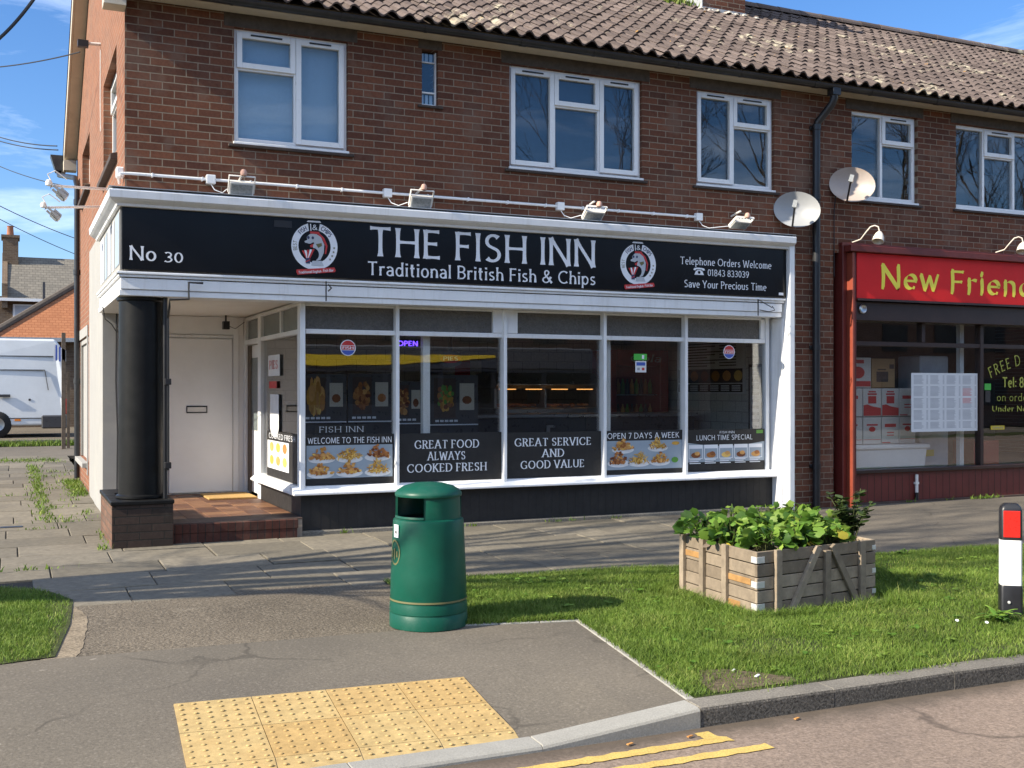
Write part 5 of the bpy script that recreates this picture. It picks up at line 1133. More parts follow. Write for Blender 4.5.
def dish(c, lab, mat, roll):
    e = empty('satellite_dish', c, lab, 'satellite dish', 'satellite dishes'); c = Vector(c)
    f = Vector((-.66, -.74, .14)).normalized(); rt = Vector((-f.y, f.x, 0)).normalized() * -1; up = f.cross(rt).normalized()
    if up.z < 0: up = -up
    q = Matrix.Rotation(roll, 3, f); rt = q @ rt; up = q @ up
    P = []; F = []; NR, NA = 7, 36; RX, RY, DP = .285, .225, .085
    for off in (0, -.006):
        for i in range(NR + 1):
            r = i / NR
            for k in range(NA): a = 2 * math.pi * k / NA; P.append(c + rt * RX * r * math.cos(a) + up * RY * r * math.sin(a) + f * (DP * r * r - DP + off))
    B = (NR + 1) * NA
    for i in range(NR):
        for k in range(NA):
            a, b, d, g = i * NA + k, i * NA + (k + 1) % NA, (i + 1) * NA + (k + 1) % NA, (i + 1) * NA + k; F += [(a, b, d, g), (B + a, B + g, B + d, B + b)]
    for k in range(NA): F.append((NR * NA + k, NR * NA + (k + 1) % NA, B + NR * NA + (k + 1) % NA, B + NR * NA + k))
    m = MB(); m.add(P, F, 0, .5, True); m.build('reflector', mat, e)
    low = c - up * RY * .98; head = c + f * .27 - up * .03
    m = MB(); m.bar(low, head - up * .02, .022, .022, rt); m.build('feed_arm', 'plasticblack', e)
    m = MB(); m.tube([head - f * .07, head + f * .05], .026, 12); m.obox(head + f * .05, rt * .05, up * .09, f * .04); m.build('feed_head', 'lens', e)
    m = MB(); m.tube([c - f * .09, c - f * .16, (c.x + .03, 11.15, c.z - .02)], .022, 8); m.obox((c.x + .03, 11.185, c.z - .02), (.1, 0, 0), (0, .02, 0), (0, 0, .16)); m.build('wall_mount', 'plasticblack', e)
dish((8.86, 11.0, 3.735), 'grey satellite dish above the top right corner of the fish shop front', 'dish', R(-14)); dish((9.73, 11.0, 4.11), 'rust tinted satellite dish next to the upper window beyond the drainpipe', 'dish_rust', R(-16))
m = MB(); m.tube([(9.63, 11.18, 4.05), (9.60, 11.185, 3.8), (9.60, 11.185, 2.95)], .006, 5); m.thing('dish_cable', 'cable', 'thin dark cable hanging down the brick from the rusty dish', 'cable')

# ------------------------------------------------------------------ the takeaway next door
tk = empty('takeaway_shop', (9.6, 11.2, 0), 'red and maroon takeaway shop front with stacked boxes in the window', 'shop')
m = MB(); m.box(9.69, 9.755, 11.125, 11.3, 0, 3.36); m.box(16.1, 16.25, 11.10, 11.3, 0, 3.36); m.box(9.70, 16.22, 10.98, 11.124, 3.262, 3.345); m.build('frame', 'maroon', tk, bevel=.006)
m = MB(); m.box(9.757, 9.79, 11.02, 11.30, 0, 3.255); m.build('frame_post', 'orange_red', tk, bevel=.004)
m = MB(); m.box(9.791, 9.8455, 11.05, 11.30, 0, 3.26); m.box(9.68, 16.2, 11.125, 11.24, 3.346, 3.39); m.build('inner_frame', 'maroon', tk, bevel=.004)
m = MB(); m.box(9.82, 16.1, 11.12, 11.4, 2.40, 2.64); m.box(9.85, 16.1, 11.28, 11.38, 2.08, 2.14); m.box(9.85, 9.90, 11.28, 11.38, .45, 2.40)
for x in (11.20, 12.27, 13.5, 14.8): m.box(x - .03, x + .03, 11.27, 11.37, .45 if x > 11.5 else 2.141, 2.40)
m.box(9.85, 16.1, 11.22, 11.40, .41, .455); m.build('window_frame', 'brownframe', tk, bevel=.004)
m = MB(); m.box(9.85, 16.1, 11.27, 11.40, .03, .409)
for k in range(52): m.box(9.86 + k * .12, 9.866 + k * .12, 11.2685, 11.271, .03, .409, 1)
m.build('stall_boards', ['maroon', 'brownframe'], tk)
m = MB(); m.box(9.75, 16.1, 11.22, 11.4, -.10, .028); m.build('footing', 'nosing', tk)
xs = [9.90, 11.17, 12.24, 13.47, 14.77]; xe = [11.17, 12.24, 13.47, 14.77, 16.05]
pane(9.902, 12.24, .452, 2.082, 11.32, 'glass', tk)
for a, b in zip(xs, xe):
    if a > 12: pane(a + .06, b, .452, 2.082, 11.32, 'glass', tk)
    pane(a + .002 if a == 9.9 else a + .06, b, 2.138, 2.402, 11.32, 'glass', tk)
m = MB(); m.box(9.87, 16.1, 11.38, 14.5, .3, .40); m.box(9.5, 16.1, 14.5, 14.6, 0, 2.9); m.box(9.5, 16.1, 11.42, 14.5, 2.7, 2.75); m.build('display_floor', 'dark', tk)
sg2 = empty('shop_sign', (12.5, 11.03, 2.66), 'red fascia sign with lime lettering beginning New Friend', 'sign')
m = MB(); m.box(9.847, 16.0, 11.04, 11.09, 2.673, 3.258); m.build('board', 'redpaint', sg2, bevel=.003)
m = MB(); m.box(9.846, 16.0, 11.02, 11.039, 2.645, 2.672); m.build('lower_trim', 'brownframe', sg2)
m = MB(); P2 = PF(11.04); put_text(m, 'New', 'nib', 10.24, 11.22, 2.82, .30, P2); put_text(m, 'Friend', 'nib', 11.44, 12.96, 2.80, .30, P2); m.build('lettering', 'yellowgreen', sg2)
def swan(x, lab):
    e = empty('swan_neck_lamp', (x, 11.09, 3.36), lab, 'lamp', 'swan neck lamps over the red sign')
    m = MB(); m.tube([(x - .06, 11.12, 3.395), (x - .03, 11.0, 3.42), (x - .01, 10.93, 3.50), (x + .02, 10.88, 3.565), (x + .055, 10.84, 3.58), (x + .085, 10.81, 3.56), (x + .095, 10.80, 3.50)], .009, 8); m.build('neck', 'lampcream', e)
    m = MB(); m.lathe([(.013, .04), (.03, .03), (.05, .0), (.068, -.05), (.074, -.105), (.068, -.105), (.045, -.04), (.0, -.03)], (x + .09, 10.80, 3.465), 20, axis=(.42, .22, 1)); m.build('lamp_shade', 'lampcream', e)
swan(9.90, 'cream swan neck lamp at the left end of the red sign'); swan(12.42, 'cream swan neck lamp above the end of the word Friend')
m = MB(); m.lathe([(0, -.02), (.055, -.02), (.062, 0), (.05, .012), (.035, .005), (0, .005)], (10.0, 11.10, 2.545), 20, axis=(0, -1, 0)); m.thing('door_camera', 'steel', 'small round metal sensor under the left end of the red sign', 'sensor')
m = MB(); m.tube([(11.05, 11.245, -.03), (11.05, 11.245, .13)], .024, 10, 1); m.tube([(11.05, 11.245, .13), (11.05, 11.245, .37)], .022, 10); m.box(11.02, 11.08, 11.23, 11.268, .24, .27); m.thing('waste_pipe', ['lampwhite', 'plasticblack'], 'short pale waste pipe on the maroon boards under the takeaway window', 'pipe')
PT = PF(11.318)
m = MB(); m.box(11.02, 12.225, 11.310, 11.317, .935, 1.73); Q = PF(11.310)
for c_ in range(4):
    x = 11.06 + c_ * .295; z = 1.69; k = 0
    while z > .97:
        k += 1
        if k % 9 == 0: z -= .022
        m.quad(Q(x, z, .001), Q(x + random.uniform(.13, .2), z, .001), Q(x + .15, z + .006, .001), Q(x, z + .006, .001), 1 if not (c_ == 3 and .1 > abs(z - 1.42)) else 2); m.quad(Q(x + .225, z, .001), Q(x + .255, z, .001), Q(x + .255, z + .006, .001), Q(x + .225, z + .006, .001), 1); z -= .0155
m.thing('menu_sheet', ['paper', 'ink', 'redprint'], 'large white printed menu sheet taped inside the takeaway window', 'menu')
wt = empty('window_lettering', (13.0, 11.318, .95), 'lime green writing on the takeaway window starting FREE DELIVERY', 'lettering')
m = MB(); put_arc_text(m, 'FREE D', 'flare', (13.50, -.50), 2.47, 107.8, .155, PT, sweep=15); put_text(m, 'Tel: 8', 'bold', 12.71, 13.12, 1.54, .14, PT); put_text(m, 'on orders', 'thin', 12.60, 13.34, 1.345, .105, PT); put_text(m, 'Under New', 'nib', 12.51, 13.28, 1.20, .075, PT)
m.build('letters', 'dimlime', wt)
m = MB(); m.box(12.36, 12.48, 11.31, 11.317, 1.50, 1.59); m.box(12.375, 12.47, 11.311, 11.317, 1.33, 1.49, 1); m.thing('door_sticker', ['greensign', 'dark'], 'green sticker on the takeaway glass left of the writing', 'sticker')
m = MB(); m.box(12.48, 12.74, 11.31, 11.317, .945, 1.0); put_text(m, 'OPEN', 'sans', 12.51, 12.71, .957, .03, PF(11.309), 1, .001); m.thing('yellow_sticker', ['yellowprint', 'ink'], 'small yellow sticker low on the takeaway glass under the writing', 'sticker')
def carton(x0, x1, z0, z1, lab, style, y=11.62):
    e = empty('carton', ((x0 + x1) / 2, y + .15, z0), lab, 'box', 'cartons stacked in the takeaway window')
    m = MB(); m.box(x0 + .004, x1 - .004, y, y + .3, z0 + .002, z1 - .003); m.build('box', 'card' if style == 'brown' else 'boxwhite', e, bevel=.004)
    m = MB(); Q = PF(y); w_ = x1 - x0; h = z1 - z0; mi = 0
    rect = lambda a, b, c_, d, k=.001: m.quad(Q(x0 + a * w_, z0 + c_ * h, k), Q(x0 + b * w_, z0 + c_ * h, k), Q(x0 + b * w_, z0 + d * h, k), Q(x0 + a * w_, z0 + d * h, k))
    if style == 'wave': m.poly([Q(x0 + .03 * w_, z0 + .03 * h, .001), Q(x1 - .03 * w_, z0 + .03 * h, .001), Q(x1 - .03 * w_, z0 + .30 * h, .001), Q(x0 + .5 * w_, z0 + .36 * h, .001), Q(x0 + .25 * w_, z0 + .43 * h, .001), Q(x0 + .03 * w_, z0 + .40 * h, .001)]); rect(.28, .72, .46, .72); rect(.3, .7, .85, .9); rect(.25, .75, .76, .82)
    elif style == 'ship': rect(.03, .97, .04, .22); m.poly(ell(x0 + w_ * .45, z0 + h * .5, w_ * .28, h * .2, Q, .001, 14)); rect(.2, .7, .8, .92)
    elif style == 'label': rect(.18, .82, .62, .74); rect(.3, .7, .4, .44); rect(.3, .7, .3, .34); rect(.03, .5, .03, .07)
    elif style == 'brown': rect(.2, .7, .2, .55); rect(.25, .6, .6, .64); rect(.75, .95, .65, .8)
    else: m.poly(ell(x0 + w_ * .5, z0 + h * .55, w_ * .18, h * .1, Q, .001, 12)); rect(.2, .8, .68, .74); rect(.03, .97, .16, .18)
    m.build('print', 'card' if style == 'brown' else 'boxred', e) if style != 'brown' else m.build('print', 'nosing', e)
carton(10.18, 10.61, 1.53, 1.94, 'white and red ship printed carton on top at the left end', 'ship'); carton(10.615, 11.03, 1.53, 1.93, 'plain brown cardboard carton on top of the white cartons', 'brown')
for i, (x0, x1) in enumerate(((10.02, 10.46), (10.465, 10.785), (10.79, 11.10), (11.105, 11.40))):
    carton(x0, x1, 1.14, 1.525, ('upper row carton half hidden by the orange frame post', 'upper row carton with red wave directly below the ship printed carton', 'upper row carton with red wave directly below the brown carton', 'upper row carton partly behind the menu sheet')[i], ('label', 'wave', 'wave', 'label')[i])
    carton(x0, x1, .765, 1.135, ('lower row carton half hidden by the orange frame post', 'lower row carton with round red mark under the left wave carton', 'lower row carton with a red label bar under the right wave carton', 'lower row carton partly behind the menu sheet')[i], ('mark', 'mark', 'label', 'mark')[i])
m = MB(); m.prism([(10.0, 11.5, .76), (11.50, 11.5, .76), (11.45, 11.5, .45), (10.0, 11.5, .45)], (0, .45, 0)); m.box(9.98, 11.53, 11.48, 11.97, .70, .755); m.thing('polystyrene_tub', 'poly', 'long white polystyrene tub under the stacked cartons', 'tub', bevel=.015, seg=2)
e = empty('tall_freezer', (11.9, 11.75, .4), 'pale upright cabinet behind the menu sheet in the takeaway', 'cabinet')
m = MB(); m.box(11.62, 12.15, 11.75, 12.2, .42, 1.98); m.build('cabinet', 'fishgrey', e, bevel=.02); m = MB(); m.box(11.66, 11.86, 11.742, 11.749, .57, .66); m.build('yellow_label', 'yellowprint', e)
m = MB(); m.box(12.10, 12.17, 11.50, 11.57, .40, 2.70); m.thing('inner_post', 'white', 'white post standing inside the takeaway beside the menu sheet', 'post')
m = MB(); m.box(12.9, 13.4, 12.0, 12.4, .4, .75); m.thing('red_crate', 'fridge', 'dark red crate on the takeaway window floor', 'crate')

# ------------------------------------------------------------------ litter bin
bc = Vector((2.57, 7.03, gh(2.57, 7.03)))
bn = empty('litter_bin', bc, 'green round litter bin with a domed lid standing on the path', 'litter bin')
Z = bc.z; cc = (bc.x, bc.y, 0)
m = MB(); m.lathe([(.0, Z), (.262, Z), (.262, Z + .085), (.258, Z + .09), (.258, Z + .096), (.262, Z + .10), (.260, Z + .155), (.256, Z + .165), (.256, Z + .17), (.258, Z + .178), (.253, Z + .35), (.242, Z + .60), (.238, Z + .695), (.234, Z + .712), (.218, Z + .72), (.195, Z + .722)], cc, 56); m.build('body', 'bin', bn)
m = MB(); m.lathe([(.2612, Z + .176), (.2600, Z + .188)], cc, 56); m.build('gold_band', 'gold', bn)
va = math.degrees(math.atan2(-bc.y, -bc.x))          # direction to the camera
oa = va - 48; hw = 40
m = MB()
for a0, a1 in ((oa + hw, oa + 180 - hw), (oa + 180 + hw, oa + 360 - hw)):
    m.lathe([(.216, Z + .715), (.211, Z + .87)], cc, 24, a0, a1); m.lathe([(.207, Z + .715), (.205, Z + .87)], cc, 24, a0, a1)
    for a in (a0, a1): d = Vector((math.cos(R(a)), math.sin(R(a)), 0)); p = Vector(cc); m.quad(p + d * .207 + Vector((0, 0, Z + .715)), p + d * .222 + Vector((0, 0, Z + .715)), p + d * .22 + Vector((0, 0, Z + .87)), p + d * .205 + Vector((0, 0, Z + .87)))
for k in (0, 180):
    a = oa + k; m.lathe([(.216, Z + .715), (.224, Z + .725), (.221, Z + .738), (.206, Z + .735)], cc, 16, a - hw, a + hw)
m.build('neck', 'bin', bn)
m = MB(); m.lathe([(.19, Z + .2), (.19, Z + .71)], cc, 32); m.lathe([(.0, Z + .5), (.19, Z + .5)], cc, 32); m.build('liner', 'plasticblack', bn)
m = MB(); m.lathe([(.205, Z + .865), (.224, Z + .866), (.226, Z + .876), (.224, Z + .888), (.21, Z + .905), (.17, Z + .93), (.10, Z + .95), (.0, Z + .958)], cc, 56); m.build('lid', 'bin', bn)
def on_bin(a, z, h, w_, r, d=.0015):
    n = 6; P = []
    for zz in (z, z + h):
        for k in range(n + 1): an = R(a) + (k / n - .5) * w_ / r; P.append((bc.x + (r + d) * math.cos(an), bc.y + (r + d) * math.sin(an), Z + zz))
    return P, [(k, k + 1, n + 2 + k, n + 1 + k) for k in range(n)]
m = MB(); P_, F_ = on_bin(va - 60, .60, .085, .058, .2465); m.add(P_, F_); m.build('label_plate', 'letter', bn)
m = MB(); P_, F_ = on_bin(va - 60, .625, .02, .02, .2465, .0025); m.add(P_, F_); m.build('label_mark', 'plasticblack', bn)
m = MB()
for k in range(28):
    a, b = 2 * math.pi * k / 28, 2 * math.pi * (k + 1) / 28; P_ = []
    for t_, s_ in ((a, 1), (b, 1), (b, .86), (a, .86)):
        an = R(va - 63) + .062 * s_ * math.cos(t_) / .247; rr = .2505; P_.append((bc.x + rr * math.cos(an), bc.y + rr * math.sin(an), Z + .50 + .085 * s_ * math.sin(t_)))
    m.quad(*P_)
for a, h in ((-.035, .05), (0, .075), (.03, .04)):
    an = R(va - 63) + a / .247; m.obox((bc.x + .2505 * math.cos(an), bc.y + .2505 * math.sin(an), Z + .49), (-.012 * math.sin(an), .012 * math.cos(an), 0), (.002 * math.cos(an), .002 * math.sin(an), 0), (0, 0, h))
m.build('gold_emblem', 'gold', bn)

# ------------------------------------------------------------------ pallet planter
N0 = Vector((4.78, 6.37)); A_ = Vector((1.235, .175)); B_ = Vector((.055, 1.03)); ZB, ZTp = gh(4.8, 6.4) - .03, .362
pl = empty('pallet_planter', (5.4, 7.0, ZB), 'planter box made of weathered pallet collars standing on the grass', 'planter')
ua, ub = A_.normalized(), B_.normalized(); na, nb = Vector((ua.y, -ua.x)), Vector((-ub.y, ub.x))     # outward normals of the two near faces
pp = lambda s, t_, o_a=0, o_b=0: N0 + A_ * s + B_ * t_ + na * o_a + nb * o_b
V3 = lambda q, z: (q.x, q.y, z)
nb_ = 5; bh = (ZTp - ZB - .02) / nb_
sides = [('a', pp(0, 0), pp(1, 0), na), ('b', pp(0, 1), pp(0, 0), nb), ('c', pp(1, 1), pp(0, 1), -na), ('d', pp(1, 0), pp(1, 1), -nb)]
for sd__, p, q, nrm in sides:
    for k in range(nb_):
        m = MB(); z0 = ZB + .02 + k * bh; j = random.uniform(-.003, .003); mid = Vector((p + q) / 2) - nrm * (.012 - j)
        dz = random.uniform(-.003, .003); d = (q - p) * (1 if sd__ in 'ac' else .965)
        m.obox((mid.x, mid.y, z0 + bh / 2), (d.x, d.y, dz), (nrm.x * .024, nrm.y * .024, 0), (0, 0, bh - random.uniform(.004, .009))); m.build('board', 'wood', pl, bevel=.003)
# replacement boards in orange softwood on the sunlit side
for s0, s1, k in ((.05, .26, 3), (.60, .93, 2), (.62, .80, 0)):
    a, b = pp(0, 1 - s0, 0, .001), pp(0, 1 - s1, 0, .001); z0 = ZB + .02 + k * bh + .03
    mid = (a + b) / 2 + nb * .002; d = b - a; m = MB(); m.obox((mid.x, mid.y, z0 + .022), (d.x, d.y, 0), (nb.x * .006, nb.y * .006, 0), (0, 0, .045))
    m.build('repair_board', 'woodnew', pl, bevel=.002)
def batten(pa, nrm, along, z0, z1, w_=.06, th=.03, name='batten'):
    m = MB(); c_ = pa + nrm * (th / 2 + .001); m.obox((c_.x, c_.y, (z0 + z1) / 2), (along.x * w_, along.y * w_, 0), (nrm.x * th, nrm.y * th, 0), (0, 0, z1 - z0)); return m.build(name, 'wood', pl, bevel=.003)
for s in (.155, .56, .865): batten(pp(s, 0), na, ua, ZB - .01, ZTp - (.04 if s == .56 else -.003))
for t_ in (.97, .685, .375): batten(pp(0, t_), nb, ub, ZB, ZTp + .004)
for s0, s1 in ((.26, .485), (.82, .60)):
    m = MB(); a, b = pp(s0, 0) + na * .016, pp(s1, 0) + na * .016; m.bar((a.x, a.y, ZB + .03), (b.x, b.y, ZTp - .01), .028, .055, V3(na, 0) if False else (ua.x, ua.y, 0)); m.build('brace', 'wood', pl, bevel=.003)
for i, k in enumerate((0.3, 2.0, 3.9)):
    z0 = ZB + .03 + k * bh
    m = MB(); c_ = pp(.03, 0) + na * .003; m.obox((c_.x, c_.y, z0 + .03), (ua.x * .07, ua.y * .07, 0), (na.x * .004, na.y * .004, 0), (0, 0, .045)); c_ = pp(0, .03) + nb * .003; m.obox((c_.x, c_.y, z0 + .03), (ub.x * .07, ub.y * .07, 0), (nb.x * .004, nb.y * .004, 0), (0, 0, .045)); m.build('corner_plate', 'galv', pl, bevel=.001)
    m = MB(); c_ = pp(.985, 0) + na * .003; m.obox((c_.x, c_.y, z0 + .03), (ua.x * .04, ua.y * .04, 0), (na.x * .004, na.y * .004, 0), (0, 0, .035)); c_ = pp(0, .99) + nb * .003; m.obox((c_.x, c_.y, z0 + .03), (ub.x * .03, ub.y * .03, 0), (nb.x * .004, nb.y * .004, 0), (0, 0, .04)); m.build('corner_plate', 'galv', pl, bevel=.001)
m = MB(); q = [pp(.02, .02), pp(.98, .02), pp(.98, .98), pp(.02, .98)]; m.poly([V3(v, ZTp - .07) for v in q]); m.build('soil', 'soil', pl)
def leaf(m, c, d, nrm, r, mi=0, lob=5, ln=1.0, rr=None):
    d, nrm = Vector(d).normalized(), Vector(nrm).normalized(); s_ = d.cross(nrm).normalized(); nrm = s_.cross(d); c = Vector(c); P = [c + d * r * ln * .4 + nrm * r * .10]; n = 16
    for k in range(n):
        a = 2 * math.pi * k / n; ru = r * (1 + .12 * math.cos(lob * a)) * (1 - .25 * math.exp(-((a - math.pi) ** 2) * 3)) * random.uniform(.93, 1.05)
        P.append(c + d * (r * ln * .4 + ru * ln * math.cos(a)) + s_ * ru * .9 * math.sin(a) - nrm * r * (.16 * math.cos(a) + .14 * math.sin(a) ** 2))
    m.add(P, [(0, 1 + k, 1 + (k + 1) % n) for k in range(n)], mi, rr, True)
spots = [(.09, .85), (.11, .50), (.20, .18), (.34, .86), (.36, .52), (.43, .20), (.60, .80), (.62, .46), (.66, .17), (.84, .75), (.84, .42)]
wd_lab = ['leafy plant at the far left corner of the pallet planter', 'leafy plant halfway along the sunlit side of the planter', 'leafy plant nearest the front corner of the planter', 'broad leaved plant at the back left of the planter', 'broad leaved plant in the left middle of the planter', 'leafy plant behind the left brace of the planter', 'pale leaved plant at the back middle of the planter', 'pale leaved plant in the middle of the planter', 'leafy plant with a large yellow leaf above the middle batten', 'bright green plant at the back right of the planter', 'bright green plant beside the dark shrub']
for i, (s, t_) in enumerate(spots):
    b = pp(s, t_); m = MB(); H = (.18, .18, .15, .20, .19, .165, .22, .21, .175, .21, .19)[i]; base = ZTp - .075
    for k in range(135):
        a = random.random() * 6.283; rad = .20 * math.sqrt(random.random()); h = H * (1 - .45 * (rad / .20) ** 2) * random.uniform(.3, 1.15) + .05
        c_ = Vector((b.x + rad * math.cos(a), b.y + rad * math.sin(a) * .9, base + h)); dd = Vector((math.cos(a), math.sin(a), random.uniform(-.2, .6)))
        nn = Vector((math.cos(a) * .8 + random.gauss(0, .6), math.sin(a) * .8 + random.gauss(0, .6), random.uniform(.25, .9))); big = random.choice((random.uniform(.016, .03), random.uniform(.03, .054), random.uniform(.03, .054)))
        leaf(m, c_, dd, nn, big, 0, random.choice((5, 7)), 1, min(1, max(0, random.gauss(.15 + .35 * i / 10 + .25 * h / H, .27))))
        if k % 3 == 0: m.tube([(b.x + rad * .3 * math.cos(a), b.y + rad * .3 * math.sin(a), base), ((b.x + c_.x) / 2, (b.y + c_.y) / 2, base + h * .7), c_], .003, 4, 1)
    for k in range(3 if i % 2 else 1): a = random.random() * 6.283; leaf(m, (b.x + .17 * math.cos(a), b.y + .15 * math.sin(a), base + random.uniform(.05, .12)), (math.cos(a), math.sin(a), -.4), (random.gauss(0, .5), -.4, 1), random.uniform(.02, .034), 2 if k else 3, 3, 1.2)
    if i == 8: leaf(m, (b.x + .02, b.y - .17, base + .14), (.9, -.2, -.1), (-.1, -.75, .6), .045, 2, 3, 1.35)
    o = m.thing('leafy_plant', ['leaf', 'stem', 'yleaf', 'fencewood'], wd_lab[i], 'plant', 'leafy plants in the pallet planter', base=(b.x, b.y, base))
b = pp(.97, .22); m = MB(); base = ZTp - .075
for k in range(15):
    a = random.random() * 6.283; tip = Vector((b.x + .19 * math.cos(a) * random.uniform(.2, 1), b.y + .22 * math.sin(a) * random.uniform(.2, 1), base + random.uniform(.22, .44))); p0 = Vector((b.x, b.y, base)); md = (p0 + tip) / 2 + Vector((0, 0, .04)); m.tube([p0, md, tip], .004, 4, 1)
    for q in range(18):
        f_ = random.uniform(.3, 1.02); c_ = p0.lerp(md, f_ * 2) if f_ < .5 else md.lerp(tip, f_ * 2 - 1); an = random.random() * 6.283; leaf(m, c_, (math.cos(an), math.sin(an), .3), (random.gauss(0, .4), random.gauss(0, .4), 1), random.uniform(.016, .028), 0, 1, 1.5)
m.thing('small_shrub', ['dleaf', 'stem'], 'dark small leaved shrub at the right end of the pallet planter', 'shrub', base=(b.x, b.y, base))

# ------------------------------------------------------------------ bollard and verge details
bo = Vector((6.405, 5.635, gh(6.53, 5.68))); bl = empty('verge_bollard', bo, 'black and white plastic bollard with a red reflector on the verge', 'bollard')
an = R(-129); fx = Vector((math.cos(an), math.sin(an), 0)); fy = Vector((-fx.y, fx.x, 0)) 
def rr_poly(hx, hy, rad, z):
    P = []
    for sx_, sy_, a0 in ((1, 1, 0), (-1, 1, 90), (-1, -1, 180), (1, -1, 270)):
        for k in range(5): a = R(a0 + 90 * k / 4); P.append(bo + fx * (sx_ * (hx - rad) + rad * math.cos(a)) + fy * (sy_ * (hy - rad) + rad * math.sin(a)) + Vector((0, 0, z)))
    return P
def stack(m, levels, mi=0):
    P = []; 
    for hx, hy, rad, z in levels: P += rr_poly(hx, hy, rad, z)
    n = 20; F = [(j * n + k, j * n + (k + 1) % n, (j + 1) * n + (k + 1) % n, (j + 1) * n + k) for j in range(len(levels) - 1) for k in range(n)] + [tuple(reversed(range(n))), tuple(range((len(levels) - 1) * n, len(levels) * n))]
    m.add(P, F, mi, .5, True)
HB = .805; hx, hy = .057, .070
m = MB(); stack(m, [(hx + .004, hy + .004, .022, -.05), (hx + .004, hy + .004, .022, .22), (hx, hy, .022, .235)]); m.build('base', 'plasticblack', bl)
m = MB(); stack(m, [(hx, hy, .022, .236), (hx, hy, .022, .552)]); m.build('white_band', 'white_refl', bl)
m = MB(); stack(m, [(hx + .001, hy + .001, .022, .553), (hx + .001, hy + .001, .022, .76), (hx - .006, hy - .006, .022, .785), (hx - .025, hy - .025, .02, HB)]); m.build('head', 'plasticblack', bl)
m = MB(); c_ = bo + fx * (hx + .003) + Vector((0, 0, .665)); m.obox(c_, fy * .108, fx * .004, (0, 0, .185)); m.build('red_reflector', 'red_refl', bl, bevel=.002)
m = MB(); m.lathe([(.010, 0), (.010, .012), (0, .014)], bo + fx * (hx + .004) + fy * -.02 + Vector((0, 0, .12)), 8, axis=fx); m.build('bolt', 'galv', bl)

def inpoly(pts, poly):
    x, y = pts[:, 0], pts[:, 1]; r = np.zeros(len(pts), bool); n = len(poly)
    for i in range(n):
        x0, y0 = poly[i]; x1, y1 = poly[(i + 1) % n]
        c_ = ((y0 > y) != (y1 > y)); r ^= c_ & (x < (x1 - x0) * (y - y0) / ((y1 - y0) + 1e-12) + x0)
    return r
def ghv(x, y): return np.where(y > 11, .014 * (y - 11), -.12 * (11 - y) / 6.25)
def blades(name, P, hgt, wid, label, z=None, lean=.5):
    n = len(P); a = rng.random(n) * 2 * np.pi; b = rng.random(n) * 2 * np.pi; l = hgt * lean * (rng.random(n) + .2); z = (ghv(P[:, 0], P[:, 1]) if z is None else z) + .008
    V = np.zeros((n, 5, 3)); dx, dy = np.cos(a) * wid / 2, np.sin(a) * wid / 2; lx, ly = np.cos(b) * l, np.sin(b) * l
    for k, (s, t_, w_) in enumerate(((-1, 0, 1), (1, 0, 1), (1, .55, .75), (-1, .55, .75), (0, 1, 0))):
        V[:, k, 0] = P[:, 0] + s * dx * w_ + lx * t_ ** 2; V[:, k, 1] = P[:, 1] + s * dy * w_ + ly * t_ ** 2; V[:, k, 2] = z + hgt * t_ * np.sqrt(np.maximum(0, 1 - (.4 * t_ * l / np.maximum(hgt, .001)) ** 2))
    me = bpy.data.meshes.new(name); me.vertices.add(n * 5); me.vertices.foreach_set('co', V.ravel())
    q = np.arange(n)[:, None] * 5; lo = np.concatenate([q + np.array([[0, 1, 2, 3]]), q + np.array([[3, 2, 4]])], 1).ravel()
    me.loops.add(n * 7); me.loops.foreach_set('vertex_index', lo); me.polygons.add(n * 2)
    ls = np.stack([np.arange(n) * 7, np.arange(n) * 7 + 4], 1).ravel(); me.polygons.foreach_set('loop_start', ls)
    me.update(calc_edges=True); me.validate()
    at = me.attributes.new('rnd', 'FLOAT', 'POINT'); clump = .5 + .5 * np.sin(P[:, 0] * 5.1 + np.sin(P[:, 1] * 4.3)) * np.cos(P[:, 1] * 6.7 + np.cos(P[:, 0] * 3.1)); r = np.clip(rng.normal(.3, .2, n) + .3 * (clump - .4), 0, 1); at.data.foreach_set('value', np.repeat(r, 5))
    me.materials.append(M['grass']); o = bpy.data.objects.new(name, me); C.objects.link(o); o['kind'] = 'stuff'; o['label'] = label; o['category'] = 'grass'; return o
def scatter(poly, n, x0, x1, y0, y1):
    P = np.stack([rng.uniform(x0, x1, n), rng.uniform(y0, y1, n)], 1); return P[inpoly(P, poly)]
Pr = np.concatenate([scatter(VERGE_R, 230000, 2.7, 9.5, 4.87, 8.6), scatter(VERGE_R, 60000, 9.5, 16, 4.87, 8.6), scatter(VERGE_R, 60000, 2.6, 5.2, 4.87, 8.6)])
dq = (Pr - np.array(N0)); pa_ = dq @ np.array(ua) / A_.length; pb_ = dq @ np.array(ub) / B_.length
Pr = Pr[~((pa_ > -.0) & (pa_ < 1) & (pb_ > 0) & (pb_ < 1))]
soil = inpoly(Pr, [(3.40, 4.9), (3.45, 5.12), (3.58, 5.3), (3.72, 5.28), (3.88, 5.12), (3.98, 4.98), (3.95, 4.9)]); edge = (Pr[:, 1] < 5.05) & (rng.random(len(Pr)) < .45)
thin = (rng.random(len(Pr)) < .5) & (np.sin(Pr[:, 0] * 2.3 + 1) * np.sin(Pr[:, 1] * 3.1) > .75)
Pr = Pr[~((soil & (rng.random(len(Pr)) < .72)) | edge | thin)]
wx = .5 + .5 * np.sin(Pr[:, 0] * 3.3 + 1.3 * np.sin(Pr[:, 1] * 2.1)) * np.cos(Pr[:, 1] * 3.9)
hh_ = (.016 + .026 * rng.random(len(Pr)) ** 1.5) * (.7 + .7 * wx)
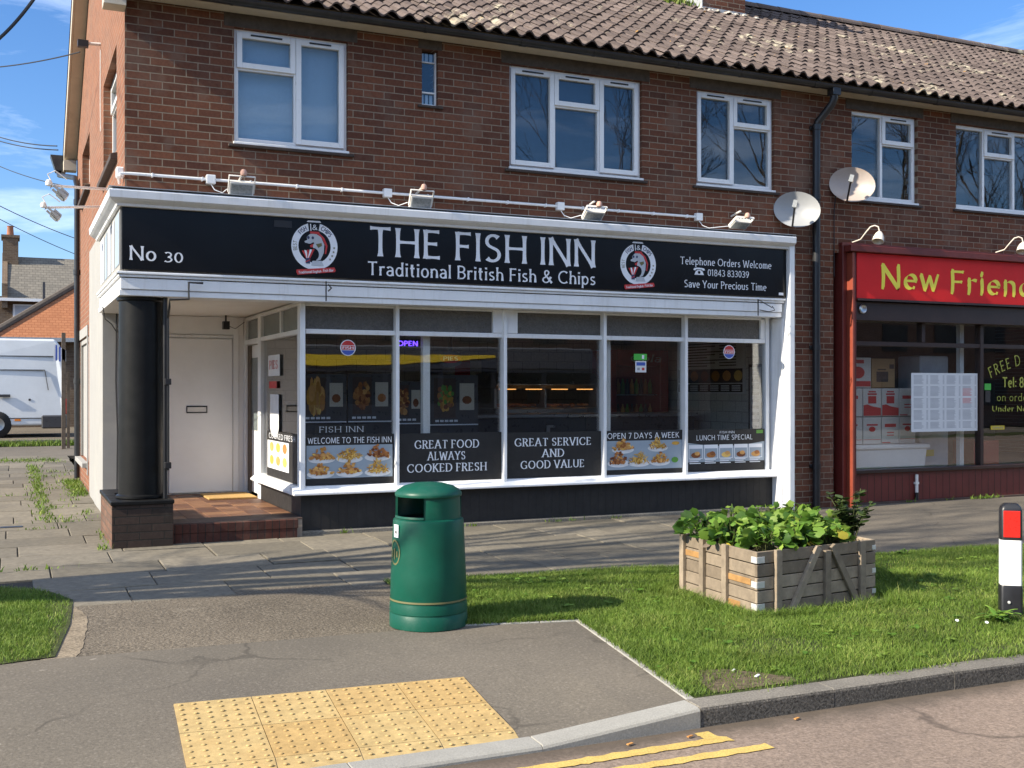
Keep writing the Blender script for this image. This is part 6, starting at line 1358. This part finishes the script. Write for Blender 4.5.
dq = Pr - np.array(N0); pa_ = dq @ np.array(ua) / A_.length; pb_ = dq @ np.array(ub) / B_.length; near = (pa_ > -.12) & (pa_ < 1.15) & (pb_ > -.14) & (pb_ < 1.1)
hh_ = np.where(near, hh_ * (1.4 + 1.1 * rng.random(len(Pr))), hh_); bd_ = np.hypot(Pr[:, 0] - 6.53, Pr[:, 1] - 5.68) < .28; hh_ = np.where(bd_, hh_ * 1.8, hh_)
bb_ = np.hypot(Pr[:, 0] - bc.x, Pr[:, 1] - bc.y); keep = bb_ > .27; Pr, hh_ = Pr[keep], hh_[keep]
blades('verge_grass', Pr, hh_, np.full(len(Pr), .0042), 'rough green grass of the right hand verge', lean=.95)
Plf = scatter(VERGE_L, 90000, -2.2, .45, 6.9, 9.6) + rng.normal(0, .022, (1, 2)); Plf += rng.normal(0, .02, Plf.shape); near = rng.random(len(Plf)); kk = ~((Plf[:, 0] > .22) & (near < .55)); Plf = Plf[kk]
blades('verge_grass', Plf, .014 + .024 * rng.random(len(Plf)), np.full(len(Plf), .0042), 'short green grass of the left hand verge', lean=.95)
Pk = np.stack([rng.uniform(3.3, 10, 5200), rng.normal(4.86, .03, 5200)], 1); Pk = Pk[(np.sin(Pk[:, 0] * 7) + np.sin(Pk[:, 0] * 2.7 + 1) + rng.normal(0, .5, len(Pk))) > .35]
Pe = np.concatenate([np.stack([2.75 + (3.53 - 2.75) * u_ , 6.88 - .15 * u_ + rng.normal(.02, .02, 900)], 1) for u_ in [rng.random(900)]] + [np.stack([3.545 - .30 * u_ + rng.normal(.02, .018, 1500), 6.70 - 1.8 * u_], 1) for u_ in [rng.random(1500)]])
Pk = np.concatenate([Pk, Pe]); blades('verge_edge_grass', Pk, .018 + .035 * rng.random(len(Pk)), np.full(len(Pk), .0045), 'ragged grass growing over the kerb and the concrete edging', lean=1.2)
m = MB(); k = 0
while k < 150:
    x, y = random.uniform(2.9, 9), random.uniform(5.0, 8.2)
    if not inpoly(np.array([[x, y]]), VERGE_R)[0] or (4.6 < x < 6.3 and 6.2 < y < 7.8): continue
    k += 1; n_ = random.randint(4, 9); r_ = random.uniform(.008, .017); tone = random.uniform(.45, 1)
    for q in range(n_):
        a = 6.283 * q / n_ + random.random(); leaf(m, (x + r_ * .5 * math.cos(a), y + r_ * .5 * math.sin(a), gh(x, y) + random.uniform(.02, .04)), (math.cos(a), math.sin(a), .25), (random.gauss(0, .25), random.gauss(0, .25), 1), r_, 0, 1, 1.3, tone)
o = m.build('verge_weeds', ['leaf']); tag(o, 'small broad leaved weeds scattered through the verge grass', 'weeds', None, 'stuff')
# weeds in the paving joints and along the walls
Wp = []
def clump(x, y, n, sx_, sy_): Wp.append(np.stack([rng.normal(x, sx_, n), rng.normal(y, sy_, n)], 1))
for k in range(30): clump(.36 + .05 * math.sin(k * 2.1), 13.5 + k * .27, 60, .04 + .02 * (k % 4 == 0), .12)
for k in range(34): clump(rng.uniform(-3, .8), 12 + 9 * rng.random(), 45, .16, .015)
for k in range(26): clump(-3 + k * .15, 22.3 + .5 * rng.random(), 120, .12, .22)
for k in range(12): clump(.80 + .1 * rng.random(), 15.8 + 3 * rng.random(), 160, .07, .12)
clump(.82, 13.95, 40, .05, .1); clump(.80, 11.02, 60, .035, .04); clump(.84, 11.9, 50, .02, .25); clump(.55, 13.2, 60, .14, .02); clump(.1, 10.1, 60, .25, .012); clump(-.6, 9.75, 60, .3, .012)
for x in (3.2, 4.6, 5.6, 5.9, 6.4, 10.9, 11.6, 12.2, 12.5): clump(x, 11.20, 22, .05, .012)
clump(12.2, 11.17, 140, .12, .02)
Wp = np.concatenate(Wp)[::2]; Wp = Wp[~((Wp[:, 0] > .97) & (Wp[:, 1] > 11.28))]
blades('pavement_weeds', Wp, .02 + .05 * rng.random(len(Wp)) ** 2, np.full(len(Wp), .014), 'green weeds growing in the paving joints and along the walls', lean=.9)
Wy = np.stack([rng.uniform(-6, 1.4, 5200), rng.normal(27.35, .12, 5200)], 1); blades('yard_weeds', Wy, .05 + .12 * rng.random(len(Wy)), np.full(len(Wy), .02), 'weeds along the low kerb in front of the white van', lean=.8)
m = MB()
for k in range(22):
    a = random.uniform(0, 6.28); c_ = Vector((6.20 + random.gauss(0, .05), 5.56 + random.gauss(0, .05), gh(6.1, 5.6) + .02)); l = random.uniform(.14, .24); d = Vector((math.cos(a), math.sin(a), random.uniform(.5, 1.3))).normalized(); s_ = d.cross(Vector((0, 0, 1))).normalized(); P_ = []
    for j in range(7):
        t_ = j / 6; q = c_ + d * l * t_ + Vector((0, 0, -.10 * l * t_ * t_ * 4)); wv = .016 * math.sin(math.pi * min(1, t_ * .9 + .1)) * (1.25 if j % 2 else .8); P_ += [q - s_ * wv, q + Vector((0, 0, .004)), q + s_ * wv]
    m.add(P_, [(3 * j, 3 * j + 1, 3 * j + 4, 3 * j + 3) for j in range(6)] + [(3 * j + 1, 3 * j + 2, 3 * j + 5, 3 * j + 4) for j in range(6)], 0, random.uniform(.3, .9), True)
m.thing('dandelion_plant', ['leaf'], 'broad leaved dandelion clump in the grass beside the bollard', 'weed')
for x, y, lab in ((5.78, 5.52, 'white daisy flower in the grass left of the dandelion'), (5.92, 5.40, 'white daisy flower in the grass nearest the dandelion')):
    m = MB(); z = gh(x, y) + .06; m.tube([(x, y, z - .06), (x, y, z)], .0015, 4, 2); m.lathe([(.012, .002), (.008, 0), (0, 0)], (x, y, z), 10, axis=(-.3, -.5, 1)); m.lathe([(.004, .003), (0, .005)], (x, y, z), 8, m=1, axis=(-.3, -.5, 1)); m.thing('daisy_flower', ['letter', 'yellowprint', 'stem'], lab, 'flower', 'daisies on the verge')
m = MB()      # scraps in the gutter and on the soil
for x, y, z in ((3.05, 4.60, -.205), (3.72, 4.62, -.205), (2.72, 4.62, -.205)): m.obox((x, y, z), (.035, .012, 0), (-.004, .012, 0), (0, 0, .005))
m.thing('leaf_litter', 'batter', 'small orange scraps lying in the road gutter', 'litter')
m = MB(); m.obox((3.80, 5.06, -.095), (.030, .01, .005), (-.006, .014, 0), (0, 0, .006)); m.obox((3.74, 5.2, -.09), (.018, .006, .004), (-.004, .01, 0), (0, 0, .006)); m.thing('paper_scrap', 'paper', 'white paper scraps on the bare soil by the kerb', 'litter')
e = empty('drain_cover', (.45, 11.75, .0), 'small slotted drain cover set in the pale paving slab', 'drain cover')
m = MB(); zz = gh(.3, 13.0); m.box(-.10, .12, 12.95, 13.06, zz + .003, zz + .008); m.build('plate', 'plasticblack', e)

# ------------------------------------------------------------------ van, houses and fence beyond the side path
g0 = .30
vn = empty('parked_van', (-1.2, 31.3, g0), 'white high roof panel van parked beyond the side path', 'van')
m = MB(); X1, X0 = 1.30, -4.1
prof = [(X0, g0 + .30), (X1 - .04, g0 + .30), (X1, g0 + .5), (X1 - .02, g0 + 1.5), (X1 - .14, g0 + 2.34), (X1 - .26, g0 + 2.50), (X0 + 1.6, g0 + 2.50), (X0 + 1.2, g0 + 2.35), (X0 + .75, g0 + 1.35), (X0 + .05, g0 + 1.05), (X0, g0 + .8)]
n = len(prof); P = [(a, 30.5, z) for a, z in prof] + [(a, 32.4, z) for a, z in prof]
sq = lambda z: .10 * max(0, (z - g0 - 1.1)) 
P = [(a, y + (sq(z) if y < 31 else -sq(z)), z) for a, y, z in P]
m.add(P, [(i, n + i, n + (i + 1) % n, (i + 1) % n) for i in range(n)] + [tuple(range(n)), tuple(reversed(range(n, 2 * n)))]); m.build('body', 'van', vn, bevel=.05, seg=3)
m = MB()
for a, b, z in ((X0 + 1.6, X1 - .3, 2.05), (X0 + 1.9, X1 - .5, 1.70), (X0 + .4, X1 - .1, .48)): m.box(a, b, 30.49 + sq(g0 + z), 30.52 + sq(g0 + z), g0 + z, g0 + z + .018)
m.bar((X1 - .5, 30.50 + sq(g0 + 1.7), g0 + 1.7), (X1 - .42, 30.50 + sq(g0 + 1.2), g0 + 1.2), .018, .015); m.box(-.28, .0, 30.46, 30.52, g0 + 1.02, g0 + 1.09); m.box(.42, .47, 30.52, 30.55, g0 + .93, g0 + .98)
m.build('trim_lines', 'busdark', vn)
m = MB(); m.box(.72, X1 + .03, 30.46, 32.42, g0 + .22, g0 + .56); m.build('rear_bumper', 'busdark', vn, bevel=.03)
m = MB(); m.box(X1 - .06, X1 + .02, 30.52, 30.66, g0 + .58, g0 + .98); m.build('tail_light', 'ralight', vn, bevel=.02)
m = MB(); m.box(.10, .24, 30.485, 30.51, g0 + .42, g0 + .47); m.build('side_marker', 'amber', vn)
m = MB(); m.box(X0 + .9, X0 + 1.7, 30.52, 30.62, g0 + 1.3, g0 + 1.9); m.build('cab_window', 'busdark', vn)
for x in (-.30, -3.4):
    for y in (30.48, 32.1): 
        m = MB(); m.lathe([(.17, -.02), (.30, -.0), (.335, .03), (.335, .22), (.3, .25)], (x, y, g0 + .335), 28, axis=(0, 1, 0)); wh = m.build('wheel', 'tyre', vn)
        m = MB(); m.lathe([(0, .02), (.17, -.005), (.18, .02)], (x, y, g0 + .335), 20, axis=(0, 1, 0)); m.build('rim', 'steel', wh)
m = MB(); m.box(-14, 1.5, 27.4, 27.55, .1, .36); m.build('low_kerb_wall', 'kerb_top')['kind'] = 'structure'
fp = MB(); fp.box(1.02, 1.10, 26.0, 26.12, .1, 2.75); fp.box(1.14, 1.20, 26.3, 26.34, .2, 1.9)
fp.thing('fence_post', 'fencewood', 'weathered wooden post at the end of the side path', 'post')
m = MB()
for k in range(7): m.box(.86 + k * .035, .86 + k * .035 + .0345, 26.0, 26.02, 2.12 + .02 * (k % 3), 2.50 - .02 * k, k % 2)
m.thing('striped_cloth', ['cloth', 'blueprint'], 'blue and white striped cloth hanging by the wooden post', 'cloth')
h1 = empty('brick_bungalow', (2, 38, .3), 'low house with a bright orange tiled hip roof behind the van', 'house')
m = MB(); m.box(-9.4, 8, 36.4, 44, .3, 3.0); m.build('wall', 'farbrick', h1)
m = MB(); A0, A1, A2, A3 = (-10, 36, 3.06), (8.5, 36, 3.06), (8.5, 45, 3.06), (-10, 45, 3.06); 
m.poly([(-.6, 36, 3.06), (8.5, 36, 3.06), (8.5, 40.5, 6.1), (3.6, 40.5, 6.1)]); m.poly([(-.6, 36, 3.06), (3.6, 40.5, 6.1), (-.6, 45, 3.06)]); m.poly([(8.5, 36, 3.06), (8.5, 45, 3.06), (8.5, 40.5, 6.1)]); m.poly([(-.6, 45, 3.06), (3.6, 40.5, 6.1), (8.5, 40.5, 6.1), (8.5, 45, 3.06)])
rf = m.build('roof', 'orangetile', h1)
m = MB(); m.tube([(-.62, 35.98, 3.08), (3.6, 40.5, 6.14)], .11, 8); m.build('hip_tiles', 'bark', rf)
m = MB(); m.box(-.7, 8.5, 35.88, 36.02, 2.95, 3.07); m.build('eaves_gutter', 'lead', h1)
h2 = empty('slate_house', (2, 52, .4), 'grey slate roofed brick house with one chimney in the distance', 'house')
m = MB(); m.box(-.9, 12, 50.6, 56.5, .4, 5.4); m.build('wall', 'farbrick', h2)
m = MB(); m.prism([(-.1, 50.2, 5.30), (-.1, 53.2, 7.35), (-.1, 56.2, 5.30)], (13, 0, 0)); m.build('roof', 'slate', h2)
m = MB(); m.box(-.32, -.105, 50.2, 56.2, 4.9, 5.9); m.prism([(-.32, 50.15, 5.3), (-.32, 53.2, 7.5), (-.32, 56.2, 5.3)], (.21, 0, 0)); m.build('parapet', 'farbrick', h2)
m = MB(); m.box(-.30, .32, 52.6, 53.8, 5.8, 8.1); m.box(-.36, .38, 52.55, 53.85, 8.1, 8.22); chm = m.build('chimney', 'farbrick', h2)
m = MB(); m.lathe([(.15, 8.2), (.12, 8.6), (.15, 8.65)], (.0, 53.0, 0), 12); m.build('chimney_pot', 'clay', chm)
m = MB(); m.box(.10, .95, 50.54, 50.62, 4.45, 5.08); w_ = m.build('window', 'upvc', h2); m = MB(); m.box(.18, .87, 50.52, 50.545, 4.5, 5.02); m.build('pane', 'fishgrey', w_)
m = MB(); m.box(-.9, 12, 50.1, 50.22, 5.18, 5.30); m.build('eaves_board', 'upvc', h2)
m = MB(); m.box(1.4, 2.2, 49.0, 49.6, 3.5, 5.0); m.box(1.2, 1.3, 48.9, 49, 3.4, 5.9); m.thing('rear_extension', 'busdark', 'dark stub and pipe in front of the slate roof house', 'chimney stub')
# overhead cables and the bracket on the gable
m = MB(); m.tube([(1.0, 14.3, 5.70), (.86, 14.3, 5.69)], .02, 8, 1); m.box(.74, .86, 14.26, 14.34, 5.64, 5.72); m.tube([(.99, 14.2, 5.6), (.985, 14.15, 5.0), (.985, 14.1, 4.6)], .006, 5, 1)
m.thing('cable_bracket', ['plasticblack', 'lampwhite'], 'black and white cable bracket fixed high on the side gable', 'bracket')
CABLES = (
    ((0.766, 14.3, 5.576), (-0.307, 17, 5.97), 0.03, 0.008, 'thin overhead cable running from the gable bracket'),
    ((0.175, 9, 4.446), (-0.136, 9, 4.032), 0.03, 0.014, 'thick dark overhead cable at the top left corner'),
    ((0.719, 20.2, 5.624), (-0.348, 23, 6.315), 0.05, 0.01, 'upper of the two cables meeting the rear gutter corner'),
    ((0.738, 20.3, 5.578), (-0.363, 24, 6.446), 0.05, 0.01, 'lower of the two cables meeting the rear gutter corner'),
    ((0.877, 20.6, 5.027), (-0.363, 24, 5.975), 0.05, 0.008, 'overhead cable passing below the rear gutter corner'),
    ((2.141, 40, 6.56), (-0.544, 36, 7.064), 0.06, 0.014, 'overhead cable sloping across the low left sky'),
    ((2.463, 46, 6.699), (-0.635, 42, 7.545), 0.06, 0.014, 'lowest overhead cable sloping above the slate roof'))
for i, (a, b, sag, r, lab) in enumerate(CABLES):
    a, b = Vector(a), Vector(b); m = MB(); m.tube([a.lerp(b, k / 16) - Vector((0, 0, sag * 4 * (k / 16) * (1 - k / 16))) for k in range(17)], r, 6); m.thing('overhead_cable', 'cable', lab, 'cable', 'overhead cables')

# ------------------------------------------------------------------ trees (one throws its shadow across the path, the others show in the glass)
def bare_tree(name, base, height, seed, label, lean=(0, 0), fork=.35, r0=.2, depth=7, spread=.55, k0=0):
    rd = random.Random(seed); m = MB(); tw = MB()
    def grow(p, d, l, r, lv):
        pts = [p]; rad = [r]; q = p.copy(); dd = d.copy(); n = 4
        for k in range(n):
            dd = (dd + Vector((rd.gauss(0, .09), rd.gauss(0, .09), rd.gauss(.02, .06)))).normalized(); q = q + dd * l / n; pts.append(q.copy()); rad.append(r * (1 - .42 * (k + 1) / n))
        (m if lv < 3 else tw).tube(pts, [max(q_, .009) for q_ in rad], 8 if lv < 2 else (5 if lv < 4 else 3), cap=False)
        if lv >= depth: return
        nk = k0 if (lv == 0 and k0) else (rd.choice((2, 3, 3)) if lv < depth - 1 else 3)
        for k in range(nk):
            a = rd.random() * 6.283; ax = dd.orthogonal().normalized(); ax.rotate(Matrix.Rotation(a, 3, dd)); s_ = spread * rd.uniform(.6, 1.35)
            nd = (dd * math.cos(s_) + ax * math.sin(s_) + Vector((0, 0, .10))).normalized(); i_ = n if k < 2 else rd.choice((2, 3)); grow(pts[i_], nd, l * rd.uniform(.62, .86), rad[i_] * rd.uniform(.74, .95), lv + 1)
    b = Vector(base); e = empty(name, base, label, 'tree', 'bare trees along the street'); grow(b, Vector((lean[0], lean[1], 1)).normalized(), height * fork, r0, 0)
    m.build('trunk', 'bark', e); tw.build('twigs', 'bark', e); return e
bare_tree('bare_tree', (-4.3, 9.6, gh(-4.3, 9.6)), 9.6, 53, 'bare street tree left of the view whose shadow crosses the paving', (0, -.20), .38, .25, 6, .30, 5)
bare_tree('bare_tree', (27, -17, -.1), 19, 11, 'bare tree across the road reflected in the upper windows', fork=.26, r0=.40, depth=7, spread=.45)
bare_tree('bare_tree', (36, -16, -.1), 20, 12, 'tall bare tree across the road beyond the others', fork=.26, r0=.42, depth=7, spread=.42)
bare_tree('bare_tree', (44, -17, -.1), 20, 13, 'farthest bare tree across the road', fork=.26, r0=.40, depth=7, spread=.45)
# houses and a coach across the road, seen only as reflections in the glass
for i, (x0, x1, lab) in enumerate(((-14, 6, 'long brick terrace across the road'), (8, 26, 'second brick terrace across the road beyond the gap'), (28, 50, 'farthest brick terrace across the road'))):
    e = empty('terraced_house', ((x0 + x1) / 2, -16, -.1), lab, 'house', 'terraces across the road')
    m = MB(); m.box(x0, x1, -24, -15, -.2, 5.2); m.build('wall', 'oppbrick', e); m = MB(); m.prism([(x0 - .2, -14.6, 5.1), (x0 - .2, -19.5, 7.6), (x0 - .2, -24.4, 5.1)], (x1 - x0 + .4, 0, 0)); m.build('roof', 'roof', e)
    for k in range(int((x1 - x0) / 3)):
        for z in (.8, 3.2): 
            m = MB(); xx = x0 + 1 + k * 3; m.box(xx, xx + 1.4, -15.01, -14.94, z, z + 1.2); w_ = m.build('window', 'lintel', e); m = MB(); m.box(xx + .08, xx + 1.32, -14.95, -14.93, z + .08, z + 1.12); m.build('pane', 'dark', w_)
cb = empty('coach', (9.5, -4.2, -.2), 'dark coach with a yellow roof stripe parked across the road', 'coach')
m = MB(); m.box(5.2, 14.5, -5.8, -3.4, .15, 2.02); m.build('body', 'busdark', cb, bevel=.05, seg=2); m = MB(); m.prism([(5.2, -3.41, 2.02), (5.2, -3.9, 2.62), (5.2, -5.3, 2.62), (5.2, -5.79, 2.02)], (9.3, 0, 0)); m.build('roof', 'busdark', cb, bevel=.05)
m = MB(); m.prism([(5.4, -3.43, 2.06), (9.0, -3.50, 2.14), (11.5, -3.66, 2.34), (11.5, -3.70, 2.39), (9.0, -3.69, 2.37), (5.4, -3.66, 2.34)], (0, .013, .011)); m.build('stripe', 'busyellow', cb)
m = MB()
for k in range(6): m.box(5.6 + k * 1.45, 6.9 + k * 1.45, -3.40, -3.388, 1.15, 1.95)
m.build('windows', 'sign', cb)
for x in (6.6, 12.9):
    for y in (-3.42, -5.5): m = MB(); m.lathe([(.0, -.02), (.3, 0), (.46, .04), (.46, .26), (.4, .3)], (x, y, .26), 24, axis=(0, -1, 0)); m.build('wheel', 'tyre', cb)
